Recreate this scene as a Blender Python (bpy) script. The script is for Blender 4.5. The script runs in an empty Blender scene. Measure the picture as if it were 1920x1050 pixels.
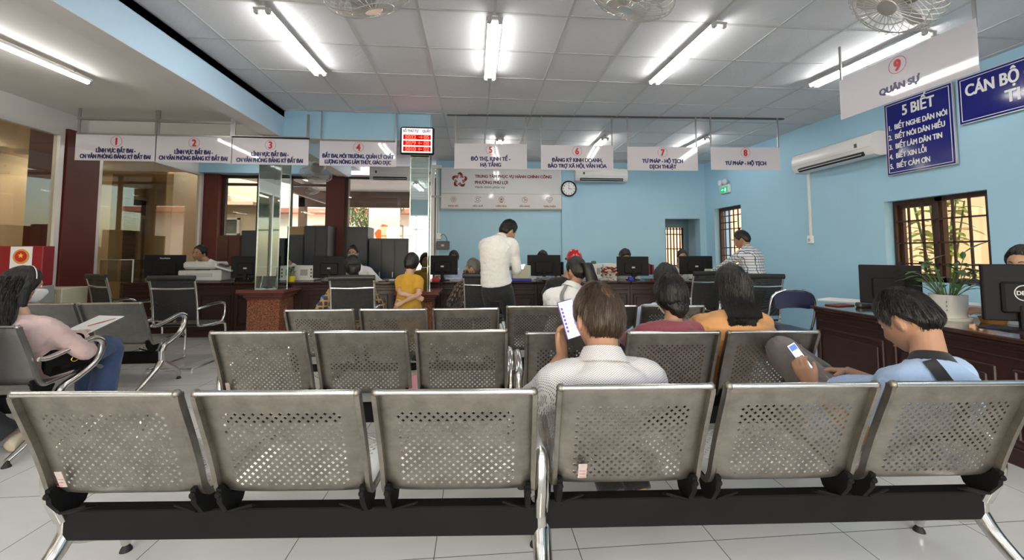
import bpy, math, random
import numpy as np
from mathutils import Matrix, Vector
PI = math.pi
R = math.radians
random.seed(7)
rng = np.random.default_rng(7)
sc = bpy.context.scene
COL = sc.collection

# ---------------------------------------------------------------- camera
FPX, VPX, HOR, PITCH = 760.0, 895.0, 475.0, R(3.4)
CXP, CYP = 960.0, HOR - FPX*math.tan(PITCH)
YAW = math.atan((CXP-VPX)/FPX*math.cos(PITCH))
CAM = np.array([0, 0, 1.24])
cd = bpy.data.cameras.new('camera')
cd.sensor_fit = 'HORIZONTAL'; cd.sensor_width = 36.0
cd.lens = 36.0*FPX/1920.0
cd.shift_y = -(525.0-CYP)/1920.0
cd.clip_start = 0.05; cd.clip_end = 200
cam = bpy.data.objects.new('camera', cd); COL.objects.link(cam)
cam.location = CAM; cam.rotation_euler = (PI/2+PITCH, 0, -YAW)
sc.camera = cam
_fw = np.array([math.sin(YAW)*math.cos(PITCH), math.cos(YAW)*math.cos(PITCH), math.sin(PITCH)])
_rt = np.array([math.cos(YAW), -math.sin(YAW), 0]); _up = np.cross(_rt, _fw)
def at(px, py, X=None, Y=None, Z=None):
    """world point seen at photo pixel (px,py) on the plane X=, Y= or Z="""
    d = _fw+_rt*(px-CXP)/FPX+_up*(CYP-py)/FPX
    if Y is not None: t = Y/d[1]
    elif X is not None: t = X/d[0]
    else: t = (Z-CAM[2])/d[2]
    return CAM+d*t

# ---------------------------------------------------------------- world, sun, exposure
vs = sc.view_settings
vs.view_transform = 'Standard'; vs.look = 'None'; vs.gamma = 1.0; vs.use_curve_mapping = False
vs.exposure = EXPOSURE = 1.36
world = bpy.data.worlds.new('sky_world'); sc.world = world; world.use_nodes = True
_n = world.node_tree.nodes; _bg = _n['Background']
_sky = _n.new('ShaderNodeTexSky'); _sky.sky_type = 'NISHITA'; _sky.sun_disc = False
_sky.sun_elevation = R(38); _sky.sun_rotation = R(200); _sky.air_density = 1.2; _sky.dust_density = 2.0
world.node_tree.links.new(_sky.outputs[0], _bg.inputs[0]); _bg.inputs[1].default_value = 0.30
sd = bpy.data.lights.new('sun', 'SUN'); sd.energy = 3.3; sd.angle = R(0.6); sd.color = (1.0, 0.86, 0.68)
sun = bpy.data.objects.new('sun', sd); COL.objects.link(sun)
sun.rotation_euler = Vector((0.30, 0.35, -0.89)).to_track_quat('-Z', 'Y').to_euler()
TUBE_W = 13.0       # radiance of the fluorescent tubes
# daylight entering through the glazed entrance behind the photographer
ad = bpy.data.lights.new('entrance_daylight', 'AREA'); ad.shape = 'RECTANGLE'; ad.size = 9.6; ad.size_y = 2.4; ad.energy = 28; ad.color = (0.96, 0.98, 1.0)
al = bpy.data.objects.new('entrance_daylight', ad); COL.objects.link(al); al.location = (-0.5, -3.62, 1.4); al.rotation_euler = (PI/2, 0, 0)

# ---------------------------------------------------------------- tagging
def tag(o, label=None, cat=None, group=None, kind=None):
    if label: o['label'] = label
    if cat: o['category'] = cat
    if group: o['group'] = group
    if kind: o['kind'] = kind
    return o
def thing(name, label, cat, loc=(0, 0, 0), rotz=0.0, group=None, kind=None):
    o = bpy.data.objects.new(name, None); COL.objects.link(o)
    o.empty_display_size = 0.1
    o.location = loc; o.rotation_euler = (0, 0, rotz)
    return tag(o, label, cat, group, kind)
def kids(o): return [c for c in COL.objects if c.parent == o]
_children = {}
def dup(root, loc=None, rotz=None, label=None, group=None):
    def cp(o, parent):
        c = o.copy(); COL.objects.link(c)
        if parent is not None: c.parent = parent
        _children.setdefault(c.name, [])
        if parent is not None: _children[parent.name].append(c)
        for ch in list(_children.get(o.name, [])): cp(ch, c)
        return c
    r = cp(root, None)
    if loc is not None: r.location = loc
    if rotz is not None: r.rotation_euler = (0, 0, rotz)
    if label: r['label'] = label
    if group: r['group'] = group
    return r

# ---------------------------------------------------------------- materials
MATS = {}
def nt(m): return m.node_tree.nodes, m.node_tree.links
def mat(name, col, rough=0.5, metal=0.0, spec=None, var=0.0, vscale=20.0, bump=0.0, bscale=80.0, emit=None, estr=0.0, coat=0.0, alpha=None, stretch=None, sheen=0.0, sss=0.0):
    if name in MATS: return MATS[name]
    m = bpy.data.materials.new(name); m.use_nodes = True; MATS[name] = m
    N, L = nt(m); p = N['Principled BSDF']
    c = (col[0], col[1], col[2], 1)
    p.inputs['Base Color'].default_value = c
    p.inputs['Roughness'].default_value = rough; p.inputs['Metallic'].default_value = metal
    if spec is not None: p.inputs['Specular IOR Level'].default_value = spec
    if coat: p.inputs['Coat Weight'].default_value = coat; p.inputs['Coat Roughness'].default_value = 0.08
    if sheen: p.inputs['Sheen Weight'].default_value = sheen
    if sss:
        p.inputs['Subsurface Weight'].default_value = sss
        p.inputs['Subsurface Radius'].default_value = (0.012, 0.005, 0.003); p.inputs['Subsurface Scale'].default_value = 1.0
    if emit: p.inputs['Emission Color'].default_value = (*emit, 1); p.inputs['Emission Strength'].default_value = estr
    tc = None
    def coords():
        t = N.new('ShaderNodeTexCoord'); mp = N.new('ShaderNodeMapping')
        L.new(t.outputs['Object'], mp.inputs[0])
        if stretch: mp.inputs['Scale'].default_value = stretch
        return mp.outputs[0]
    if var or bump: tc = coords()
    if var:
        nz = N.new('ShaderNodeTexNoise'); nz.inputs['Scale'].default_value = vscale; nz.inputs['Detail'].default_value = 5
        L.new(tc, nz.inputs['Vector'])
        mx = N.new('ShaderNodeMix'); mx.data_type = 'RGBA'
        mx.inputs[6].default_value = tuple(max(0, x*(1-var)) for x in col)+(1,)
        mx.inputs[7].default_value = tuple(min(1, x*(1+var)) for x in col)+(1,)
        L.new(nz.outputs['Fac'], mx.inputs[0]); L.new(mx.outputs[2], p.inputs['Base Color'])
    if bump:
        nb = N.new('ShaderNodeTexNoise'); nb.inputs['Scale'].default_value = bscale; nb.inputs['Detail'].default_value = 4
        L.new(tc, nb.inputs['Vector'])
        bp = N.new('ShaderNodeBump'); bp.inputs['Strength'].default_value = bump; bp.inputs['Distance'].default_value = 0.01
        L.new(nb.outputs['Fac'], bp.inputs['Height']); L.new(bp.outputs[0], p.inputs['Normal'])
    return m
def srgb(r, g, b):
    f = lambda c: (c/12.92 if c <= 0.04045 else ((c+0.055)/1.055)**2.4)
    return tuple(f(x/255.0) for x in (r, g, b))
def emis(name, col, s):
    if name in MATS: return MATS[name]
    m = bpy.data.materials.new(name); m.use_nodes = True; MATS[name] = m
    N, L = nt(m); N.clear()
    e = N.new('ShaderNodeEmission'); e.inputs[0].default_value = (*col, 1); e.inputs[1].default_value = s
    o = N.new('ShaderNodeOutputMaterial'); L.new(e.outputs[0], o.inputs[0]); return m
def glass_mat(name, tint, refl=1.0, rough=0.0, ior=1.5):
    """thin architectural glass: see-through tint plus fresnel reflection"""
    if name in MATS: return MATS[name]
    m = bpy.data.materials.new(name); m.use_nodes = True; MATS[name] = m
    N, L = nt(m); N.clear()
    t = N.new('ShaderNodeBsdfTransparent'); t.inputs[0].default_value = (*tint, 1)
    g = N.new('ShaderNodeBsdfGlossy'); g.inputs['Roughness'].default_value = rough; g.inputs[0].default_value = (refl, refl, refl, 1)
    f = N.new('ShaderNodeFresnel'); ge = N.new('ShaderNodeNewGeometry'); mr = N.new('ShaderNodeMapRange')   # same reflectance on both faces of the pane
    mr.inputs[3].default_value = ior; mr.inputs[4].default_value = 1/ior; L.new(ge.outputs['Backfacing'], mr.inputs[0]); L.new(mr.outputs[0], f.inputs[0])
    x = N.new('ShaderNodeMixShader'); o = N.new('ShaderNodeOutputMaterial')
    L.new(f.outputs[0], x.inputs[0]); L.new(t.outputs[0], x.inputs[1]); L.new(g.outputs[0], x.inputs[2]); L.new(x.outputs[0], o.inputs[0])
    return m

# ---------------------------------------------------------------- geometry
def V(*a): return np.array(a, float)
def unit(v):
    v = np.asarray(v, float); n = np.linalg.norm(v)
    return v/n if n > 1e-9 else v
def rotz(a): c, s = math.cos(a), math.sin(a); return np.array([[c, -s, 0], [s, c, 0], [0, 0, 1.0]])
def rotx(a): c, s = math.cos(a), math.sin(a); return np.array([[1.0, 0, 0], [0, c, -s], [0, s, c]])
def roty(a): c, s = math.cos(a), math.sin(a); return np.array([[c, 0, s], [0, 1.0, 0], [-s, 0, c]])
def catmull(pts, k=6):
    P = np.asarray(pts, float)
    if len(P) < 3:
        t = np.linspace(0, 1, k+1)[:, None]; return P[0]+(P[-1]-P[0])*t
    E = np.vstack([2*P[0]-P[1], P, 2*P[-1]-P[-2]]); out = []
    for i in range(1, len(E)-2):
        p0, p1, p2, p3 = E[i-1], E[i], E[i+1], E[i+2]
        for j in range(k):
            t = j/k
            out.append(0.5*((2*p1)+(-p0+p2)*t+(2*p0-5*p1+4*p2-p3)*t*t+(-p0+3*p1-3*p2+p3)*t**3))
    out.append(E[-2]); return np.array(out)
class MB:
    def __init__(s): s.v = []; s.f = []; s.n = 0
    def add(s, v, f):
        v = np.asarray(v, float)
        s.v.append(v); s.f.extend([tuple(int(i)+s.n for i in q) for q in f]); s.n += len(v); return s
    def box(s, c, size, rot=None, b=0.0):
        h = np.asarray(size, float)/2; c = np.asarray(c, float)
        if b <= 0 or b >= h.min():
            if b >= h.min(): b = h.min()*0.6
        if b <= 0:
            v = np.array([[x, y, z] for x in (-1, 1) for y in (-1, 1) for z in (-1, 1)])*h
            f = [(0, 1, 3, 2), (4, 6, 7, 5), (0, 4, 5, 1), (2, 3, 7, 6), (0, 2, 6, 4), (1, 5, 7, 3)]
        else:
            v = []; idx = {}
            for x in (-1, 1):
                for y in (-1, 1):
                    for z in (-1, 1):
                        for a in range(3):
                            q = [x*(h[0]-b), y*(h[1]-b), z*(h[2]-b)]; q[a] = (x, y, z)[a]*h[a]
                            idx[(x, y, z, a)] = len(v); v.append(q)
            v = np.array(v); f = []
            for a in range(3):
                o = [k for k in range(3) if k != a]
                for sg in (-1, 1):
                    q = []
                    for p_, r_ in ((-1, -1), (1, -1), (1, 1), (-1, 1)):
                        k = [0, 0, 0]; k[a] = sg; k[o[0]] = p_; k[o[1]] = r_; q.append(idx[(*k, a)])
                    f.append(q if (sg > 0) == (a != 1) else q[::-1])
            for a in range(3):
                o = [k for k in range(3) if k != a]
                for p_ in (-1, 1):
                    for r_ in (-1, 1):
                        k1 = [0, 0, 0]; k1[o[0]] = p_; k1[o[1]] = r_; k2 = list(k1); k1[a] = -1; k2[a] = 1
                        f.append((idx[(*k1, o[0])], idx[(*k2, o[0])], idx[(*k2, o[1])], idx[(*k1, o[1])]))
            for x in (-1, 1):
                for y in (-1, 1):
                    for z in (-1, 1): f.append(tuple(idx[(x, y, z, a)] for a in range(3)))
        if rot is not None: v = v @ np.asarray(rot).T
        return s.add(v+c, f)
    def bx(s, x0, x1, y0, y1, z0, z1, b=0.0): return s.box(((x0+x1)/2, (y0+y1)/2, (z0+z1)/2), (abs(x1-x0), abs(y1-y0), abs(z1-z0)), None, b)
    def loft(s, rings, cap=True, closed=True):
        Rg = np.asarray(rings, float); m, n = Rg.shape[:2]; f = []
        for i in range(m-1):
            for j in range(n if closed else n-1):
                k = (j+1) % n; f.append((i*n+j, i*n+k, (i+1)*n+k, (i+1)*n+j))
        if cap and closed: f.append(tuple(range(n))[::-1]); f.append(tuple((m-1)*n+j for j in range(n)))
        return s.add(Rg.reshape(-1, 3), f)
    def tube(s, path, rad, n=10, smooth=0, flat=None, cap=True, closed=False):
        P = np.asarray(path, float)
        rr = np.full(len(P), rad, float) if np.isscalar(rad) else np.asarray(rad, float)
        if smooth:
            q = catmull(np.column_stack([P, rr]), smooth); P, rr = q[:, :3], np.maximum(q[:, 3], 1e-5)
        m = len(P); T = np.gradient(P, axis=0)
        if closed: T = np.roll(P, -1, 0)-np.roll(P, 1, 0)
        T = T/np.maximum(np.linalg.norm(T, axis=1), 1e-9)[:, None]
        u = np.cross(T[0], [0, 0, 1.0]);
        if np.linalg.norm(u) < 1e-3: u = np.cross(T[0], [1.0, 0, 0])
        u = unit(u); a = np.linspace(0, 2*PI, n, endpoint=False); rings = []
        fx, fy = (1, 1) if flat is None else flat
        for i in range(m):
            u = unit(u-T[i]*(u@T[i])); w = np.cross(T[i], u)
            rings.append(P[i]+rr[i]*(np.cos(a)[:, None]*u*fx+np.sin(a)[:, None]*w*fy))
        if closed:
            rings.append(rings[0]); return s.loft(rings, cap=False)
        return s.loft(rings, cap)
    def cyl(s, p0, p1, r0, r1=None, n=16): return s.tube([p0, p1], [r0, r0 if r1 is None else r1], n)
    def lathe(s, prof, c=(0, 0, 0), n=32, rot=None, cap=True):
        a = np.linspace(0, 2*PI, n, endpoint=False)
        rg = np.array([np.column_stack([r*np.cos(a), r*np.sin(a), np.full(n, z)]) for r, z in prof])
        if rot is not None: rg = rg @ np.asarray(rot).T
        return s.loft(rg+np.asarray(c, float), cap)
    def sphere(s, c, r, n=16, rot=None):
        r = np.array([r]*3 if np.isscalar(r) else r, float); m = max(6, n//2)
        t = np.linspace(0.02, PI-0.02, m+1); a = np.linspace(0, 2*PI, n, endpoint=False)
        rg = np.array([np.column_stack([np.sin(q)*np.cos(a), np.sin(q)*np.sin(a), np.full(n, math.cos(q))]) for q in t])*r
        if rot is not None: rg = rg @ np.asarray(rot).T
        return s.loft(rg+np.asarray(c, float))
    def prism(s, poly, o, u, w, d):
        """extrude 2D polygon (in axes u,w at origin o) along d"""
        P = np.asarray(poly, float); o, u, w, d = (np.asarray(q, float) for q in (o, u, w, d)); n = len(P)
        b = o+P[:, :1]*u+P[:, 1:2]*w; v = np.vstack([b, b+d])
        f = [tuple(range(n))[::-1], tuple(range(n, 2*n))]+[(i, (i+1) % n, n+(i+1) % n, n+i) for i in range(n)]
        return s.add(v, f)
    def verts(s): return np.vstack(s.v) if s.v else np.zeros((0, 3))
    def xform(s, M=None, t=None):
        v = s.verts()
        if M is not None: v = v @ np.asarray(M).T
        if t is not None: v = v+np.asarray(t)
        s.v = [v]; return s
    def mesh(s, name, m=None, smooth=None):
        me = bpy.data.meshes.new(name); me.from_pydata(s.verts().tolist(), [], s.f)
        if m: me.materials.append(m)
        if smooth is not None:
            me.polygons.foreach_set('use_smooth', [True]*len(me.polygons))
            if smooth < 180: me.set_sharp_from_angle(angle=R(smooth))
        me.update(); return me
    def build(s, name, m, parent=None, smooth=35, loc=None, rot=None, tags=None):
        return link(name, s.mesh(name, m, smooth), parent, loc, rot, tags)
def link(name, me, parent=None, loc=None, rot=None, tags=None):
    o = bpy.data.objects.new(name, me); COL.objects.link(o)
    if parent is not None: o.parent = parent; _children.setdefault(parent.name, []).append(o)
    if loc is not None: o.location = loc
    if rot is not None: o.rotation_euler = rot
    if tags: tag(o, *tags)
    return o
def struct(name, mb, m, parent=None, label=None, smooth=35):
    o = mb.build(name, m, parent, smooth)
    if parent is None: o['kind'] = 'structure'; o['category'] = name.split('_')[0]
    if label: o['label'] = label
    return o
def evalmods(mb, mods, m=None, smooth=True):
    """apply modifiers to a mesh builder's mesh and return (verts, mesh)"""
    me = mb.mesh('tmp', m, 180); o = bpy.data.objects.new('tmp', me); COL.objects.link(o)
    for typ, kw in mods:
        md = o.modifiers.new(typ, typ)
        for k, v in kw.items(): setattr(md, k, v)
    dg = bpy.context.evaluated_depsgraph_get()
    out = bpy.data.meshes.new_from_object(o.evaluated_get(dg), depsgraph=dg)
    bpy.data.objects.remove(o); bpy.data.meshes.remove(me)
    out.polygons.foreach_set('use_smooth', [smooth]*len(out.polygons))
    if m and not out.materials: out.materials.append(m)
    return out
def getv(me):
    a = np.empty(len(me.vertices)*3); me.vertices.foreach_get('co', a); return a.reshape(-1, 3)
def setv(me, v): me.vertices.foreach_set('co', np.asarray(v, float).ravel()); me.update()
def getn(me):
    a = np.empty(len(me.vertices)*3); me.vertices.foreach_get('normal', a); return a.reshape(-1, 3)
def wob(p, scale, seed=0, octs=3):
    """cheap smooth pseudo noise in -1..1 at points p"""
    r = np.random.default_rng(seed); out = np.zeros(len(p)); amp = 1.0; tot = 0
    for o in range(octs):
        for k in range(4):
            d = r.normal(size=3); d /= np.linalg.norm(d)
            out += amp*np.sin(p@d*(2*PI/scale)*(1.0+0.4*r.random())+r.random()*6.28)/2.2
        tot += amp; amp *= 0.5; scale *= 0.5
    return out/tot
def _glyphs(body, size, align, shear=0.0):
    cu = bpy.data.curves.new('t', 'FONT'); cu.body = body; cu.size = size; cu.align_x = align; cu.shear = shear
    o = bpy.data.objects.new('t', cu); COL.objects.link(o)
    dg = bpy.context.evaluated_depsgraph_get(); me = bpy.data.meshes.new_from_object(o.evaluated_get(dg), depsgraph=dg)
    bpy.data.objects.remove(o); bpy.data.curves.remove(cu)
    v = getv(me); fs = [tuple(p.vertices) for p in me.polygons]; bpy.data.meshes.remove(me); return v, fs
HORN = {'Ơ': 'O', 'Ờ': 'Ò', 'Ớ': 'Ó', 'Ợ': 'Ọ', 'Ở': 'Ỏ', 'ơ': 'o', 'ờ': 'ò', 'ợ': 'ọ'}
def text(body, size, m, parent, loc, rot=(PI/2, 0, 0), bold=0.0, sx=1.0, align='CENTER', name='lettering', shear=0.0, width=None):
    """flat lettering; the horn of the letters built on O is drawn as a small hook"""
    plain = ''.join(HORN.get(c, c) for c in body); v, fs = _glyphs(plain, size, align, shear)
    if len(v) == 0: return None
    parts = [(v, fs)]; x0 = v[:, 0].min()
    for i, c in enumerate(body):
        if c in HORN:
            w, _ = _glyphs(plain[:i+1], size, 'LEFT'); h = size*(.70 if c.isupper() else .48); x = x0+w[:, 0].max()-w[:, 0].min()
            P = np.array([(-.11, -.06), (-.02, -.02), (.02, .06), (.10, .06), (.075, -.04), (-.02, -.13)])*size+[x-.035*size, h]
            parts.append((np.column_stack([P, np.zeros(6)]), [tuple(range(6))]))
    v = np.vstack([p[0] for p in parts]); n = 0; fs = []
    for p, f in parts: fs += [tuple(k+n for k in q) for q in f]; n += len(p)
    v = v.copy(); v[:, 1] -= .35*size; v[:, 0] *= sx
    if width: v[:, 0] *= width/(v[:, 0].max()-v[:, 0].min())
    mb = MB(); offs = [(0, 0)]
    if bold: offs += [(bold, 0), (-bold, 0), (0, bold*.7), (0, -bold*.7), (bold*.7, bold*.5), (-bold*.7, -bold*.5), (bold*.7, -bold*.5), (-bold*.7, bold*.5)]
    for i, (a, b) in enumerate(offs): mb.add(v+[a, b, 0.00004*i], fs)
    return mb.build(name, m, parent, None, loc, rot)
# ================================================================ materials of the room
CEIL_Z, SLAB_Z, BEAM_Z = 3.16, 3.07, 2.79
LX = -5.35
def wx(y): return 4.84+0.0364*(8.25-y)          # right wall (slightly out of square)
def by(x): return 8.375-0.033*x                 # back wall
M_blue = mat('blue_paint', (0.365, 0.60, 0.755), 0.55, var=0.05, vscale=1.6, bump=0.05, bscale=60)
M_white_plaster = mat('white_plaster', (0.74, 0.72, 0.68), 0.7, var=0.10, vscale=1.5, bump=0.08, bscale=18)
M_maroon = mat('maroon_paint', (0.105, 0.017, 0.012), 0.5, var=0.12, vscale=3)
M_beige = mat('beige_render', (0.62, 0.50, 0.34), 0.8, var=0.08, vscale=2)
M_peach = mat('peach_render', (0.80, 0.50, 0.29), 0.8, var=0.06, vscale=2)
M_alu = mat('painted_aluminium', (0.72, 0.71, 0.70), 0.35, 0.3)
M_dkframe = mat('dark_bronze_frame', (0.045, 0.03, 0.022), 0.4)
M_grille = mat('brown_iron_grille', (0.05, 0.022, 0.014), 0.45)
M_glass = glass_mat('window_glass', (0.90, 0.92, 0.89), 1.0)
M_dglass = glass_mat('tinted_glass', (0.80, 0.77, 0.68), 1.0)
def floor_mat():
    m = mat('grey_floor_tiles', (0.45, 0.45, 0.43), 0.2); N, L = nt(m); p = N['Principled BSDF']
    tc = N.new('ShaderNodeTexCoord'); mp = N.new('ShaderNodeMapping'); L.new(tc.outputs['Object'], mp.inputs[0])
    mp.inputs['Location'].default_value = (0.17, 0.05, 0)
    br = N.new('ShaderNodeTexBrick'); br.offset = 0; br.squash = 1
    for k, v in (('Scale', 1.0), ('Brick Width', 0.6), ('Row Height', 0.6), ('Mortar Size', 0.0018), ('Mortar Smooth', 0.1), ('Bias', 0.0)): br.inputs[k].default_value = v
    br.inputs['Color1'].default_value = (0.71, 0.70, 0.675, 1); br.inputs['Color2'].default_value = (0.68, 0.67, 0.65, 1); br.inputs['Mortar'].default_value = (0.10, 0.095, 0.09, 1)
    L.new(mp.outputs[0], br.inputs['Vector'])
    nz = N.new('ShaderNodeTexNoise'); nz.inputs['Scale'].default_value = 3.5; nz.inputs['Detail'].default_value = 8; nz.inputs['Distortion'].default_value = 0.6
    mp2 = N.new('ShaderNodeMapping'); mp2.inputs['Scale'].default_value = (1.0, 3.0, 1.0); L.new(tc.outputs['Object'], mp2.inputs[0]); L.new(mp2.outputs[0], nz.inputs['Vector'])
    mx = N.new('ShaderNodeMix'); mx.data_type = 'RGBA'; mx.blend_type = 'MULTIPLY'; mx.inputs[0].default_value = 0.35
    L.new(br.outputs['Color'], mx.inputs[6])
    cr = N.new('ShaderNodeValToRGB'); cr.color_ramp.elements[0].color = (0.65, 0.65, 0.64, 1); cr.color_ramp.elements[1].color = (1, 1, 1, 1)
    L.new(nz.outputs['Fac'], cr.inputs[0]); L.new(cr.outputs[0], mx.inputs[7]); L.new(mx.outputs[2], p.inputs['Base Color'])
    rr = N.new('ShaderNodeMapRange'); rr.inputs[3].default_value = 0.16; rr.inputs[4].default_value = 0.30
    L.new(nz.outputs['Fac'], rr.inputs[0]); L.new(rr.outputs[0], p.inputs['Roughness'])
    bp = N.new('ShaderNodeBump'); bp.inputs['Strength'].default_value = 0.25; bp.inputs['Distance'].default_value = 0.002; bp.invert = True
    L.new(br.outputs['Fac'], bp.inputs['Height']); L.new(bp.outputs[0], p.inputs['Normal'])
    return m
def tile_mat():
    """embossed mineral ceiling tiles: diagonal ribs that change direction tile by tile, fine flecks"""
    m = mat('embossed_ceiling_tiles', (0.62, 0.62, 0.62), 0.6); N, L = nt(m); p = N['Principled BSDF']
    tc = N.new('ShaderNodeTexCoord'); sp = N.new('ShaderNodeSeparateXYZ'); L.new(tc.outputs['Object'], sp.inputs[0])
    def mth(op, a, b=None):
        q = N.new('ShaderNodeMath'); q.operation = op
        for i, x in enumerate((a, b)):
            if x is None: continue
            if isinstance(x, (int, float)): q.inputs[i].default_value = x
            else: L.new(x, q.inputs[i])
        return q.outputs[0]
    u = mth('DIVIDE', mth('SUBTRACT', sp.outputs[0], 0.13), 0.602); v = mth('DIVIDE', mth('SUBTRACT', sp.outputs[1], 0.12), 0.602)
    par = mth('MODULO', mth('ADD', mth('FLOOR', u), 200.0), 2.0)
    sg = mth('SUBTRACT', mth('MULTIPLY', par, 2.0), 1.0)
    d = mth('ADD', mth('MULTIPLY', u, sg), v)
    rib = mth('ABSOLUTE', mth('SUBTRACT', mth('FRACT', mth('MULTIPLY', d, 5.0)), 0.5))
    ribs = mth('GREATER_THAN', rib, 0.36)
    nz = N.new('ShaderNodeTexNoise'); nz.inputs['Scale'].default_value = 55; nz.inputs['Detail'].default_value = 3; L.new(tc.outputs['Object'], nz.inputs['Vector'])
    fl = mth('GREATER_THAN', nz.outputs['Fac'], 0.60)
    h = mth('ADD', mth('MULTIPLY', ribs, 0.9), mth('MULTIPLY', fl, 0.6))
    bp = N.new('ShaderNodeBump'); bp.inputs['Strength'].default_value = 0.9; bp.inputs['Distance'].default_value = 0.010
    L.new(h, bp.inputs['Height']); L.new(bp.outputs[0], p.inputs['Normal'])
    n2 = N.new('ShaderNodeTexNoise'); n2.inputs['Scale'].default_value = 0.9; n2.inputs['Detail'].default_value = 5; L.new(tc.outputs['Object'], n2.inputs['Vector'])
    cr = N.new('ShaderNodeValToRGB'); cr.color_ramp.elements[0].color = (0.62, 0.62, 0.63, 1); cr.color_ramp.elements[1].color = (0.75, 0.75, 0.76, 1)
    L.new(n2.outputs['Fac'], cr.inputs[0]); L.new(cr.outputs[0], p.inputs['Base Color'])
    return m
def granite_mat():
    m = mat('speckled_red_granite', (0.3, 0.13, 0.07), 0.18); N, L = nt(m); p = N['Principled BSDF']
    tc = N.new('ShaderNodeTexCoord'); vo = N.new('ShaderNodeTexVoronoi'); vo.inputs['Scale'].default_value = 95
    L.new(tc.outputs['Object'], vo.inputs['Vector']); cr = N.new('ShaderNodeValToRGB')
    e = cr.color_ramp.elements; e[0].color = (0.05, 0.02, 0.012, 1); e[1].color = (0.40, 0.17, 0.09, 1); e.new(0.5).color = (0.27, 0.095, 0.05, 1)
    L.new(vo.outputs['Color'], cr.inputs[0]); L.new(cr.outputs[0], p.inputs['Base Color']); return m
M_floor, M_tile, M_granite = floor_mat(), tile_mat(), granite_mat()
M_tbar = mat('ceiling_tee_bar', (0.55, 0.55, 0.54), 0.4, 0.2)
M_slab = mat('left_slab_plaster', (0.78, 0.755, 0.715), 0.8, var=0.12, vscale=1.3, bump=0.12, bscale=9)
M_beam = mat('pale_blue_beam_paint', (0.50, 0.68, 0.82), 0.5, var=0.03, vscale=2)

# ================================================================ floor, ceiling, beams
struct('floor', MB().bx(LX-3.2, 5.9, -3.6, 12.5, -0.15, 0.0), M_floor, smooth=None)
cl = struct('ceiling', MB().bx(-2.62, 5.6, -3.6, 9.2, CEIL_Z, CEIL_Z+0.25), M_tile, smooth=None)
g = MB()
k0 = int((-2.62-0.13)/0.602)-1
for k in range(-5, 9):
    x = 0.13+0.602*k
    if -2.6 < x < 5.0: g.bx(x-0.011, x+0.011, -3.5, 8.6, CEIL_Z-0.006, CEIL_Z+0.01)
for k in range(-6, 15):
    y = 0.12+0.602*k
    if -3.5 < y < 8.5: g.bx(-2.6, 5.2, y-0.011, y+0.011, CEIL_Z-0.0056, CEIL_Z+0.01)
struct('ceiling_grid', g, M_tbar, cl, smooth=None)
g = MB()
for y0, y1 in ((-3.5, 8.3),): g.bx(-2.6, -2.588, y0, y1, CEIL_Z-0.012, CEIL_Z+0.005)
struct('edge_angle', g, mat('grey_edge_angle', (0.20, 0.21, 0.22), 0.5), cl, smooth=None)
struct('ceiling_slab', MB().bx(LX-0.3, -2.6, -3.6, 9.2, SLAB_Z, SLAB_Z+0.34), M_slab, smooth=None)['category'] = 'ceiling'
def beam(n, x0, x1, y0, y1, z0, z1, m, lab, sof=None):
    o = struct('trim_%d' % n, MB().bx(x0, x1, y0, y1, z0, z1), m, smooth=None); o['label'] = lab; o['category'] = 'beam'
    if sof: struct('soffit', MB().bx(x0+.002, x1-.002, y0+.002, y1-.002, z0-0.004, z0+.002), sof, o, smooth=None)
    return o
beam(1, -2.82, -2.60, -3.6, 8.45, BEAM_Z, SLAB_Z+0.2, M_beam, 'long pale blue ceiling beam running down the room', M_slab)
beam(2, -2.60, -0.66, 5.60, 5.84, BEAM_Z, CEIL_Z+0.02, M_blue, 'blue cross beam above the two mirrored pillars', M_slab)
beam(3, LX, -2.82, 5.98, 6.18, 2.76, SLAB_Z+.02, M_white_plaster, 'white plaster cross beam behind the first hanging signs')
beam(4, LX, -2.62, by(LX)-0.35, by(LX)+0.05, 2.80, SLAB_Z+.02, M_blue, 'blue band above the back windows of the left bay')

# ================================================================ walls
def quadwall(mb, p0, p1, z0, z1, t, n):
    """wall slab between plan points p0,p1, thickness t towards plan normal n"""
    p0, p1, n = V(*p0, 0), V(*p1, 0), V(*n, 0)
    v = [p+n*a*t+V(0, 0, z) for z in (z0, z1) for p, a in ((p0, 0), (p1, 0), (p1, 1), (p0, 1))]
    mb.add(v, [(0, 3, 2, 1), (4, 5, 6, 7), (0, 1, 5, 4), (1, 2, 6, 5), (2, 3, 7, 6), (3, 0, 4, 7)]); return mb
# right wall with a barred window and a barred doorway
w1y0, w1y1, w1z0, w1z1 = 3.56, 4.55, 0.92, 1.87
w2y0, w2y1, w2z1 = 7.12, 7.92, 2.15
mb = MB()
for ya, yb, za, zb in ((-3.6, w1y0, 0, 3.3), (w1y0, w1y1, 0, w1z0), (w1y0, w1y1, w1z1, 3.3), (w1y1, w2y0, 0, 3.3), (w2y0, w2y1, w2z1, 3.3), (w2y1, 8.9, 0, 3.3)):
    quadwall(mb, (wx(ya), ya), (wx(yb), yb), za, zb, 0.2, (1, 0.03))
struct('wall_right', mb, M_blue, smooth=None)
struct('baseboard_right', quadwall(quadwall(MB(), (wx(-3.6)-.012, -3.6), (wx(w2y0)-.012, w2y0), 0, 0.11, 0.02, (1, 0)), (wx(w2y1)-.012, w2y1), (wx(8.2)-.012, 8.2), 0, .11, .02, (1, 0)), mat('grey_skirting', (0.25, 0.27, 0.28), 0.3), smooth=None)
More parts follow.
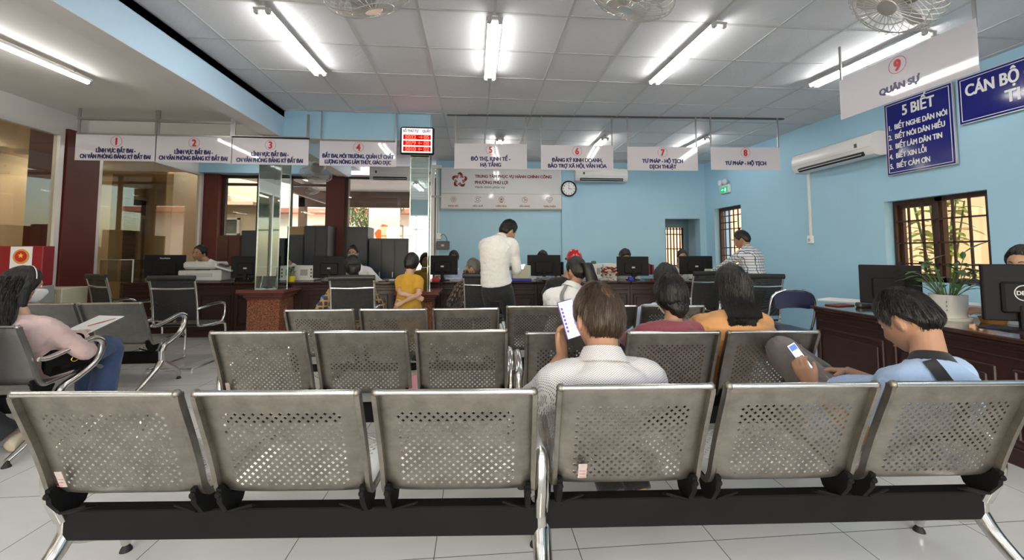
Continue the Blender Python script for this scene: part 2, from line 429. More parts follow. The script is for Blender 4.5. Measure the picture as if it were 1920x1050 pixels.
def grille(mb, y0, y1, z0, z1, xs, nv, hz, r=0.009, extra=()):
    for i in range(nv+1):
        y = y0+(y1-y0)*i/nv; mb.box((xs, y, (z0+z1)/2), (2*r, 2*r, z1-z0))
    for z in hz: mb.box((xs, (y0+y1)/2, z), (2*r, y1-y0, 2*r))
    for (ya, yb, za, zb) in extra: mb.box((xs, (ya+yb)/2, (za+zb)/2), (2*r, abs(yb-ya)+2*r, abs(zb-za)+2*r))
def fbox(mb, y0, y1, z0, z1, xs, w, d):
    mb.bx(xs-d/2, xs+d/2, y0, y0+w, z0, z1); mb.bx(xs-d/2, xs+d/2, y1-w, y1, z0, z1)
    mb.bx(xs-d/2, xs+d/2, y0+w, y1-w, z1-w, z1); mb.bx(xs-d/2, xs+d/2, y0+w, y1-w, z0, z0+w)
w = thing('window_1', 'barred window in the right blue wall behind the potted plant', 'window', kind='structure')
xs = wx(4.0)+0.13; mb = MB(); fbox(mb, w1y0, w1y1, w1z0, w1z1, xs, 0.05, 0.06); mb.bx(xs-.03, xs+.03, 4.02, 4.09, w1z0, w1z1)
mb.build('frame', M_grille, w, None)
mb = MB(); fbox(mb, 4.10, 4.49, w1z0+.05, w1z1-.05, xs+.005, 0.04, 0.04); mb.build('sash', M_grille, w, None)
mb = MB(); grille(mb, w1y0+.05, w1y1-.05, w1z0+.05, w1z1-.05, xs-0.05, 6, (1.12, 1.36, 1.62)); mb.build('grille', M_grille, w, None)
MB().bx(xs+.01, xs+.014, w1y0+.05, 4.06, w1z0+.05, w1z1-.05).build('pane', M_glass, w, None)
w = thing('window_2', 'narrow barred doorway window behind the man in the checked shirt', 'window', kind='structure')
xs = wx(7.5)+0.12; mb = MB(); fbox(mb, w2y0, w2y1, 0.0, w2z1, xs, 0.06, 0.07); mb.build('frame', M_grille, w, None)
mb = MB(); grille(mb, w2y0+.06, w2y1-.06, 0.05, w2z1-.06, xs-.03, 5, (0.5, 0.95, 1.35, 1.72, 1.98), extra=((w2y0+.16, w2y0+.16, 1.35, 1.72), (w2y0+.25, w2y1-.06, 1.85, 1.85), (w2y0+.06, w2y0+.4, 1.5, 1.5), (w2y0+.4, w2y1-.06, 1.2, 1.2)))
mb.build('grille', M_grille, w, None)
# back wall: blue, with a doorway niche on the right; glazed on the left
nx0, nx1, nz1 = at(1247, 420, Y=8.25)[0], at(1311, 420, Y=8.25)[0], at(1280, 410, Y=8.25)[2]
BX0 = -0.86
mb = MB()
for xa, xb, za, zb in ((BX0, nx0, 0, 3.3), (nx0, nx1, nz1, 3.3), (nx1, 5.4, 0, 3.3)):
    quadwall(mb, (xa, by(xa)), (xb, by(xb)), za, zb, 0.2, (0, 1))
struct('wall_back', mb, M_blue, smooth=None)
xa, xb = at(1053, 450, Y=8.3)[0], at(1077, 450, Y=8.3)[0]
beam(5, xa, xb, by(xa)-0.07, by(xa)+.05, 0, CEIL_Z, M_blue, 'shallow blue pilaster on the back wall right of the clock')
# niche behind the doorway
yb = 9.45; ga, gb_ = at(1246, 430, Y=yb)[0], at(1281, 430, Y=yb)[0]; gz = at(1265, 427, Y=yb)[2]; nR = at(1322, 430, Y=yb)[0]; nL = nx0-.35
mb = MB()
quadwall(mb, (nx1+.03, 8.45), (nR, yb), 0, 3.2, .1, (1, -.3)); quadwall(mb, (nL, 8.5), (nL, yb), 0, 3.2, .1, (-1, 0))
for xa_, xb_, za, zb in ((nL, ga, 0, 3.2), (gb_, nR+.1, 0, 3.2), (ga, gb_, gz, 3.2)): quadwall(mb, (xa_, yb), (xb_, yb), za, zb, .12, (0, 1))
mb.bx(nL-.1, nR+.15, 8.5, yb+.12, 3.2, 3.3); mb.bx(nL-.1, nR+.15, 8.4, yb+.12, -.02, 0.0)
struct('wall_niche', mb, M_blue, smooth=None)
w = thing('window_3', 'barred opening at the end of the niche in the back wall', 'window', kind='structure')
mb = MB(); n = 6
for i in range(n+1): mb.box((ga+(gb_-ga)*i/n, yb+.02, gz/2), (.022 if 0 < i < n else .07, .03, gz))
for z in (.5, 0.95, 1.35, 1.7, gz-.03): mb.box(((ga+gb_)/2, yb+.02, z), (gb_-ga, .025, .025))
mb.build('grille', M_grille, w, None)
# left glazed part of the back wall
ZG = 2.80
def vframe(mb, x, y, w=0.05, d=0.06, z0=0.0, z1=ZG): mb.bx(x-w/2, x+w/2, y-d/2, y+d/2, z0, z1)
yb = by(-3)
redx0, redx1 = at(615, 420, Y=yb)[0], at(648, 420, Y=yb)[0]
o = struct('trim_6', MB().bx(redx0, redx1, yb-.12, yb+.25, 0, ZG), M_maroon, smooth=None); o['label'] = 'dark red pillar between the back windows'; o['category'] = 'pillar'
crx0, crx1 = at(395, 420, Y=by(LX)-.1)[0], at(408, 420, Y=by(LX)-.1)[0]
o = struct('trim_7', MB().bx(LX-.1, crx1+.05, by(LX)-.2, by(LX)+.1, 0, ZG), M_maroon, smooth=None); o['label'] = 'thin dark red corner pillar of the left bay'; o['category'] = 'pillar'
def glazing(n, x0, x1, lab, mull=(), trans=None, dark=False, fm=None):
    w = thing('window_%d' % n, lab, 'window', kind='structure'); mb = MB(); y = by((x0+x1)/2); fm = fm or M_dkframe
    for x in (x0+.025, x1-.025)+tuple(mull): vframe(mb, x, y, z0=.6)
    for z in (0.62, ZG-.03)+((trans,) if trans else ()): mb.bx(x0+.05, x1-.05, y-.03, y+.03, z-.025, z+.025)
    mb.build('frame', fm, w, None)
    MB().bx(x0+.05, x1-.05, y-.003, y+.003, .64, ZG-.05).build('pane', M_dglass if dark else M_glass, w, None)
    MB().bx(x0, x1, y-.06, y+.1, 0, .6).build('sill_wall', M_beige, w, None)
glazing(4, crx1+.06, redx0-.01, 'tall back window between corner pillar and red pillar', mull=(at(484, 400, Y=by(-4))[0], at(545, 400, Y=by(-4))[0],), trans=2.62)
glazing(5, redx1+.01, BX0, 'tall back window between red pillar and blue wall', mull=(), trans=None)
x = at(652, 400, Y=yb)[0]
# left wall: red column, panes of dark glass with white frames
cy0, cy1 = at(113, 400, X=LX)[1], at(176, 400, X=LX)[1]
o = struct('trim_8', MB().bx(LX-.42, LX+.04, cy0, cy1, 0, 2.86), M_maroon, smooth=None); o['label'] = 'broad dark red pillar standing in the left glass wall'; o['category'] = 'pillar'
zl = 2.80
struct('wall_left', MB().bx(LX-.25, LX, -3.6, 9.0, zl, SLAB_Z+.1).bx(LX-.2, LX, -3.6, cy0, 0, .45).bx(LX-.2, LX, cy1, 8.4, 0, .45), M_white_plaster, smooth=None)
def lglaz(n, y0, y1, lab, mull=()):
    w = thing('window_%d' % n, lab, 'window', kind='structure'); mb = MB(); xx = LX-.02
    for y in (y0+.03, y1-.03)+tuple(mull): mb.bx(xx-.04, xx+.04, y-.03, y+.03, .45, zl)
    for z in (.48, zl-.025): mb.bx(xx-.04, xx+.04, y0+.06, y1-.06, z-.025, z+.025)
    mb.build('frame', M_alu, w, None)
    MB().bx(xx-.003, xx+.003, y0+.06, y1-.06, .5, zl-.05).build('pane', M_dglass, w, None)
lglaz(6, -3.5, cy0-.02, 'large dark glass pane of the left wall before the red pillar', mull=(1.0,))
lglaz(7, cy1+.01, by(LX)-.22, 'large dark glass pane of the left wall beyond the red pillar')
# corridor seen through the left glass
mb = MB(); mb.bx(-8.5, -8.35, -3.6, 12.4, 0, 3.0); mb.bx(-8.5, LX-.3, -3.6, 9.3, 3.0, 3.1); mb.bx(-8.5, -6.75, 9.3, 12.5, 3.0, 3.1)
struct('wall_corridor', mb, M_beige, smooth=None)
mb = MB()
for y in (2.0, 6.3, 9.6): mb.bx(-8.36, -8.05, y, y+.35, 0, 3.0)
mb.bx(-8.36, LX-.3, 10.9, 11.1, 0, 3.0)
o = struct('trim_9', mb, M_beige, smooth=None); o['label'] = 'beige piers of the corridor beyond the left glass'; o['category'] = 'pier'
d = thing('door_1', 'louvred double door with a transom in the corridor beyond the glass', 'door', kind='structure')
dy0, dy1 = at(222, 420, X=-8.3)[1], at(296, 420, X=-8.3)[1]
mb = MB(); fbox(mb, dy0, dy1, 0, 2.62, -8.31, .07, .1); mb.bx(-8.35, -8.27, dy0, dy1, 2.1, 2.18); mb.bx(-8.35, -8.27, (dy0+dy1)/2-.05, (dy0+dy1)/2+.05, 0, 2.1)
mb.build('frame', mat('pale_door_frame', (.55, .47, .38), .5), d, None)
mb = MB(); mb.bx(-8.34, -8.33, dy0+.05, dy1-.05, .05, 2.1)
for i in range(48): mb.box((-8.315, (dy0+dy1)/2, .12+i*.041), (.03, dy1-dy0-.14, .008), roty(.6))
mb.build('louvres', mat('grey_louvre_paint', (.34, .31, .27), .5), d, None)
MB().bx(-8.34, -8.32, dy0+.06, dy1-.06, 2.18, 2.56).build('transom_pane', mat('dark_transom_glass', (.02, .02, .018), .08), d, None)
# the end of the room behind the photographer
M_fw = mat('front_wall_paint', (.50, .62, .68), .6)
struct('wall_front', MB().bx(LX-3.1, -5.25, -3.75, -3.6, 0, 3.4).bx(4.3, 5.6, -3.75, -3.6, 0, 3.4).bx(-5.25, 4.3, -3.75, -3.6, 2.62, 3.4), M_fw, smooth=None)
w = thing('door_2', 'glazed entrance front behind the photographer', 'door', kind='structure'); mb = MB()
for x in (-5.22, -3.7, -2.2, -.6, 1.0, 2.6, 4.27): mb.bx(x-.03, x+.03, -3.73, -3.66, 0, 2.62)
for z in (.05, 2.1, 2.59): mb.bx(-5.25, 4.3, -3.73, -3.66, z-.03, z+.03)
mb.build('frame', M_alu, w, None)

# ================================================================ mirrored pillars on granite pedestals
def mirror_mat():
    m = mat('greenish_mirror_cladding', (0.47, 0.54, 0.52), 0.02, 1.0); return m
M_mirror = mirror_mat()
def pillar(n, x0, x1, yf, lab):
    p = thing('trim_%d' % n, lab, 'pillar', kind='structure'); cx = (x0+x1)/2; w = x1-x0; yc = yf+w/2; h = w/2
    mb = MB(); mb.bx(x0, x1, yf, yf+w, .74, 2.755 if n == 10 else 2.785); mb.build('mirror_cladding', M_mirror, p, None)
    mb = MB()
    for sx in (-1, 1):
        for sy in (-1, 1): mb.box((cx+sx*h, yc+sy*h, 1.745), (.012, .012, 2.0))
    for z in (1.05, 1.72, 2.4):
        for sy in (-1, 1): mb.box((cx, yc+sy*(h+.001), z), (w, .003, .004))
        for sx in (-1, 1): mb.box((cx+sx*(h+.001), yc, z), (.003, w, .004))
    mb.build('edge_strip', mat('mirror_edge_strip', (.62, .70, .68), .2, .8), p, None)
    mb = MB(); q = w/2+.07
    mb.bx(cx-q, cx+q, yc-q, yc+q, 0, .60, .006); mb.build('pedestal', M_granite, p, None)
    mb = MB(); z = .60
    for dz, e in ((.03, .015), (.035, .04), (.025, .07), (.05, .10)):
        mb.bx(cx-q-e, cx+q+e, yc-q-e, yc+q+e, z, z+dz, .008); z += dz
    mb.build('pedestal_cap', mat('polished_maroon_stone', (.16, .055, .045), .2, var=.15, vscale=30), p, None)
    return p
yf = 6.02
pillar(10, at(482, 450, Y=yf)[0], at(519, 450, Y=yf)[0]+.03, yf, 'mirror-clad pillar on granite pedestal with the small yellow pot beside it')
yf = 5.57
pillar(11, at(768, 450, Y=yf)[0], at(800, 450, Y=yf)[0]+.02, yf, 'mirror-clad pillar on granite pedestal below the red queue display')
# ================================================================ the yard outside the windows
struct('ground', MB().bx(-40, 40, 12.5, 60, -.2, -.02).bx(5.9, 40, -20, 12.5, -.2, -.02), mat('pale_yard_paving', (.52, .47, .42), .9, var=.1, vscale=1), smooth=None)
M_leaf = mat('variegated_leaf', (.33, .42, .06), .5, var=.7, vscale=14)
M_dleaf = mat('dark_green_leaf', (.035, .085, .02), .4, var=.5, vscale=10)
M_tree = mat('tree_leaf', (.07, .14, .03), .6, var=.5, vscale=6)
def leaf_blade(mb, base, tip, width, droop=0.2, n=7, fold=0.15, up=(0, 0, 1)):
    base, tip = np.asarray(base, float), np.asarray(tip, float); d = tip-base; L = np.linalg.norm(d)
    side = np.cross(d, up); side = unit(side) if np.linalg.norm(side) > 1e-5 else V(1, 0, 0); nn = unit(np.cross(side, d)); v = []; f = []
    for i in range(n+1):
        t = i/n; w = width*math.sin(PI*min(1, t*.93+.07))**.75*(1-.25*t); c = base+d*t+V(0, 0, L*droop*(t-t*t*1.6))
        v += [c-side*w+nn*w*fold, c, c+side*w+nn*w*fold]
        if i: k = 3*i; f += [(k-3, k-2, k+1, k), (k-2, k-1, k+2, k+1)]
    mb.add(v, f)
# right courtyard: peach wall with a shutter window, leafy plant by the grille
bd = thing('courtyard_building', 'peach rendered house wall outside the barred right window', 'building', (7.6, 3.5, 0))
MB().bx(0, .3, -5, 2.2, 0, 5).bx(0, 3, 2.2, 2.5, 0, 5).build('wall', M_peach, bd, None)
MB().bx(-.05, .02, -.86, -.25, 1.0, 2.05).build('shutter_window', mat('red_brown_shutter', (.20, .06, .04), .6), bd, None)
MB().bx(-.5, 0, -1.5, 0.2, 2.2, 2.3).build('window_hood', mat('rust_red_hood', (.36, .14, .09), .7), bd, None)
b2 = thing('courtyard_outhouse', 'sunlit peach outbuilding seen through the barred doorways', 'building', (7.8, 9.5, 0))
MB().bx(0, .3, -3.2, 5, 0, 4.5).bx(-5, 0, 3.5, 3.8, 0, 4.5).build('wall', M_peach, b2, None)
MB().bx(-5.2, .4, 3.3, 3.9, 4.5, 4.65).build('roof_edge', mat('pale_roof_edge', (.6, .5, .42), .7), b2, None)
pl = thing('courtyard_plant', 'tall yellow-green variegated plant just outside the right window', 'plant', (5.95, 4.75, 0))
mb = MB()
for i in range(7):
    a = i*0.9; mb.tube([(0, 0, 0), (.1*math.cos(a), .1*math.sin(a), .9), (.22*math.cos(a), .25*math.sin(a), 1.9)], [.018, .014, .008], 6, smooth=4)
mb.build('stem', mat('plant_stem_green', (.12, .16, .05), .6), pl, 60)
mb = MB(); r = np.random.default_rng(3)
for i in range(90):
    z = .7+1.35*r.random(); a = r.random()*6.28; rad = .1+.25*r.random()
    b = V(rad*.5*math.cos(a), rad*.6*math.sin(a), z); t = b+V(math.cos(a)*.24, math.sin(a)*.26, -.05+.15*r.random())
    leaf_blade(mb, b, t, .05+.03*r.random(), .3)
mb.build('foliage', M_leaf, pl, None)
# back yard: canopy with white planks, buildings, sign board, tree
cn = thing('yard_canopy', 'white plank canopy roof outside the tall back windows', 'canopy', (0, 0, 0))
mb = MB()
for i in range(24): mb.bx(-5.3, -.9, 8.75+i*.17, 8.75+i*.17+.155, 2.86+.012*i, 2.9+.012*i)
mb.build('plank_ceiling', mat('white_canopy_planks', (.72, .66, .62), .6), cn, None)
mb = MB()
for x in (-5.2, -1.2): mb.bx(x-.09, x+.09, 12.45, 12.65, 0, 3.1)
mb.bx(-5.3, -.9, 12.45, 12.6, 2.62, 3.1); mb.bx(-4.2, -4.1, 8.8, 12.5, 2.6, 2.86)
mb.build('post_frame', mat('brown_canopy_frame', (.13, .08, .06), .5), cn, None)
hs = thing('beige_annex', 'beige annex with a sunlit window and ledge behind the left back window', 'building', (-6.6, 10.6, 0))
MB().bx(0, 1.25, 0, .3, 0, 4).bx(-.14, 0, -1.25, .3, 0, 4).build('wall', M_beige, hs, None)
mb = MB(); x0 = .20; w_ = .52; mb.bx(x0, x0+.05, -.06, .02, 1.15, 2.12); mb.bx(x0+w_-.05, x0+w_, -.06, .02, 1.15, 2.12)
for z in (1.15, 1.68, 2.07): mb.bx(x0, x0+w_, -.06, .02, z, z+.05)
mb.bx(x0+w_/2-.02, x0+w_/2+.02, -.06, .02, 1.15, 1.7)
wf = mb.build('window_frame', mat('white_window_frame', (.75, .72, .66), .5), hs, None)
MB().bx(x0+.04, x0+w_-.04, -.03, -.01, 1.2, 2.1).build('pane', mat('annex_window_glass', (.10, .12, .10), .06), wf, None)
MB().bx(.05, 1.15, -.28, 0, 2.42, 2.5).build('ledge', mat('annex_ledge', (.62, .47, .36), .7), hs, None)
M_pink = mat('pink_white_render', (.86, .74, .68), .8)
hb = thing('pink_house', 'pale pink two-storey house across the yard behind the back windows', 'building', (-4.5, 20, 0))
MB().bx(-14, 9, 0, 4, 0, 6.5).build('wall', M_pink, hb, None)
for i in range(7):
    x = -12+i*2.9; f = MB().bx(x, x+1.3, -.06, .02, 1.0, 2.6).build('window', mat('grey_house_window', (.28, .26, .26), .3), hb, None)
MB().bx(-14.3, 9.3, -.9, 4, 3.1, 3.3).bx(-14.3, 9.3, -.5, 4, 6.4, 6.8).build('eaves', mat('red_eaves', (.45, .16, .11), .7), hb, None)
sb = thing('yard_banner', 'white banner board with an orange figure in the yard', 'banner', (-3.05, 13.6, 0))
MB().bx(-.5, .5, -.02, .02, .9, 2.75).build('board', mat('white_banner_board', (.85, .80, .76), .6), sb, None)
MB().bx(-.5, -.45, -.03, .03, 0, .9).bx(.45, .5, -.03, .03, 0, .9).build('leg', M_dkframe, sb, None)
MB().prism([(-.3, 1.9), (-.05, 2.2), (.12, 2.15), (.05, 1.9), (.3, 1.2), (.2, 1.1), (-.02, 1.65), (-.25, 1.75)], (0, -.028, 0), (1, 0, 0), (0, 0, 1), (0, .005, 0)).build('orange_mark', mat('orange_print', (.75, .16, .03), .6), sb, None)
def tree(loc, h, rad, label, seed):
    t = thing('yard_tree', label, 'tree', loc); r = np.random.default_rng(seed)
    mb = MB(); mb.tube([(0, 0, 0), (.1, 0, h*.4), (0, .1, h*.75)], [.16, .11, .05], 8, smooth=4)
    for i in range(6):
        a = i*1.05; mb.tube([(.08, 0, h*.4), (rad*.6*math.cos(a), rad*.6*math.sin(a), h*.75)], [.06, .02], 6)
    mb.build('trunk', mat('tree_bark', (.13, .10, .07), .9), t, 60)
    mb = MB()
    for i in range(1500):
        q = r.normal(size=3); q /= np.linalg.norm(q); q = q*rad*(.5+.5*r.random())*V(1, 1, .8)+V(0, 0, h*.78)
        d = r.normal(size=3); leaf_blade(mb, q, q+unit(d)*.22, .05, .1, 2)
    mb.build('foliage', M_tree, t, None); return t
tree((-4.6, 17.5, 0), 4.2, 1.5, 'leafy green tree in the yard before the pink house', 5)
tree((-1.6, 17.0, 0), 5.0, 1.7, 'second leafy tree in the yard, nearer the orange banner', 8)
# ================================================================ fluorescent lights
M_tube = emis('lit_fluorescent_tube', (1.0, 0.985, 0.96), TUBE_W)
M_chan = mat('white_enamel', (.80, .80, .78), .35)
M_cap = mat('grey_lamp_cap', (.42, .40, .39), .45)
def lamp(x0, y0, x1, y1, z, label, twin=True, cz=CEIL_Z, group='twin-tube fluorescent ceiling lights'):
    L = math.hypot(x1-x0, y1-y0); a = math.atan2(y1-y0, x1-x0)-PI/2
    t = thing('fluorescent_light', label, 'ceiling light', ((x0+x1)/2, (y0+y1)/2, z), a, group)
    mb = MB(); mb.box((0, 0, .030), (.05, L, .03), None, .006); mb.box((0, 0, .021), (.112 if twin else .05, L-.02, .004)); mb.build('channel', M_chan, t, 30)  # the wide thin plate on twin lamps is added to block light upwards
    dz = cz-z
    mb = MB()
    for y in (-.38*L, .38*L): mb.cyl((0, y, .04), (0, y, dz), .008, n=8)
    mb.cyl((0, -L/2+.02, .04), (0, -L/2+.02, dz), .014, n=8)
    mb.build('hanger', M_cap, t, 40)
    for sx in ((-1, 1) if twin else (0,)):
        xo = sx*.042
        mb = MB(); mb.cyl((xo, -L/2+.035, 0), (xo, L/2-.035, 0), .0135 if twin else .019, n=14); mb.build('tube', M_tube, t, 60)
    for sy in (-1, 1):
        mb = MB(); mb.box((0, sy*(L/2-.012), .02), (.13 if twin else .05, .03, .02), None, .004)
        for sx in ((-1, 1) if twin else (0,)): mb.box((sx*.042, sy*(L/2-.014), .001), (.034, .036, .036), None, .006)
        mb.build('end_cap', M_cap, t, 30)
    return t
LZ = 3.08
for (a, b, lab) in (((490, 20), (602, 142), 'lit twin-tube ceiling light over the left of the seating, beside the blue beam'),
                    ((928, 38), (918, 150), 'lit twin-tube ceiling light hanging straight over the middle aisle'),
                    ((1350, 47), (1225, 158), 'lit twin-tube ceiling light above counters seven and eight'),
                    ((1745, 62), (1522, 163), 'lit twin-tube ceiling light partly behind the large hanging sign nine')):
    p, q = at(*a, Z=LZ), at(*b, Z=LZ); lamp(p[0], p[1], q[0], q[1], LZ, lab)
for x, y, lab in ((.36, 6.5, 'lit ceiling light peeping over the fifth hanging sign'), (3.70, 6.15, 'lit ceiling light peeping over the edge of the seventh hanging sign'), (2.05, 6.3, 'lit ceiling light hidden above the sixth hanging sign')):
    lamp(x, y, x, y+1.15, LZ, lab)
p, q = at(-190, 5, Z=2.99), at(170, 157, Z=2.99)
lamp(p[0], p[1], q[0], q[1], 2.99, 'lit single-tube light on the low plaster ceiling at far left', twin=False, cz=SLAB_Z)
for x, y in ((-1.64, -.9), (.13, -.9), (1.95, -.9), (3.85, -.9), (.13, -3.0), (2.6, -3.0)):
    lamp(x, y, x-.02, y+1.15, LZ, 'lit twin-tube ceiling light behind the photographer')
lamp(-4.2, -1.2, -4.2, 0.0, 2.99, 'lit single-tube light of the left bay behind the photographer', twin=False, cz=SLAB_Z)
lamp(-4.1, 6.9, -4.1, 8.0, 2.99, 'lit single-tube light over the left staff desks', twin=False, cz=SLAB_Z)

for y, lab in ((-.9, 'added twin-tube fill light in the corridor beyond the glass, nearest end'), (1.5, 'added twin-tube fill light in the corridor, before the dark glass pane'), (3.9, 'added twin-tube fill light in the corridor left of the red pillar')):
    lamp(-7.0, y, -7.0, y+1.15, 2.9, lab, cz=3.0, group='added corridor fill lights')  # unseen lamps added only to brighten the corridor
lamp(-7.9, 7.9, -7.9, 9.0, 2.9, 'added twin-tube fill light in the corridor hidden behind the broad red pillar', cz=3.0, group='added corridor fill lights')  # extra lamp tucked behind the pillar to light the corridor
lamp(-7.9, 6.2, -7.9, 7.3, 2.9, 'added twin-tube fill light in the corridor beside the broad red pillar', cz=3.0, group='added corridor fill lights')  # one more lamp added for corridor brightness
lamp(-4.2, -3.0, -4.2, -1.85, 2.99, 'added twin-tube fill light of the left bay by the entrance', cz=SLAB_Z)  # out-of-view lamp added to brighten the left bay
lamp(-4.1, 0.9, -4.1, 2.05, 2.99, 'added twin-tube fill light of the left bay above the camera line', cz=SLAB_Z)  # second out-of-view lamp added because the left bay was dim
# ================================================================ orbit ceiling fans with wire cages
M_wire = mat('pale_wire_guard', (.62, .60, .55), .3, .6)
M_motor = mat('fan_motor_grey', (.30, .28, .26), .4)
M_blade = mat('grey_fan_blade', (.45, .44, .42), .35)
def orbit_fan(c, drop, label, tilt=(.35, .2), cz=CEIL_Z, rad=.25):
    t = thing('orbit_fan', label, 'fan', (c[0], c[1], cz), 0, 'caged ceiling fans')
    MB().lathe([(.02, 0), (.075, -.005), (.07, -.05), (.03, -.07)], n=24).build('mount', M_chan, t)
    MB().cyl((0, 0, -.05), (0, 0, -drop+.10), .012).build('stem', M_chan, t)
    Rt = rotx(tilt[0]) @ roty(tilt[1]); o = V(0, 0, -drop)
    mb = MB(); mb.tube([(-.12, 0, 0), (-.13, 0, .06), (-.07, 0, .115), (0, 0, .12), (.07, 0, .115), (.13, 0, .06), (.12, 0, 0)], .013, 8, smooth=4)
    mb.xform(t=o).build('yoke', M_chan, t, 60)
    mb = MB(); mb.lathe([(.01, .09), (.07, .08), (.10, .03), (.10, -.03), (.06, -.05)], n=24); mb.xform(Rt, o); mb.build('motor', M_motor, t)
    mb = MB()
    for k in range(3):
        a = k*2*PI/3; pts = []
        rg = []
        for r_, w, tw in ((.03, .03, .5), (.08, .06, .5), (.15, .075, .4), (.21, .05, .3)):
            cx = V(r_*math.cos(a), r_*math.sin(a), -.09); s = V(-math.sin(a)*math.cos(tw), math.cos(a)*math.cos(tw), math.sin(tw))
            rg.append([cx-s*w+V(0, 0, .002), cx+s*w+V(0, 0, .002), cx+s*w-V(0, 0, .002), cx-s*w-V(0, 0, .002)])
        mb.loft(rg)
    mb.lathe([(.01, -.05), (.035, -.06), (.03, -.12), (.01, -.125)], n=16)
    mb.xform(Rt, o); mb.build('blades', M_blade, t, 40)
    mb = MB()
    for k in range(36):
        a = k*2*PI/36; c_, s_ = math.cos(a), math.sin(a)
        mb.tube([(.05*c_, .05*s_, -.02), (.17*c_, .17*s_, -.025), (.235*c_, .235*s_, -.05), (.25*c_, .25*s_, -.09), (.235*c_, .235*s_, -.13), (.15*c_, .15*s_, -.165), (.045*c_, .045*s_, -.175)], .0022, 4, smooth=2)
    for r_, z in ((.25, -.09), (.20, -.033), (.20, -.15), (.12, -.172), (.05, -.176)):
        aa = np.linspace(0, 2*PI, 40, endpoint=False); mb.tube([(r_*math.cos(q), r_*math.sin(q), z) for q in aa], .003, 5, closed=True)
    mb.lathe([(.001, -.170), (.05, -.172), (.05, -.180), (.001, -.182)], n=20)
    mb.xform(Rt, o); mb.build('wire_cage', M_wire, t, 60)
    return t
for px, py, z, lab, tl in ((683, -34, 2.80, 'caged ceiling fan cut by the top edge, left of the middle light', (.3, -.25)), (1195, -33, 2.80, 'caged ceiling fan cut by the top edge, right of the middle light', (.25, .3)), (1702, -20, 2.80, 'caged ceiling fan tilted above the large hanging sign nine', (.15, .75))):
    p = at(px, py, Z=z); orbit_fan(p, CEIL_Z-z-.02, lab, tl)
p = at(594, 322, Y=7.0); orbit_fan(p, SLAB_Z-p[2]-.04, 'caged ceiling fan in the gap between hanging signs three and four', (.5, .3), SLAB_Z)
p = at(578, 352, Y=10.2); orbit_fan(p, 2.86-p[2]-.04, 'caged ceiling fan outside under the canopy', (.4, .2), 2.86)

# ================================================================ wall devices
M_acw = mat('air_conditioner_white', (.80, .79, .77), .3)
M_slot = mat('black_air_slot', (.012, .012, .012), .5)
M_dgrey = mat('dark_grey_plastic', (.06, .06, .065), .4)
def aircon(label, W, loc, rz, lab_side=1):
    """wall unit: local x along the wall, +y out of the wall"""
    t = thing('air_conditioner', label, 'air conditioner', loc, rz)
    D, H = .22, .29
    prof = [(0, 0), (0, H), (D*.55, H), (D*.9, H*.88), (D, H*.6), (D*.98, H*.28), (D*.8, H*.02), (D*.5, -.01)]
    mb = MB(); mb.loft([[(x, y, z) for y, z in prof] for x in (-W/2, -W/2+.004, W/2-.004, W/2)]); mb.build('housing', M_acw, t, 30)
    mb = MB(); mb.box((0, D*.90, H*.10), (W*.82, .04, .05), rotx(-.75), .004); mb.build('outlet', M_slot, t, None)
    mb = MB(); mb.box((0, D*.93, H*.06), (W*.8, .006, .045), rotx(-1.2), .002); mb.build('flap', M_acw, t, None)
    mb = MB(); mb.box((lab_side*W*.34, D*1.0, H*.52), (.035, .006, .05), rotx(-.06), .001); mb.build('energy_label', M_dgrey, t, None)
    mb = MB(); mb.box((0, D*.985, H*.34), (W*.98, .003, .003)); mb.build('panel_seam', M_cap, t, None)
    return t
p = at(1570, 250, X=wx(5.0)); 
a0, a1 = at(1492, 262, X=wx(5.5)-.12), at(1646, 225, X=wx(4.7)-.12)
aircon('white wall air conditioner high on the right wall below sign nine', abs(a0[1]-a1[1]), (wx((a0[1]+a1[1])/2), (a0[1]+a1[1])/2, 2.44), PI/2, -1)
p0, p1 = at(1079, 322, Y=8.1), at(1177, 322, Y=8.1)
aircon('white wall air conditioner on the back wall right of the clock', p1[0]-p0[0], ((p0[0]+p1[0])/2, by(1.9), at(1128, 339, Y=8.1)[2]), PI)
p0, p1 = at(690, 322, Y=8.1), at(768, 322, Y=8.1)
aircon('white air conditioner mounted over the back window behind sign four', p1[0]-p0[0], ((p0[0]+p1[0])/2, by(-2)-.03, at(728, 335, Y=8.1)[2]), PI)
# clock
p = at(1066, 354, Y=8.24)
ck = thing('wall_clock', 'round black-rimmed wall clock at the corner of the white information board', 'clock', tuple(p)); r = .165
MB().lathe([(r-.03, 0), (r, .004), (r, .035), (r-.012, .045), (r-.028, .03)], rot=rotx(PI/2), n=48, cap=False).build('rim', mat('glossy_black', (.01, .01, .01), .15), ck)
MB().lathe([(.001, .026), (r-.026, .026), (r-.026, .0)], rot=rotx(PI/2), n=48, cap=False).build('dial', mat('clock_dial', (.85, .85, .83), .5), ck)
mb = MB()
for k in range(12):
    a = k*PI/6; c = V(.115*math.sin(a), -.028, .115*math.cos(a)); text(str(k or 12), .038, M_slot, ck, c, bold=.0015, name='numeral')
mb.box((0, -.03, .035), (.007, .002, .10), None); mb.build('minute_hand', M_slot, ck, None)
MB().box((.03, -.032, -.006), (.075, .002, .008), roty(.15)).build('hour_hand', M_slot, ck, None)
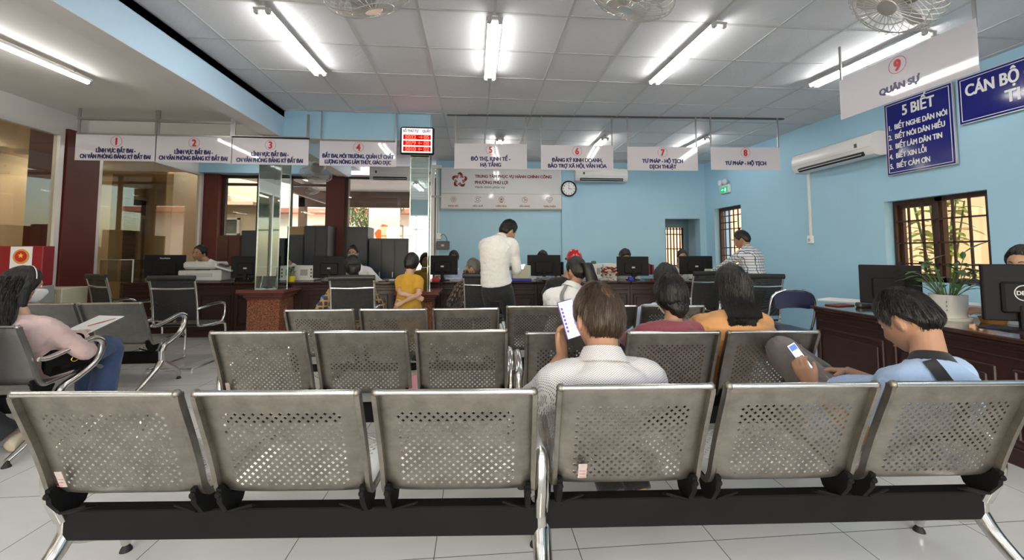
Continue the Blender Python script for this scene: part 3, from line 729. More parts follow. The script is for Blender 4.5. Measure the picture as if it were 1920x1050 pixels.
# emergency light with green exit sign on the right wall near the far corner
yy = at(1362, 350, X=wx(7.5))[1]; zz = at(1362, 350, X=wx(7.5))[2]
em = thing('emergency_exit_light', 'twin-head emergency lamp over a small green exit sign by the far corner', 'emergency light', (wx(yy), yy, zz))
M_wplas = mat('white_plastic', (.80, .80, .78), .4)
MB().bx(-.05, 0, -.14, .14, -.13, .03, .006).build('housing', M_wplas, em)
MB().bx(-.055, -.049, -.115, .115, -.115, -.01).build('exit_panel', emis('green_exit_panel', (.02, .42, .16), .55), em, None)
mb = MB(); mb.sphere((-.057, -.05, -.045), (.003, .014, .014), 10); mb.box((-.057, -.045, -.075), (.003, .03, .045), rotx(.3)); mb.box((-.057, .03, -.06), (.003, .05, .012)); mb.box((-.057, .055, -.06), (.003, .02, .03), rotx(.78)); mb.build('running_figure', emis('exit_sign_white', (.8, 1, .85), .8), em, None)
for s in (-1, 1):
    h = MB().lathe([(.02, 0), (.055, .03), (.055, .06), (.045, .065), (.001, .055)], (-.03, s*.075, .085), rot=rotz(PI) @ roty(PI/2), n=20).build('lamp_head', M_wplas, em)
# switch box with conduit on the right wall
yy = at(1521, 420, X=wx(5.6))[1]
cb = thing('switch_box', 'white switch box with a conduit rising to the right-wall air conditioner', 'switch', (wx(yy), yy, at(1521, 449, X=wx(yy))[2]))
MB().bx(-.045, 0, -.045, .045, -.06, .06, .008).build('box', M_wplas, cb)
MB().bx(-.05, -.043, -.018, .018, -.03, .015, .003).build('rocker', mat('grey_plastic', (.4, .4, .4), .4), cb)
MB().bx(-.025, 0, -.013, .013, .06, 1.15).build('conduit', M_wplas, cb, None)
# trunking, outlets and a wall box left of the information board
def xback(px, py=450): return at(px, py, Y=8.32)
p = xback(811); tk = thing('cable_trunking', 'white vertical cable trunking on the back wall left of the board', 'trunking', (p[0], by(p[0]), 0))
mb = MB(); mb.bx(-.05, .03, -.06, 0, .9, 3.0, .004); mb.build('trunk', M_wplas, tk)
MB().bx(.055, .085, -.03, 0, 1.45, 3.02, .003).bx(.10, .12, -.025, 0, .9, 3.0, .003).build('conduit', M_wplas, tk)
MB().bx(-.12, .16, -.09, 0, 2.98, 3.05, .004).build('top_box', M_wplas, tk)
MB().bx(-.13, .17, -.07, -.058, 2.38, 2.42).build('clamp', M_cap, tk, None)
for z in (1.50, 1.24, 1.12):
    MB().bx(-.075, .01, -.085, -.06, z-.06, z+.06, .004).build('outlet', M_wplas, tk)
p = xback(822, 443); ol = thing('wall_socket', 'white plug socket with looped cable above the black wall box', 'socket', (p[0], by(p[0]), p[2]))
MB().bx(-.05, .05, -.05, 0, -.06, .06, .006).build('plate', M_wplas, ol)
mb = MB(); mb.tube([(.03, -.05, .0), (.10, -.06, .04), (.16, -.04, -.05), (.14, -.03, -.2)], .005, 6, smooth=6); mb.build('cable', M_slot, ol, 60)
p = xback(830, 460); bxk = thing('black_wall_box', 'small black box mounted on the back wall behind the second monitor stand', 'box', (p[0], by(p[0]), p[2]))
bxk['label'] = 'small black box on the blue back wall below the information board'
MB().bx(-.13, .13, -.09, 0, -.085, .085, .008).build('housing', M_dgrey, bxk); MB().bx(-.03, .03, -.094, -.088, -.02, .02).build('badge', M_cap, bxk, None)
# ================================================================ steel waiting benches
def steel_mat(name, base, rough, dirt=.35, aniso=False):
    m = mat(name, base, rough, 1.0); N, L = nt(m); p = N['Principled BSDF']
    tc = N.new('ShaderNodeTexCoord'); n1 = N.new('ShaderNodeTexNoise'); n1.inputs['Scale'].default_value = 9; n1.inputs['Detail'].default_value = 8; n1.inputs['Roughness'].default_value = .7
    L.new(tc.outputs['Object'], n1.inputs['Vector'])
    n2 = N.new('ShaderNodeTexNoise'); n2.inputs['Scale'].default_value = 240; L.new(tc.outputs['Object'], n2.inputs['Vector'])
    cr = N.new('ShaderNodeValToRGB'); e = cr.color_ramp.elements; e[0].position = .35; e[1].position = .62
    e[0].color = tuple(c*(1-dirt) for c in base)+(1,); e[1].color = (*base, 1)
    L.new(n1.outputs['Fac'], cr.inputs[0]); L.new(cr.outputs[0], p.inputs['Base Color'])
    mr = N.new('ShaderNodeMapRange'); mr.inputs[3].default_value = rough+.12; mr.inputs[4].default_value = rough-.05
    L.new(n1.outputs['Fac'], mr.inputs[0]); L.new(mr.outputs[0], p.inputs['Roughness'])
    bp = N.new('ShaderNodeBump'); bp.inputs['Strength'].default_value = .04; bp.inputs['Distance'].default_value = .002
    L.new(n2.outputs['Fac'], bp.inputs['Height']); L.new(bp.outputs[0], p.inputs['Normal']); return m
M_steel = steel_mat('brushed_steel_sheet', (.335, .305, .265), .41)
M_pan = steel_mat('polished_seat_pan_glare', (.78, .77, .75), .26, .10)  # smoother steel; lighter base than the backs stands in for reflected ceiling light
M_chrome = steel_mat('worn_chrome_tube', (.74, .72, .68), .14, .2)
M_grey_steel = steel_mat('dark_grey_steel_mesh', (.40, .40, .39), .36, .2)
M_blk = mat('black_powder_coat', (.008, .0075, .0075), .65, var=.3, vscale=8, spec=.12)
M_rub = mat('black_rubber', (.01, .01, .01), .7)
# side profile of the one-piece shell: (y,z), y towards the sitter's front
PROF = catmull([(-.13, .795), (-.125, .775), (-.095, .70), (-.055, .60), (-.02, .50), (.0, .44), (.035, .405), (.09, .405), (.2, .42), (.32, .435), (.40, .43), (.43, .405)], 10)
_seg = np.concatenate([[0], np.cumsum(np.linalg.norm(np.diff(PROF, axis=0), axis=1))])
def prof(s): return np.interp(s, _seg, PROF[:, 0]), np.interp(s, _seg, PROF[:, 1])
S_END = _seg[-1]
def shell(cell, W, holes, fine=False):
    nx = int(round(W/cell)); cx = W/nx; ny = int(round(S_END/cell)); cy = S_END/ny
    mb = MB(); P2 = []; F = []; idx = {}
    def vid(a, b):
        if (a, b) not in idx: idx[(a, b)] = len(P2); P2.append((-W/2+a*cx, b*cy))
        return idx[(a, b)]
    arm, wd = .40, .165
    plus = [(wd, arm), (wd*1.0, wd*1.0), (arm, wd), (arm, -wd), (wd, -wd), (wd, -arm), (-wd, -arm), (-wd, -wd), (-arm, -wd), (-arm, wd), (-wd, wd), (-wd, arm)]
    for i in range(nx):
        for j in range(ny):
            s = (j+.5)*cy; u = (i+.5)/nx
            q = [vid(i, j), vid(i+1, j), vid(i+1, j+1), vid(i, j+1)]
            if (i+j) % 2 == 0 and holes(u, s):
                c0 = len(P2)
                for a, b in plus: P2.append((-W/2+(i+.5+a)*cx, (j+.5+b)*cy))
                k = [c0+n for n in range(12)]
                # corners: q2=(+,+) q1=(+,-) q0=(-,-) q3=(-,+)
                F += [(q[2], k[2], k[1], k[0]), (q[1], k[5], k[4], k[3]), (q[0], k[8], k[7], k[6]), (q[3], k[11], k[10], k[9]),
                      (q[2], q[1], k[3], k[2]), (q[1], q[0], k[6], k[5]), (q[0], q[3], k[9], k[8]), (q[3], q[2], k[0], k[11])]
            else: F.append(tuple(q))
    P2 = np.array(P2); y, z = prof(P2[:, 1]); e = np.abs(P2[:, 0])/(W/2)
    y = y+.016*e**5*np.where(P2[:, 1] < .42, 1, 0)*1.0
    z = z+.012*e**5*np.where(P2[:, 1] >= .42, 1, 0)
    mb.add(np.column_stack([P2[:, 0], y, z]), F); return mb
SW = .505
def holes_big(u, s): return (.125 < u < .875) and ((.065 < s < .375) or (.48 < s < .80))
def make_seat(bench, x, shell_me, steel, sub):
    st = link('seat_shell', shell_me, bench, (x, 0, 0))
    for nm, me in sub: link(nm, me, st)
    return st
def bench_arm(style):
    mb = MB()
    if style == 1:
        mb.tube([(0, .075, .29), (0, .03, .40), (0, .025, .47), (0, .05, .535), (0, .13, .575), (0, .26, .60), (0, .36, .585), (0, .39, .53), (0, .36, .45), (0, .30, .41)], [.021, .022, .024, .026, .024, .022, .021, .019, .018, .016], 12, smooth=6, flat=(1.0, .8))
    else:
        mb.tube([(0, -.03, .58), (0, .03, .575), (0, .15, .60), (0, .30, .635), (0, .38, .61), (0, .385, .54), (0, .33, .46), (0, .22, .40), (0, .13, .365), (0, .10, .31)], [.014, .018, .019, .022, .025, .026, .025, .024, .025, .028], 12, smooth=6)
    return mb
def bench_leg():
    mb = MB()
    mb.tube([(0, .10, .33), (0, .10, .20)], [.030, .026], 12)
    mb.tube([(0, .10, .23), (0, .04, .165), (0, -.10, .07), (0, -.17, .032)], [.030, .026, .021, .018], 10, smooth=6)
    mb.tube([(0, .10, .23), (0, .16, .185), (0, .26, .13), (0, .33, .07), (0, .34, .03)], [.030, .028, .024, .020, .017], 10, smooth=6)
    return mb
def make_bench(label, n, pitch, steel, arm_style, cell, group, holes):
    b = thing('waiting_bench', label, 'bench', (0, 0, 0), 0, group)
    me = evalmods(shell(cell, SW, holes), [('SOLIDIFY', dict(thickness=.0012, offset=0))], steel)
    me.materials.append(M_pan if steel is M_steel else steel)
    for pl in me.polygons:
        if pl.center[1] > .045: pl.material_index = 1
    me.set_sharp_from_angle(angle=R(50))
    s = np.linspace(0, .44, 30); y, z = prof(s)
    sub = []
    rail = MB().cyl((-SW/2+.004, -.132, .798), (SW/2-.004, -.132, .798), .0095, n=12)
    sub.append(('top_rail', rail.mesh('top_rail', M_chrome, 50)))
    for sx in (-1, 1):
        mb = MB(); ring = []
        ss = np.concatenate([np.linspace(0, S_END, 48)]); yy, zz = prof(ss)
        for i in range(len(ss)):
            x0 = sx*SW/2; w = .006; ring.append([(x0-sx*.003, yy[i]+.016, zz[i]+.004), (x0+sx*.012, yy[i]+.018, zz[i]+.004), (x0+sx*.014, yy[i]+.004, zz[i]-.004), (x0+sx*.012, yy[i]-.006, zz[i]-.006), (x0-sx*.003, yy[i]-.006, zz[i]-.004)])
        mb.loft(ring); mb.sphere((x0, -.126, .796), .0145, 12)
        sub.append(('side_flange', mb.mesh('side_flange', steel, 40)))
        mb = MB(); xb = sx*(SW/2-.012)
        mb.prism([(-.022, .445), (-.004, .448), (.014, .425), (.05, .397), (.11, .398), (.12, .388), (.10, .345), (.06, .325), (.02, .345), (-.015, .395)], (xb-.009, 0, 0), (0, 1, 0), (0, 0, 1), (.018, 0, 0))
        mb.box((xb-sx*.05, .03, .352), (.085, .045, .008), rotx(-.5) @ roty(sx*.25), .003)
        mb.lathe([(.009, 0), (.011, .003), (.007, .008), (.001, .009)], (xb, -.022, .425), n=12, rot=rotx(PI/2))
        sub.append(('bracket', mb.mesh('bracket', M_blk, 30)))
    xs = [(i-(n-1)/2)*pitch for i in range(n)]
    for x in xs: make_seat(b, x, me, steel, sub)
    L = xs[-1]-xs[0]+SW
    mb = MB(); mb.box((0, .10, .27), (L+.06, .055, .105), None, .004); mb.build('beam', M_blk, b, 30)
    amesh = bench_arm(arm_style).mesh('armrest', M_chrome, 60); lmesh = bench_leg().mesh('leg', M_chrome, 60)
    for sx in (-1, 1):
        link('armrest', amesh, b, (sx*(L/2+.036), 0, 0)); lg = link('leg', lmesh, b, (sx*(L/2+.036), 0, 0))
        for y in (-.17, .34): MB().lathe([(.005, .032), (.010, .026), (.020, .009), (.022, 0), (.001, 0)], (0, y, 0), n=16).build('foot_glide', M_rub, lg)
    return b
PITCHX = .567
bench = make_bench('', 3, PITCHX, M_steel, 1, .01435, 'three-seat perforated steel benches', holes_big)
_spots = [((-1.45, 1.43), (.18, 1.32), 'nearest steel bench, its three empty seats left of the aisle gap'),
          ((.32, 1.345), (1.87, 1.262), 'nearest steel bench carrying the balding man and the man in the blue polo'),
          ((-1.47, 2.42), (.16, 2.34), 'empty steel bench in the second row, left of the man with the phone'),
          ((.29, 2.25), (1.90, 2.16), 'steel bench in the second row under the maroon and orange women'),
          ((-1.44, 3.30), (.13, 3.26), 'empty steel bench in the third row behind the child in yellow'),
          ((.28, 3.38), (1.86, 3.28), 'steel bench in the third row, farthest of the benches under the women')]
for i, (a, b_, lab) in enumerate(_spots):
    ang = math.atan2(b_[1]-a[1], b_[0]-a[0]); c = ((a[0]+b_[0])/2, (a[1]+b_[1])/2)
    o = bench if i == 0 else dup(bench)
    nrm = (-math.sin(ang), math.cos(ang))
    o.location = (c[0]+nrm[0]*.13, c[1]+nrm[1]*.13, 0); o.rotation_euler = (0, 0, ang); o['label'] = lab
BENCH = _spots
# stickers on seat backs
def sticker(px, py, row, w, h, label, red):
    (xa, ya), (xb, yb), _ = _spots[row]; Y = ya+.12
    for _k in range(4):
        p = at(px, py, Y=Y); yp = float(np.interp(-p[2], -PROF[:40, 1], PROF[:40, 0])); Y = ya+(yb-ya)*(p[0]-xa)/(xb-xa)+.13+yp-.010
    p = at(px, py, Y=Y)
    t = thing('paper_sticker', label, 'sticker', tuple(p), R(-3.5)); 
    MB().box((0, 0, 0), (w, .001, h), rotx(.36)).build('paper', mat('aged_paper_sticker', (.42, .36, .34), .6, var=.25, vscale=60), t, None)
    mb = MB()
    for i in range(5): mb.box((0, -.0012-.0006*0, (i-2)*h*.16), (w*.7, .0006, h*.035), rotx(.36))
    mb.xform(rotx(0), None); mb.build('faded_print', mat('faded_red_print', (.5, .12, .12), .6), t, None)
    return t
sticker(114, 899, 0, .024, .065, 'faded pink sticker on the back of the left seat of the nearest empty bench', True)
sticker(1092, 883, 1, .030, .062, 'white sticker with red print on the seat back behind the balding man', True)
sticker(427, 725, 2, .022, .05, 'small pale sticker on the second-row seat back left of the pink sheet', True)
# grey fine-mesh benches of the left bay
def holes_fine(u, s): return False
def mesh_mat():
    m = steel_mat('fine_punched_grey_steel', (.40, .40, .39), .38, .15); N, L = nt(m); p = N['Principled BSDF']
    tc = N.new('ShaderNodeTexCoord'); vo = N.new('ShaderNodeTexVoronoi'); vo.inputs['Scale'].default_value = 170; vo.inputs['Randomness'].default_value = .0
    L.new(tc.outputs['Object'], vo.inputs['Vector']); lt = N.new('ShaderNodeMath'); lt.operation = 'GREATER_THAN'; lt.inputs[1].default_value = .30
    L.new(vo.outputs['Distance'], lt.inputs[0]); L.new(lt.outputs[0], p.inputs['Alpha']); return m
M_punch = mesh_mat()
gb = make_bench('', 3, .555, M_grey_steel, 2, .03, 'grey punched-steel benches of the left bay', holes_fine)
for ch in _children[gb.name]:
    if ch.name.startswith('seat_shell'): ch.data.materials[0] = M_punch
p = at(351, 605, Y=4.25)
gb.location = (-2.95-.84, 4.03, 0); gb['label'] = 'empty grey bench of the left bay, in front of the office chairs'
g2 = dup(gb, (-3.56, 2.84, 0), 0, 'grey bench of the left bay on which the woman in pink sits')


# ================================================================ chrome-framed office visitor chairs
M_net = mat('black_mesh_fabric', (.016, .016, .017), .7); 
_N, _L = nt(M_net); _p = _N['Principled BSDF']; _tc = _N.new('ShaderNodeTexCoord'); _ck = _N.new('ShaderNodeTexVoronoi'); _ck.inputs['Scale'].default_value = 260; _ck.inputs['Randomness'].default_value = 0
_L.new(_tc.outputs['Object'], _ck.inputs['Vector']); _q = _N.new('ShaderNodeMath'); _q.operation = 'GREATER_THAN'; _q.inputs[1].default_value = .22
_L.new(_ck.outputs['Distance'], _q.inputs[0]); _L.new(_q.outputs[0], _p.inputs['Alpha'])
M_chr = mat('bright_chrome', (.78, .77, .75), .10, 1.0)
M_vinyl = mat('black_vinyl', (.014, .014, .015), .4)
def office_chair(label, loc, rz):
    t = thing('visitor_chair', label, 'chair', loc, rz, 'chrome-framed mesh visitor chairs')
    W = .46
    bp = catmull([(.20, .44), (-.16, .45), (-.215, .50), (-.23, .62), (-.255, .78), (-.30, .97)], 8)
    for sx in (-1, 1): MB().tube([(sx*W/2, y, z) for y, z in bp], .0135, 8, flat=(1.1, .9)).build('side_rail', M_chr, t, 60)
    mb = MB(); mb.tube([(-W/2, -.275, .865), (0, -.285, .86), (W/2, -.275, .865)], .012, 8, smooth=6); mb.build('cross_bar', M_chr, t, 60)
    s = catmull([(-.222, .52), (-.232, .64), (-.255, .78), (-.296, .955)], 8)
    mb = MB(); mb.loft([[(x, y-.012*(1-(2*x/W)**2), z) for x in np.linspace(-W/2+.012, W/2-.012, 9)] for y, z in s], closed=False); mb.build('back_mesh', M_net, t, 80)
    mb = MB(); mb.tube([(-W/2-.012, -.303, .975), (0, -.31, .978), (W/2+.012, -.303, .975)], [.022]*3, 10, smooth=4, flat=(.8, 1.4)); mb.build('top_pad', M_vinyl, t, 60)
    s = catmull([(-.20, .475), (-.1, .452), (.08, .452), (.2, .458), (.235, .43)], 6)
    mb = MB(); mb.loft([[(x, y, z) for x in np.linspace(-W/2+.01, W/2-.01, 7)]+[(x, y, z-.02) for x in np.linspace(W/2-.01, -W/2+.01, 7)] for y, z in s]); mb.build('seat_sling', M_vinyl, t, 60)
    for sx in (-1, 1):
        x = sx*(W/2+.03); mb = MB(); mb.tube([(sx*W/2, -.235, .64), (x, -.20, .655), (x, .0, .67), (x, .13, .665), (x, .175, .63), (x, .17, .53), (x, .12, .455), (sx*W/2, .05, .445)], .0125, 8, smooth=6); am = mb.build('arm_loop', M_chr, t, 60)
        mb = MB(); mb.tube([(x, -.14, .672), (x, .1, .683)], .016, 8, flat=(1.2, .6)); mb.build('arm_pad', M_vinyl, am, 60)
    mb = MB()
    for sx in (-1, 1): mb.tube([(sx*W/2, .0, .435), (sx*W/2, .20, .425), (sx*W/2, .245, .36), (sx*W/2, .25, .08), (sx*W/2, .21, .016), (sx*W/2, -.27, .014)], .0135, 8, smooth=6)
    mb.cyl((-W/2, -.27, .014), (W/2, -.27, .014), .0135, n=8); mb.cyl((-W/2, .1, .435), (W/2, .1, .435), .012, n=8); mb.build('cantilever_base', M_chr, t, 60)
    return t
def chair_at(pxc, pytop, Y, rz, label, first=[None]):
    p = at(pxc, pytop, Y=Y)
    if first[0] is None: first[0] = office_chair(label, (0, 0, 0), 0); o = first[0]
    else: o = dup(first[0], label=label)
    o.rotation_euler = (0, 0, rz); o.location = (p[0]+.30*-math.sin(rz)*1.0, Y+.30*math.cos(rz), 0); return o
chair_at(322, 526, 4.62, R(-2), 'empty black mesh chair with chrome arms in front of the white copier')
chair_at(180, 520, 5.0, R(-30), 'black mesh chair nearest the broad red pillar')
chair_at(660, 528, 4.55, R(2), 'black mesh chair in which the woman in plaid sits')
chair_at(905, 528, 4.85, R(-12), 'black mesh chair beside the standing man in the white shirt')
chair_at(1330, 528, 5.12, R(8), 'black mesh chair behind the shoulder of the woman in orange')
chair_at(1432, 528, 4.40, R(-3), 'black mesh chair next to the navy folding chair')
# navy folding chair
t = thing('folding_chair', 'navy padded folding chair with chrome tube frame against the right wall', 'chair', (0, 0, 0))
p = at(1492, 546, Y=3.80); t.location = (p[0], 3.95, 0); t.rotation_euler = (0, 0, R(-8))
mb = MB()
mb.tube([(-.21, .24, .015), (-.21, -.02, .40), (-.225, -.10, .62), (-.20, -.135, .80), (-.12, -.15, .865), (0, -.155, .875), (.12, -.15, .865), (.20, -.135, .80), (.225, -.10, .62), (.21, -.02, .40), (.21, .24, .015)], .0125, 8, smooth=6)
mb.build('front_tube_frame', M_chr, t, 60)
mb = MB(); mb.tube([(-.19, -.24, .015), (-.19, .05, .40), (-.19, .15, .44)], .0115, 8, smooth=4); mb.tube([(.19, -.24, .015), (.19, .05, .40), (.19, .15, .44)], .0115, 8, smooth=4); mb.cyl((-.19, -.2, .06), (.19, -.2, .06), .01); mb.build('rear_leg_frame', M_chr, t, 60)
M_navy = mat('navy_vinyl', (.012, .016, .055), .4)
mb = MB(); a = np.linspace(0, 2*PI, 40, endpoint=False)
poly = [(.19*np.sign(math.cos(q))*abs(math.cos(q))**.6, .775+.085*np.sign(math.sin(q))*abs(math.sin(q))**.6+(.012*math.cos(4*math.cos(q)) if math.sin(q) < 0 else 0)) for q in a]
mb.prism(poly, (0, -.155, 0), (1, 0, 0), (0, -.0, 1), (0, .035, 0)); mb.build('backrest', M_navy, t, 40)
mb = MB(); mb.box((0, .05, .445), (.39, .38, .035), rotx(.04), .015); mb.build('seat', M_navy, t, 40)
# ================================================================ hanging counter signs
M_panel = mat('glossy_sign_panel', (.66, .64, .68), .06)
M_ink = mat('dark_blue_sign_print', (.018, .012, .11), .3)
M_redink = mat('red_sign_print', (.55, .015, .02), .3)
M_rod = mat('grey_steel_rod', (.38, .37, .36), .35, .7)
def ring(mb, c, r, w, n=40, ax=(V(1, 0, 0), V(0, 0, 1))):
    a = np.linspace(0, 2*PI, n, endpoint=False); c = np.asarray(c, float)
    v = np.vstack([c+np.outer((r-w)*np.cos(a), ax[0])+np.outer((r-w)*np.sin(a), ax[1]), c+np.outer(r*np.cos(a), ax[0])+np.outer(r*np.sin(a), ax[1])])
    mb.add(v, [(i, (i+1) % n, n+(i+1) % n, n+i) for i in range(n)])
def hanging_sign(num, lines, tl, br, Y, rz, ceil, label, widths=None, frame=None):
    p, q = at(*tl, Y=Y), at(*br, Y=Y); W, H = q[0]-p[0], p[2]-q[2]
    t = thing('hanging_sign', label, 'sign', ((p[0]+q[0])/2, Y, p[2]), rz, 'numbered signs hanging over the counters')
    sign_body(t, num, lines, W, H, ceil-p[2], widths, frame); return t
def sign_body(t, num, lines, W, H, up, widths=None, frame=None, numsize=.125, lsize=.072):
    MB().box((0, 0, -H/2), (W, .006, H), None, .001).build('panel', M_panel, t, None)
    yy = -.0045
    text(str(num), numsize, M_redink, t, (0, yy, -.085*H/.36), bold=.0065, sx=.8, name='number')
    mb = MB(); ring(mb, (0, yy, -.085*H/.36), .068, .004); mb.build('number_ring', M_redink, t, None)
    for i, s in enumerate(lines):
        z = -H*(.60+.235*i) if len(lines) == 2 else -H*.70
        text(s, lsize, M_ink, t, (0, yy, z), bold=.0046, width=(widths[i] if widths else None), name='lettering')
    for sx in (-1, 1):
        x = sx*(W/2-.012) if frame is None else sx*(W/2-.02)
        MB().box((x, .008, ((up if frame is None else SLAB_Z-t.location.z)-.06)/2), (.018 if frame is None else .03, .012, (up if frame is None else SLAB_Z-t.location.z)+.06)).build('hanger', M_rod, t, None)
    if frame: MB().box((0, .008, up-.015), (W, .025, .03)).box((0, .008, .012), (W, .025, .024)).build('top_bar', M_rod, t, None)
def ys(px): return 5.55-.052*(at(px, 300, Y=5.5)[0]+.34)
hanging_sign(1, ['LĨNH VỰC ĐẤT ĐAI -', 'CN VĂN PHÒNG ĐĂNG KÝ ĐẤT ĐAI'], (143, 252), (292, 303), 5.46, 0, at(220, 221, Y=5.46)[2], 'white hanging sign numbered 1, next to the broad red pillar', (.46, .82), 1)
hanging_sign(2, ['LĨNH VỰC ĐẤT ĐAI -', 'CN VĂN PHÒNG ĐĂNG KÝ ĐẤT ĐAI'], (292.5, 255), (434.5, 306), 5.46, 0, at(362, 226, Y=5.46)[2], 'white hanging sign numbered 2, between signs 1 and 3', (.46, .82), 1)
hanging_sign(3, ['LĨNH VỰC ĐẤT ĐAI -', 'CN VĂN PHÒNG ĐĂNG KÝ ĐẤT ĐAI'], (435, 259), (578, 310), 5.46, 0, at(500, 255, Y=5.46)[2], 'white hanging sign numbered 3, below the corner of the blue beams', (.46, .82), 1)
hanging_sign(4, ['ĐẤT ĐAI, MÔI TRƯỜNG, QUẢN LÝ CHẤT', 'LƯỢNG NÔNG LÂM THỦY, GIÁO DỤC'], (600, 264), (743, 313), 5.54, 0, CEIL_Z, 'white hanging sign numbered 4, left of the red queue display', (.93, .86))
hanging_sign(5, ['ĐÔ THỊ, KINH TẾ -', 'HẠ TẦNG'], (852, 268), (987.5, 318), ys(920), R(-3), CEIL_Z, 'white hanging sign numbered 5, right of the red queue display', (.54, .28))
hanging_sign(6, ['ĐĂNG KÝ KINH DOANH,', 'BẢO TRỢ XÃ HỘI, VĂN HÓA'], (1014.5, 271), (1149, 320), ys(1082), R(-3), CEIL_Z, 'white hanging sign numbered 6, above the clock and back-wall air conditioner', (.70, .81))
hanging_sign(7, ['TƯ PHÁP - HỘ TỊCH', 'DỊCH THUẬT'], (1177, 274), (1307, 321), ys(1242), R(-3), CEIL_Z, 'white hanging sign numbered 7, between signs 6 and 8', (.57, .37))
hanging_sign(8, ['TƯ PHÁP - HỘ TỊCH'], (1334, 275), (1461, 320), ys(1398), R(-3), CEIL_Z, 'white hanging sign numbered 8, over the small green exit sign', (.58,))
t = thing('hanging_sign', 'large white hanging sign numbered 9 near the right wall, turned sideways to the others', 'sign', (3.36, 2.90, 2.84), -PI/2+R(1.5), 'numbered signs hanging over the counters')
sign_body(t, 9, ['QUÂN SỰ'], 1.02, .37, CEIL_Z-2.84, (.30,))
# ceiling rail carrying signs 5 to 8
p, q = at(838, 215, Z=CEIL_Z-.01), at(1470, 223, Z=CEIL_Z-.01)
rl = thing('sign_rail', 'dark steel rail on the ceiling carrying signs 5 to 8', 'rail', tuple((p+q)/2), math.atan2(q[1]-p[1], q[0]-p[0]))
MB().box((0, .01, 0), (np.linalg.norm(q-p), .03, .02)).build('rail', mat('dark_steel_rail', (.10, .10, .10), .4, .5), rl, None)

# ================================================================ red LED queue display
p, q = at(750, 236, Y=5.47), at(813.5, 290, Y=5.47); W, H = q[0]-p[0], p[2]-q[2]
t = thing('queue_display', 'queue number display with glowing red digits on the mirrored pillar', 'display', ((p[0]+q[0])/2, 5.47, (p[2]+q[2])/2))
mb = MB(); mb.box((0, .05, 0), (W, .07, H), None, .02); mb.build('housing', mat('black_display_frame', (.012, .012, .013), .35), t)
MB().box((0, .012, 0), (W-.05, .008, H-.05)).build('face_plate', emis('lit_face_plate', (.78, .68, .66), .62), t, None)
M_led, M_ledbg = emis('red_led', (1.0, .045, .03), 2.2), emis('red_led_row', (.75, .012, .01), .32)
text('SỐ THỨ TỰ', .046, M_ink, t, (-.085, .006, H/2-.062), bold=.0015, sx=.85); text('QUẦY', .046, M_ink, t, (.125, .006, H/2-.062), bold=.0015, sx=.85)
for i, (a, b, d) in enumerate((('5032', '05', 1), ('3079', '08', -1), ('5010', '02', -1))):
    z = .045-.082*i; rw = thing('led_row', None, None); 
    MB().box((0, .006, z), (W-.09, .006, .062)).build('led_row', M_ledbg, t, None); bpy.data.objects.remove(rw)
    text(a, .072, M_led, t, (-.085, .002, z), bold=.003, name='digits'); text(b, .072, M_led, t, (.125, .002, z), bold=.003, name='digits')
    mb = MB(); mb.box((.045, .002, z), (.05, .002, .008)); s = d
    mb.box((.045+s*.018, .002, z+.009), (.026, .002, .007), roty(s*.8)); mb.box((.045+s*.018, .002, z-.009), (.026, .002, .007), roty(-s*.8)); mb.build('arrow', M_led, t, None)
MB().box((0, .10, 0), (.12, .10, .14)).build('wall_mount', M_dgrey, t, None)

# ================================================================ information board on the back wall
p, q = at(827, 312, Y=8.24), at(1053, 392, Y=8.24); W, H = q[0]-p[0], p[2]-q[2]; bang = math.atan2(by(2)-by(0), 2)
bd = thing('information_board', 'white information board with a dark red star emblem on the back wall', 'board', ((p[0]+q[0])/2, by((p[0]+q[0])/2)-.09, p[2]), bang)
M_bd = mat('glossy_board_panel', (.66, .66, .66), .07); M_dred = mat('dark_red_print', (.22, .008, .012), .35)
h1 = H*.64
MB().box((0, .03, -h1/2), (W, .05, h1-.004), None, .003).build('upper_panel', M_bd, bd, None)
MB().box((0, .03, -(h1+H)/2), (W, .05, H-h1-.004), None, .003).build('lower_panel', M_bd, bd, None)
MB().box((0, .058, -H/2), (W+.02, .012, H+.02)).build('backing', M_rod, bd, None)
def bpx(px, py): return (px-940)/226*W, (312-py)/80*H      # local board coordinates of a photo position
cx, cz = bpx(861, 336.5); Rr = .165
el = catmull([(-.30, .62), (-.22, .84), (.02, .97), (.24, .88), (.36, .68), (.46, .46), (.56, .24)], 5).tolist()+[(.07, .27)]+catmull([(.10, .46), (.05, .60), (-.06, .70), (-.18, .70), (-.30, .62)], 4).tolist()[:-1]
mb, ms = MB(), MB()
for k in range(5):
    a = -k*2*PI/5; c_, s_ = math.cos(a), math.sin(a); rt = lambda P: [((x*c_-y*s_)*Rr, (x*s_+y*c_)*Rr) for x, y in P]
    mb.prism(rt(el), (cx, .002, cz), (1, 0, 0), (0, 0, 1), (0, .003, 0))
    for x in (.18, .31, .435): ms.prism(rt([(x, .25), (x+.028, .25), (x-.02, .62), (x-.045, .62)]), (cx, .0005, cz), (1, 0, 0), (0, 0, 1), (0, .001, 0))
em_ = mb.build('star_emblem', M_dred, bd, None); ms.build('emblem_lines', M_bd, em_, None)
for s, px, py, px1, sz in (('TRUNG TÂM PHỤC VỤ HÀNH CHÍNH CÔNG', 890, 329, 1034, .085), ('PHƯỜNG PHÚ LỢI', 890, 341, 951, .085)):
    x0, z0 = bpx(px, py); x1, _ = bpx(px1, py); text(s, sz, M_dred, bd, ((x0+x1)/2, .002, z0), bold=.004, width=x1-x0)
x0, z0 = bpx(890, 350); x1, _ = bpx(945, 350); text('Hành chính phục vụ', .06, mat('grey_print', (.06, .06, .07), .4), bd, ((x0+x1)/2, .002, z0), bold=.001, width=x1-x0)
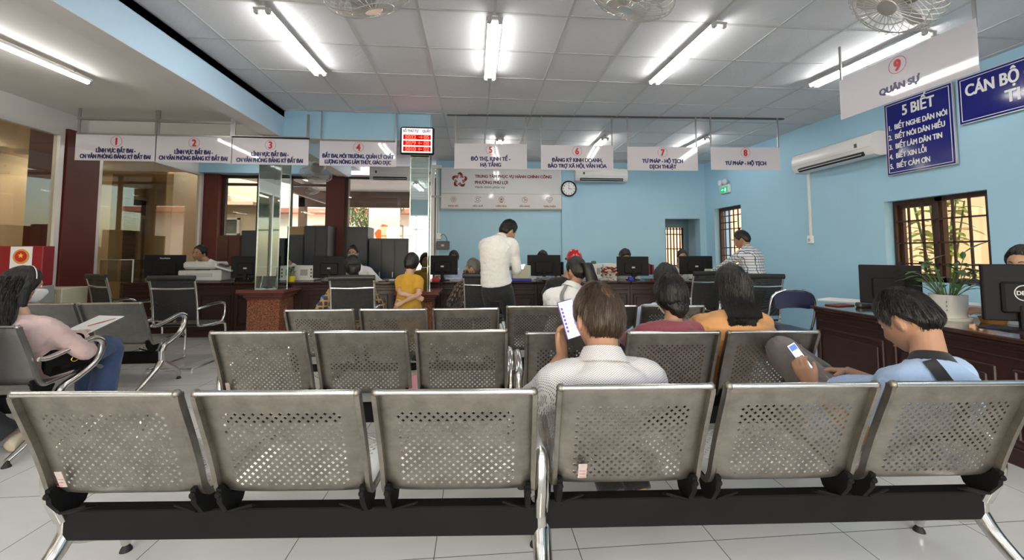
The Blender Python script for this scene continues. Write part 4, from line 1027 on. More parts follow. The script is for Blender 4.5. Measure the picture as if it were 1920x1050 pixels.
for i, (s, px) in enumerate((('KHOA HỌC', 850), ('HIỆU QUẢ', 895), ('HIỆN ĐẠI', 939), ('SẴN SÀNG', 983), ('THÂN THIỆN', 1030))):
    x, z = bpx(px, 387); text(s, .043, M_dred, bd, (x, .002, z), bold=.0016, width=.21 if i < 4 else .25)
    x, z = bpx(px, 374.5); mb = MB(); w = .006; ax = (V(1, 0, 0), V(0, 0, 1))
    if i == 0:
        for k in range(3):
            a = k*PI/3; u = V(math.cos(a), 0, math.sin(a)); v_ = V(-math.sin(a), 0, math.cos(a)); ring(mb, (x, .002, z), .066, w, 30, (u, v_*.45))
        ring(mb, (x, .002, z), .02, w)
    elif i == 1:
        ring(mb, (x, .002, z), .034, .008); mb2 = MB(); ring(mb2, (x, .002, z), .062, w, 40); mb.add(mb2.verts(), mb2.f[4:18]+mb2.f[24:38]); mb.box((x+.055, .002, z+.045), (.03, .002, .006), roty(.7)); mb.box((x-.055, .002, z-.045), (.03, .002, .006), roty(.7))
    elif i == 2:
        ring(mb, (x, .002, z+.008), .055, w); ring(mb, (x, .002, z+.008), .036, w); mb.box((x, .002, z+.008), (.03, .002, .03)); mb.box((x, .002, z-.052), (.07, .002, .012), None)
        for sx in (-1, 1): mb.box((x+sx*.066, .002, z+.06), (.01, .002, .01)); mb.box((x+sx*.066, .002, z-.06), (.01, .002, .01))
    elif i == 3:
        ring(mb, (x, .002, z), .058, w)
        for a in (.5, 1.5, -.6): mb.box((x+.012*math.cos(a), .002, z+.02*math.sin(a)), (.075, .002, .007), roty(a))
    else:
        hp = [(0, -.062), (-.055, -.005), (-.064, .03), (-.04, .056), (-.015, .05), (0, .03), (.015, .05), (.04, .056), (.064, .03), (.055, -.005)]
        for (a, b), (c, d) in zip(hp, hp[1:]+hp[:1]): mb.box((x+(a+c)/2, .002, z+(b+d)/2), (math.hypot(c-a, d-b)+.004, .002, w), roty(-math.atan2(d-b, c-a)))
        mb.box((x-.012, .002, z-.008), (.06, .002, w), roty(.8)); mb.box((x+.012, .002, z-.008), (.06, .002, w), roty(-.8))
    mb.build('icon', M_dred, bd, None)

# ================================================================ blue enamel signs on the right wall
M_bsign = mat('royal_blue_sign', (.012, .014, .17), .12); M_wink = mat('white_sign_print', (.78, .78, .78), .4)
def wall_sign(y0, y1, z0, z1, label, frame=True):
    yc = (y0+y1)/2; t = thing('wall_sign', label, 'sign', (wx(yc)-.03, yc, (z0+z1)/2), -PI/2+.036, 'blue wall signs'); W, H = abs(y1-y0), z1-z0
    MB().box((0, 0, 0), (W, .02, H), None, .002).build('plate', M_bsign, t, None)
    mb = MB()
    for s in (-1, 1): mb.box((0, -.0105, s*(H/2-.022)), (W-.04, .002, .006)); mb.box((s*(W/2-.022), -.0105, 0), (.006, .002, H-.04))
    mb.build('border_line', M_wink, t, None); mb = MB()
    for s in (-1, 1): mb.box((0, .004, s*(H/2+.004)), (W+.012, .024, .008)); mb.box((s*(W/2+.004), .004, 0), (.008, .024, H+.01))
    mb.build('rim', mat('pale_sign_rim', (.6, .6, .6), .3, .4), t, None); return t, W, H
y0, y1 = at(1662, 260, X=wx(4.5)-.03)[1], at(1788, 230, X=wx(3.9)-.03)[1]
t, W, H = wall_sign(y0, y1, at(1666, 329, X=wx(4.5)-.03)[2], at(1661, 198, X=wx(4.5)-.03)[2], 'blue wall sign headed 5 BIẾT with five numbered lines')
text('5 BIẾT', .17, M_wink, t, (.02, -.0125, H*.355), bold=.005, width=.32)
for i, s in enumerate(('1.  BIẾT NGHE DÂN NÓI', '2.  BIẾT NÓI DÂN HIỂU', '3.  BIẾT LÀM DÂN TIN', '4.  BIẾT XIN LỖI', '5.  BIẾT CẢM ƠN')):
    text(s, .083, M_wink, t, (-W/2+.035, -.0125, H*(.155-.135*i)), bold=.0028, sx=.665, align='LEFT')
y0 = at(1800, 200, X=wx(3.6)-.03)[1]; y1 = y0-1.75
z1, z0 = at(1799, 150, X=wx(3.6)-.03)[2], at(1803, 234, X=wx(3.6)-.03)[2]
t, W, H = wall_sign(y0, y1, z0, z1, 'blue wall sign cut by the photo edge, beginning CÁN BỘ')
text('CÁN BỘ C', .165, M_wink, t, (-W/2+.06, -.0125, H*.20), bold=.005, sx=.66, align='LEFT'); text('THƯ', .165, M_wink, t, (-W/2+.36, -.0125, -H*.17), bold=.005, sx=.80, align='LEFT')
# ================================================================ dark wood counters
M_wood = mat('dark_stained_wood', (.030, .010, .0075), .36, var=.5, vscale=5, stretch=(1, 1, 12), coat=.08)
M_woodtop = mat('polished_dark_wood_top', (.045, .018, .013), .12, var=.3, vscale=4, coat=.4)
CT = .81
def desk(label, p0, p1, depth, h, name='service_counter', panels=None, group='dark wood service counters', back=True):
    """counter whose front runs p0->p1 (plan); depth extends to the left of that direction"""
    L = math.hypot(p1[0]-p0[0], p1[1]-p0[1]); a = math.atan2(p1[1]-p0[1], p1[0]-p0[0])
    t = thing(name, label, 'counter', ((p0[0]+p1[0])/2, (p0[1]+p1[1])/2, 0), a, group)
    MB().bx(-L/2, L/2, .03, .06, 0, h-.03).bx(-L/2, -L/2+.03, .06, depth, 0, h-.03).bx(L/2-.03, L/2, .06, depth, 0, h-.03).build('carcass', M_wood, t, None)
    MB().box((0, depth/2-.01, h-.015), (L+.0, depth+.04, .03), None, .008).build('worktop', M_woodtop, t, 30)
    MB().box((0, .02, h-.045), (L-.004, .03, .025), None, .008).build('edge_molding', M_wood, t, 30)
    MB().bx(-L/2+.002, L/2-.002, .015, .03, 0, .10, .004).build('plinth', M_wood, t, None)
    n = panels or max(1, int(round(L/.62))); w = L/n
    for i in range(n):
        x = -L/2+(i+.5)*w; z0, z1 = .15, h-.20; mb = MB()
        for s in (-1, 1): mb.box((x, .024, (z0 if s < 0 else z1)), (w-.08, .022, .02), None, .006); mb.box((x+s*(w/2-.05), .024, (z0+z1)/2), (.02, .022, z1-z0), None, .006)
        mb.box((x, .027, (z0+z1)/2), (w-.18, .02, z1-z0-.10), None, .006); mb.build('front_panel', M_wood, t, None)
    mb = MB()
    for z in (h-.085, h-.13): mb.box((0, .026, z), (L-.06, .018, .012), None, .004)
    mb.build('front_molding', M_wood, t, None); return t
def fy(x): return 6.20-.048*(x-.74)
def seg(x0, x1): return (x0, fy(x0)), (x1, fy(x1))
xs_ = [LX+.12, -3.62, -2.05, -.56, .92, 2.36, 3.75]
labs = ['dark wood counter at the far left under signs one and two', 'dark wood counter behind the mirrored pillar with the yellow pot', 'dark wood counter in front of the masked clerk', 'dark wood counter between the second pillar and the standing man', 'dark wood counter in front of the woman with the ponytail', 'dark wood counter with the bouquet, farthest along to the niche']
for i in range(6): desk(labs[i], *seg(xs_[i]+.004, xs_[i+1]-.004), .62, CT)
rcA, rcB = (3.165, 3.62), (3.05, -.6)
rc = desk('long dark wood counter along the right side with the potted plant', rcA, rcB, .66, .75, panels=6)

# ================================================================ computers and office things
M_mon = mat('black_monitor_plastic', (.008, .008, .009), .6, spec=.3)
M_scr = mat('dark_lcd_screen', (.01, .012, .016), .1)
M_badge = mat('pale_badge', (.55, .55, .56), .35)
def monitor(label, loc, rz, W=.54, H=.32, lift=.10, badge=None, first=True):
    """back of the screen faces local -y"""
    t = thing('computer_monitor', label, 'monitor', loc, rz, 'black computer monitors')
    zc = lift+H/2
    MB().box((0, .01, zc), (W, .03, H), None, .006).build('housing', M_mon, t)
    MB().box((0, -.012, zc-.03), (W*.55, .03, H*.55), None, .012).build('rear_bulge', M_mon, t)
    MB().box((0, .027, zc), (W-.02, .004, H-.02)).build('screen', M_scr, t, None)
    MB().box((0, -.02, lift*.5+.05), (.05, .03, lift+.1), None, .006).build('neck', M_mon, t)
    MB().lathe([(.001, 0), (.115, 0), (.115, .008), (.03, .016), (.001, .016)], (0, .0, 0), 28).build('stand_base', M_mon, t)
    if badge == 'text': text('ViewSonic', .036, M_badge, t, (0, -.0065, zc+H*.36), bold=.0008, name='lettering')
    elif badge == 'ring':
        mb = MB(); ring(mb, (0, -.0285, zc), .05, .006); mb.build('round_badge', M_badge, t, None); text('DELL', .036, M_badge, t, (0, -.0285, zc), bold=.0015, width=.075)
    elif badge == 'label': MB().box((.0, -.0285, zc-.02), (.05, .002, .025)).build('white_label', M_badge, t, None)
    return t
def mon_px(x0, x1, ytop, ybot, Y, rz, label, **k):
    p, q = at(x0, ytop, Y=Y), at(x1, ybot, Y=Y); W, H = q[0]-p[0], p[2]-q[2]
    z = CT; return monitor(label, ((p[0]+q[0])/2, Y, z), rz, W, H, max(.03, q[2]-z), **k)
mon_px(273, 345, 478, 521, 6.78, R(3), 'black monitor left of the white copier', badge='text')
mon_px(435, 487, 480, 521, 6.72, R(4), 'black monitor between the white copier and the mirrored pillar', badge='label')
mon_px(512, 531, 478, 520, 6.95, R(50), 'black monitor turned sideways behind the right edge of the first mirrored pillar')
mon_px(588, 647, 480, 521, 6.62, R(3), 'black monitor in front of the masked clerk', badge='label')
mon_px(801, 858, 479, 515, 6.55, R(0), 'black monitor right of the second mirrored pillar', badge='label')
mon_px(989, 1051, 478, 517, 6.48, R(-2), 'black monitor between the standing man and the ponytail woman')
mon_px(1157, 1216, 481, 517, 6.42, R(-3), 'black monitor beside the red and cream bouquet', badge='label')
mon_px(1275, 1335, 480, 514, 6.36, R(-5), 'black monitor near the niche with a small white tag', badge='label')
mon_px(1046, 1057, 491, 515, 6.75, R(-60), 'black monitor seen edge-on behind the one left of the ponytail woman')
# right-hand counter monitors
p = at(1668, 575, Z=.75+.12); 
def mon_free(label, pl, pr, ytop, ybot, zt, **k):
    W = math.hypot(pr[0]-pl[0], pr[1]-pl[1]); a = math.atan2(pr[1]-pl[1], pr[0]-pl[0])
    return monitor(label, ((pl[0]+pr[0])/2, (pl[1]+pr[1])/2, .75), a, W, k.pop('H'), k.pop('lift'), **k)
a, b = at(1609, 496, Y=3.30), at(1727, 501, Y=2.98)
mon_free('black monitor on the right counter in front of the barred window', a, b, 0, 0, 0, H=.33, lift=a[2]-.75-.33)
a = at(1840, 509, Y=2.38); b = a+V(.35, -.13, 0)
mon_free('black monitor with round badge at the right photo edge beside the potted plant', a, b, 0, 0, 0, H=.36, lift=max(.06, a[2]-.75-.36), badge='ring')
M_offw = mat('office_white_plastic', (.62, .62, .60), .4, var=.04, vscale=6)
M_cream = mat('cream_plastic', (.62, .57, .42), .5)
# copier
p, q = at(345, 490, Y=6.72), at(436, 525, Y=6.72)
t = thing('photocopier', 'white desktop copier with sloping paper tray in front of the leaning clerk', 'copier', ((p[0]+q[0])/2-.06, 6.8, CT), R(3)); W = q[0]-p[0]-.12
MB().box((0, 0, .09), (W, .42, .17), None, .02).build('body', M_offw, t)
MB().box((-.02, .0, .245), (W*.78, .38, .11), None, .03).build('scanner_lid', M_offw, t)
MB().box((0, -.215, .10), (W*.6, .006, .05), None, .004).build('front_tray', mat('pale_grey_plastic', (.5, .5, .5), .4), t)
MB().box((W*.48, -.02, .20), (.30, .34, .025), roty(.32), .008).build('output_tray', M_offw, t)
MB().box((W*.48, -.10, .245), (.12, .10, .03), roty(.32), .01).build('control_panel', M_dgrey, t)
MB().box((-W*.1, -.212, .175), (W*.7, .004, .006)).build('seam', M_dgrey, t, None)
# pc case / printer behind the yellow pot
def white_case(x0, x1, yt, yb, Y, label, D=.36, rz=0, name='printer', cat='printer', m=None, ports=True, z=None):
    p, q = at(x0, yt, Y=Y), at(x1, yb, Y=Y); z = CT if z is None else z; W, H = q[0]-p[0], p[2]-z
    t = thing(name, label, cat, ((p[0]+q[0])/2, Y+D/2, z), rz)
    MB().box((0, 0, H/2), (W, D, H-.004), None, .01).build('casing', m or M_offw, t)
    if ports:
        MB().box((W*.2, -D/2-.002, H*.55), (W*.22, .006, H*.4)).build('vent_panel', mat('vent_grey', (.3, .3, .3), .5), t, None)
        for k in range(3): MB().box((W*.42, -D/2-.002, H*(.3+.22*k)), (.02, .006, .03)).build('socket', M_dgrey, t, None)
        MB().box((-W*.3, -D/2-.001, H*.5), (W*.25, .004, H*.7), None, .001).build('door_panel', mat('pale_grey_plastic', (.5, .5, .5), .4), t, None)
    return t
white_case(527, 588, 498, 526, 6.62, 'white office printer behind the small yellow flower pot')
white_case(1103, 1130, 495, 526, 6.42, 'white upright case beside the ponytail woman', D=.2)
white_case(1131, 1157, 494, 526, 6.42, 'white case behind the red and cream bouquet', D=.3)
white_case(1322, 1348, 504, 524, 6.30, 'small off-white card printer at the right end of the far counters', ports=False, m=M_cream)
def on_front(px, d): 
    x = at(px, 527, Y=6.2)[0]
    for _k in range(3): x = at(px, 527, Y=fy(x)+d)[0]
    return x
# small yellow pot with bamboo and a yellow tumbler with a pencil
def pot_plant(label, loc, r, h, m, n, ln, name='potted_plant', seed=1, rim=None):
    t = thing(name, label, 'plant', loc)
    MB().lathe([(.001, 0), (r*.86, 0), (r*.9, .004), (r, h), (r*.93, h), (r*.9, h*.9), (.001, h*.88)], n=32).build('pot', m, t)
    MB().lathe([(.001, h*.885), (r*.9, h*.885)], n=20, cap=False).build('soil', mat('dark_soil', (.03, .02, .012), .9), t)
    return t
p = at(546, 527, Z=CT); t = pot_plant('small yellow pot with green lucky bamboo beside the first mirrored pillar', (on_front(546, .08), fy(p[0])+.08, CT), .055, .085, mat('yellow_glaze', (.75, .56, .03), .35), 0, 0)
mb = MB(); ms = MB(); r = np.random.default_rng(4)
for k in range(3):
    x = -.02+.02*k; ms.tube([(x, 0, .07), (x*1.3, .005, .15), (x*1.8, .0, .23)], .006, 6, smooth=3)
    for j in range(5): a = r.random()*6.28; b = V(x*1.6, 0, .13+.022*j); leaf_blade(mb, b, b+V(.08*math.cos(a), .05*math.sin(a), .05), .010, .2)
ms.build('cane', mat('cane_green', (.10, .20, .04), .4), t, 60); mb.build('foliage', M_dleaf, t, None)
p = at(531, 527, Z=CT); t = thing('pencil_tumbler', 'tiny yellow tumbler holding a pencil beside the small yellow pot', 'tumbler', (on_front(531, .07), fy(p[0])+.07, CT))
MB().lathe([(.001, 0), (.026, 0), (.03, .075), (.026, .075), (.024, .01), (.001, .01)], n=20).build('cup', MATS['yellow_glaze'], t); MB().cyl((0, 0, .01), (.012, 0, .17), .003, n=6).build('pencil', M_dgrey, t, None)
# bouquet
p = at(1143, 522, Z=CT); t = thing('flower_bouquet', 'bouquet of dark red and cream artificial flowers on the far counter', 'bouquet', (on_front(1143, .11), fy(p[0])+.11, CT))
MB().lathe([(.001, 0), (.05, 0), (.06, .02), (.05, .05), (.055, .06), (.001, .055)], n=24).build('vase', mat('woven_pale_vase', (.4, .33, .24), .7), t)
mb, m2, m3 = MB(), MB(), MB(); r = np.random.default_rng(9)
for k in range(60):
    a, e = r.random()*6.28, -.35+1.8*r.random(); c = V(.112*math.cos(a)*math.cos(e), .09*math.sin(a)*math.cos(e), .115+.095*math.sin(e)); rr = .021+.007*r.random()
    (mb if r.random() < .68 else m2).lathe([(.001, -rr*.5), (rr*.7, -rr*.3), (rr, rr*.2), (rr*.75, rr*.5), (rr*.45, rr*.3), (.002, rr*.55)], c, 9)
    leaf_blade(m3, c*V(.8, .8, .97), c+V(.03*math.cos(a), .03*math.sin(a), -.01), .01, .1, 3)
mb.build('red_blooms', mat('dark_red_petals', (.22, .012, .012), .6), t); m2.build('cream_blooms', mat('cream_petals', (.62, .45, .28), .6), t); m3.build('foliage', M_dleaf, t, None)
# cables, papers, folders, boxes on the counters
def box_thing(name, label, cat, px, py, size, m, Z=CT, rz=0, b=.004, dy=0, extra=None, group=None):
    p = at(px, py, Z=Z); t = thing(name, label, cat, (p[0], p[1]+dy+size[1]/2, Z), rz, group); MB().box((0, 0, size[2]/2), size, None, b).build({'paper_stack': 'sheets', 'cardboard_box': 'carton'}.get(name, 'body'), m, t, 30)
    if extra: extra(t)
    return t
M_paper = mat('white_paper', (.75, .75, .74), .7); M_bluebox = mat('royal_blue_plastic', (.03, .04, .45), .4); M_red = mat('bright_red_plastic', (.55, .02, .02), .35); M_grn = mat('green_plastic', (.02, .16, .08), .4)
M_card = mat('brown_cardboard', (.36, .25, .14), .8, var=.1); M_bind = mat('dark_red_binder', (.20, .03, .03), .5); M_wcab = mat('white_cable', (.66, .66, .64), .45)
p = at(985, 527, Z=CT); t = thing('document_box', 'cream document box on a royal blue base right of the standing man', 'box', (on_front(977, .16), fy(p[0])+.16, CT)); MB().box((0, 0, .02), (.30, .24, .04), None, .004).build('base', M_bluebox, t); MB().box((0, 0, .135), (.28, .22, .19), None, .006).build('body', M_cream, t); MB().box((0, 0, .235), (.28, .22, .012), None, .003).build('lid', M_offw, t)
box_thing('red_stapler', 'red stapler under the monitor right of the second mirrored pillar', 'stapler', 817, 527, (.12, .06, .05), M_red)
box_thing('paper_stack', 'loose white papers in front of the clerk in the light blue shirt', 'papers', 860, 524, (.34, .22, .012), M_paper, dy=.05, rz=.2)
box_thing('paper_stack', 'white form on the counter behind the child in yellow', 'papers', 722, 526, (.30, .22, .01), M_paper, rz=-.1)
box_thing('black_calculator', 'small black calculator lying on the white form', 'calculator', 720, 526, (.08, .12, .02), M_dgrey, Z=CT+.0105, dy=.05)
box_thing('cardboard_box', 'open brown cardboard box behind the masked clerk', 'box', 722, 508, (.32, .25, .14), M_card, dy=1.25)
box_thing('computer_mouse', 'white mouse beside the far-right monitor', 'mouse', 1242, 522, (.07, .11, .035), M_offw, b=.014)
box_thing('blue_tape_case', 'small blue case under the monitor by the bouquet', 'case', 1186, 526, (.08, .06, .05), M_bluebox, dy=.04)
box_thing('adapter_block', 'small white adapter under the monitor left of the ponytail woman', 'adapter', 1003, 526, (.14, .10, .06), M_offw, dy=.05)
box_thing('modem_box', 'black modem box on the counter right of the ponytail woman', 'modem', 1117, 523, (.16, .10, .045), M_dgrey, dy=.02)
box_thing('card_reader', 'little black reader standing on top of the white case', 'reader', 1112, 497, (.07, .05, .05), M_dgrey, Z=at(1116, 495, Y=6.42)[2]+.001, dy=-.0)
bpy.data.objects['card_reader'].location = (bpy.data.objects['printer.001'].location.x, bpy.data.objects['printer.001'].location.y, at(1112, 495, Y=6.42)[2]-.004)
for px, m, lab, dz in ((1226, M_bind, 'dark red binder standing between the bouquet monitor and the next', .22), (1214+6, M_grn, 'green folder leaning beside the dark red binder', .15), (1233, M_bind, 'slim second red binder next to the standing one', .20)):
    box_thing('ring_binder', lab, 'binder', px, 516, (.04 if m is not M_grn else .07, .22, dz), m, dy=.2, b=.003, group='binders on the far counter')
for px0, px1, lab in ((1126, 1155, 'tangle of white cables in front of the bouquet'), (1000, 1035, 'loose grey cable under the monitor left of the ponytail woman'), (598, 640, 'grey cables below the monitor of the masked clerk')):
    p = at((px0+px1)/2, 526, Z=CT); t = thing('cable_tangle', lab, 'cable', (on_front((px0+px1)/2, .06), fy(p[0])+.06, CT)); r = np.random.default_rng(px0); mb = MB()
    for k in range(7):
        pts = [(r.uniform(-.13, .13), r.uniform(-.03, .09), .006+r.uniform(0, .06)) for _ in range(6)]; mb.tube(pts, .0045, 5, smooth=6)
    mb.build('cables', M_wcab if px0 == 1126 else mat('grey_cable', (.25, .25, .25), .5), t, 60)
# right counter
p = at(1791, 601, Z=.75); t = pot_plant('large white pot with a leafy green plant on the right counter', (p[0]+.03, p[1]+.06, .75), .105, .185, mat('white_glazed_pot', (.72, .71, .68), .25), 0, 0)
MB().lathe([(.001, 0), (.115, 0), (.12, .02), (.108, .022), (.001, .02)], n=36).build('saucer', MATS['white_glazed_pot'], t)
for k in range(3): MB().box((-.088, -.058, .135-.03*k), (.004, .02, .012), rotz(-.9)).build('pot_mark', M_dgrey, t, None)
mb, ms = MB(), MB(); r = np.random.default_rng(21)
for k in range(38):
    a = r.random()*6.28; rad = .03+.16*r.random(); h = .08+.20*r.random(); b = V(.04*math.cos(a), .04*math.sin(a), .165)
    mid = b+V(rad*.5*math.cos(a), rad*.5*math.sin(a), h*.75); tip = b+V(rad*1.0*math.cos(a), rad*1.0*math.sin(a), h)
    ms.tube([b, mid, mid*.4+tip*.6], .0028, 5, smooth=3); leaf_blade(mb, mid*.45+tip*.55, tip+V(math.cos(a)*.10, math.sin(a)*.10, -.03+.03*r.random()), .026+.014*r.random(), .30, 7)
for bx_, tip in (((.03, 0, .17), (.10, -.05, .50)), ((-.03, 0, .17), (-.17, .03, .40)), ((.02, .02, .17), (.22, 0, .33))):
    ms.tube([bx_, V(*bx_)*.4+V(*tip)*.5, V(*tip)], .003, 5, smooth=4)
    for j in range(4 if tip[2] > .45 else 1): q = V(*bx_)*(.15*j)+V(*tip)*(1-.15*j); leaf_blade(mb, q, q+(V(.17, -.05, .10) if j == 0 else V(.09-.06*j, .02, .06)), .018, .15)
ms.build('stems', mat('pale_green_stem', (.10, .18, .05), .5), t, 60); mb.build('foliage', M_dleaf, t, None)
def rc_item(name, label, cat, px, py, size, m, rz=0, dz=0, b=.004): 
    p = at(px, py, Z=.75+dz); t = thing(name, label, cat, (p[0], p[1], .75+dz), rz); MB().box((0, 0, size[2]/2), size, None, b).build('body' if name != 'paper_stack' else 'sheets', m, t, 30); return t
rc_item('paper_stack', 'fanned white papers at the far end of the right counter', 'papers', 1590, 566, (.30, .42, .02), M_paper, .5)
rc_item('clip_folder', 'dark clip folder lying beside the fanned papers on the right counter', 'folder', 1574, 573, (.22, .12, .012), M_bind, .2)
rc_item('stapler', 'black stapler on the right counter before the first monitor', 'stapler', 1622, 576, (.17, .06, .045), M_dgrey, .1, b=.012)
rc_item('paper_ream', 'stack of white paper behind the large white pot', 'papers', 1838, 588, (.24, .30, .075), M_paper, .2, b=.003)
p = at(1842, 605, Z=.75); t = thing('snack_basket', 'small woven basket with crumpled tissue by the white pot', 'basket', (p[0]+.06, p[1]-.02, .75)); MB().lathe([(.001, 0), (.06, 0), (.075, .04), (.07, .04), (.055, .008), (.001, .008)], n=24).build('basket', mat('amber_wicker', (.30, .14, .03), .5, bump=.4, bscale=200), t)
me = evalmods(MB().sphere((0, 0, .04), (.05, .05, .03), 20), [], M_paper); v = getv(me); v += .012*np.column_stack([wob(v, .05, s) for s in (1, 2, 3)]); setv(me, v); link('tissue', me, t)
rc_item('mouse_pad', 'dark blue pad in front of the monitor at the right photo edge', 'mouse pad', 1900, 618, (.20, .25, .006), mat('dark_blue_cloth', (.012, .015, .05), .8), .3, b=.002)
# left bay furniture
p = at(80, 552, Y=4.75); t = thing('cream_cabinet', 'low cream cabinet in front of the broad red pillar', 'cabinet', (p[0], 4.85, 0), R(8)); h = at(80, 541, Y=4.75)[2]; W = at(108, 550, Y=4.75)[0]-at(48, 550, Y=4.75)[0]
MB().box((0, 0, h/2), (W+.1, .35, h), None, .006).build('body', M_cream, t); MB().box((0, -.178, h/2), (W, .008, h-.12), None, .003).build('door', M_cream, t)
p, q = at(-14, 461, Y=4.45), at(73, 520, Y=4.45); t = thing('ballot_box', 'red box bearing a round gold emblem on white paper at far left', 'box', ((p[0]+q[0])/2, 4.53, 0)); W = q[0]-p[0]
MB().box((0, 0, p[2]-.20), (W, .12, .40), None, .006).build('body', mat('deep_red_lacquer', (.24, .008, .014), .4), t); MB().box((0, 0, (p[2]-.4)/2), (W+.02, .14, p[2]-.402), None, .006).build('stand', mat('grey_laminate', (.28, .28, .27), .6), t)
c = at(38, 483, Y=4.46); lx = c[0]-t.location.x; lz = c[2]
MB().box((lx, -.062, lz), (.20, .002, .22)).build('white_sheet', M_paper, t, None)
mb = MB(); mb.lathe([(.001, 0), (.075, 0), (.075, .002), (.001, .002)], (lx, -.063, lz+.01), 32, rot=rotx(PI/2)); e1 = mb.build('emblem', mat('emblem_gold', (.60, .30, .06), .4), t, None)
mb = MB(); mb.lathe([(.001, 0), (.055, 0), (.055, .002), (.001, .002)], (lx, -.0655, lz+.012), 32, rot=rotx(PI/2)); mb.build('emblem_field', M_red, e1, None)
st = [(.028*math.sin(k*PI/5)*(1 if k % 2 == 0 else .42), .028*math.cos(k*PI/5)*(1 if k % 2 == 0 else .42)) for k in range(10)]
MB().prism(st, (lx, -.0685, lz+.02), (1, 0, 0), (0, 0, 1), (0, .001, 0)).build('emblem_star', mat('star_yellow', (.85, .6, .05), .4), e1, None)
# acrylic guard with document piles on the left counter
p, q = at(188, 487, Y=6.62), at(248, 527, Y=6.62); t = thing('acrylic_guard', 'clear acrylic guard standing on the far-left counter', 'screen', ((p[0]+q[0])/2, 6.62, CT)); W = q[0]-p[0]; H = p[2]-CT
MB().box((0, 0, H/2), (W, .006, H)).box((-W/2, .15, H/2), (.006, .30, H)).box((W/2, .15, H/2), (.006, .30, H)).build('sheet', glass_mat('acrylic', (.86, .86, .84)), t, None)
MB().box((0, 0, H), (W+.01, .012, .012)).box((-W/2, 0, H/2), (.014, .014, H)).box((W/2, 0, H/2), (.014, .014, H)).build('edge_frame', M_alu, t, None)
r = np.random.default_rng(12)
k = 0
for xx in (-5.06, -4.74, -4.42):
    z = CT
    for j in range(5):
        h = .03+.03*r.random(); m = [M_paper, M_cream, M_card, mat('pale_grey_file', (.45, .45, .43), .7)][r.integers(4)]
        t = thing('document_pile', 'bundle of papers in the piles behind the acrylic guard', 'papers', (xx+r.uniform(-.02, .02), 7.02+r.uniform(-.02, .02), z+.001), r.uniform(-.1, .1), 'document piles on the far-left counter'); MB().box((0, 0, h/2), (.30, .22, h), None, .003).build('sheets', m, t, None); z += h+.001; k += 1
# back-office cabinets below the tall windows
M_cab = mat('grey_metal_cabinet', (.035, .042, .055), .45); M_cabw = mat('red_brown_wood', (.09, .03, .02), .35, var=.2, vscale=6)
def cabinet(label, x0, x1, ytop, Y, D, m, doors=2, name='filing_cabinet', tag_=True):
    p, q = at(x0, ytop, Y=Y), at(x1, ytop, Y=Y); W = q[0]-p[0]; H = p[2]
    t = thing(name, label, 'cabinet', ((p[0]+q[0])/2, Y+D/2, 0), 0, 'cabinets along the back windows'); MB().box((0, 0, H/2), (W, D, H), None, .006).build('body', m, t)
    for i in range(doors):
        x = -W/2+W*(i+.5)/doors; d = MB().box((x, -D/2-.008, H/2), (W/doors-.02, .016, H-.06), None, .004).build('door', m, t)
        MB().box((x+(W/doors*.36), -D/2-.022, H*.55), (.015, .012, .10)).build('handle', M_alu, d, None)
    return t
cabinet('red-brown wooden cupboard left of the first mirrored pillar', 407, 452, 441, 7.85, .5, M_cabw)
cabinet('grey metal cabinet beside the wooden cupboard, partly behind the pillar', 453, 484, 432, 7.85, .5, M_cab, 1)
cabinet('low dark metal cabinet right of the first mirrored pillar', 536, 570, 440, 7.9, .45, M_cab, 1)
cabinet('taller dark metal cabinet left of the red pillar', 571, 615, 423, 7.9, .45, M_cab, 2)
cabinet('dark metal cabinet just right of the red pillar behind the masked clerk', 650, 690, 425, 7.9, .45, M_cab, 1)
cabinet('long low dark cabinet below the tall back window', 692, 765, 447, 7.9, .45, M_cab, 3)
box_thing('cardboard_box', 'brown archive carton on the low dark cabinet by the first pillar', 'box', 553, 440, (.30, .25, .16), M_card, Z=at(553, 440, Y=7.9)[2]+.002)
bpy.data.objects['cardboard_box.001'].location.y = 8.12
# ================================================================ people
def sstep(a, b, x): t = np.clip((x-a)/(b-a), 0, 1); return t*t*(3-2*t)
def skull(d, face=True, fem=False, k=1.0):
    """surface of the head for unit directions d (n,3); +y is the face, z up"""
    d = np.asarray(d, float); A = V(.074, .096, .116) if fem else V(.077, .099, .120)
    p = d*A; x, y, z = p[:, 0].copy(), p[:, 1].copy(), p[:, 2].copy(); dn = d
    low = np.clip(-z/A[2], 0, 1); fr = sstep(-.15, .45, dn[:, 1])
    x = x*(1-.36*low**1.5*(.6+.4*fr))
    y = np.where(y < 0, y*(1+.05*sstep(.2, -.3, z/A[2])-.52*sstep(.15, .95, low)), y)
    g = lambda cx, cz, sx, sz: np.exp(-((np.abs(x)-cx)/sx)**2-((z-cz)/sz)**2)
    if True:
        jaw = fr*np.exp(-(x/.045)**2)*low**1.1; y = y+.034*jaw
        y = y-.012*fr*np.clip((z-.045)/.07, 0, 1)**1.4
    if face:
        y = y+fr*(.021*np.exp(-(x/.0115)**2)*np.exp(-((z+.032)/.020)**2)+.011*np.exp(-(x/.009)**2)*np.exp(-((z+.008)/.024)**2))
        y = y+fr*(.007*g(.013, -.041, .008, .010))
        y = y-fr*.0115*g(.031, .002, .017, .013)+fr*.005*g(.026, .024, .022, .008)
        y = y+fr*(.0065*g(0, -.066, .022, .0065)+.006*g(0, -.079, .018, .006)-.0035*g(0, -.0725, .026, .003))
        y = y+fr*(.007*g(0, -.105, .022, .016)+.005*g(.042, -.030, .02, .022))
        x = x+np.sign(x)*fr*.003*g(.050, -.028, .03, .02)
    return np.column_stack([x, y, z])*k
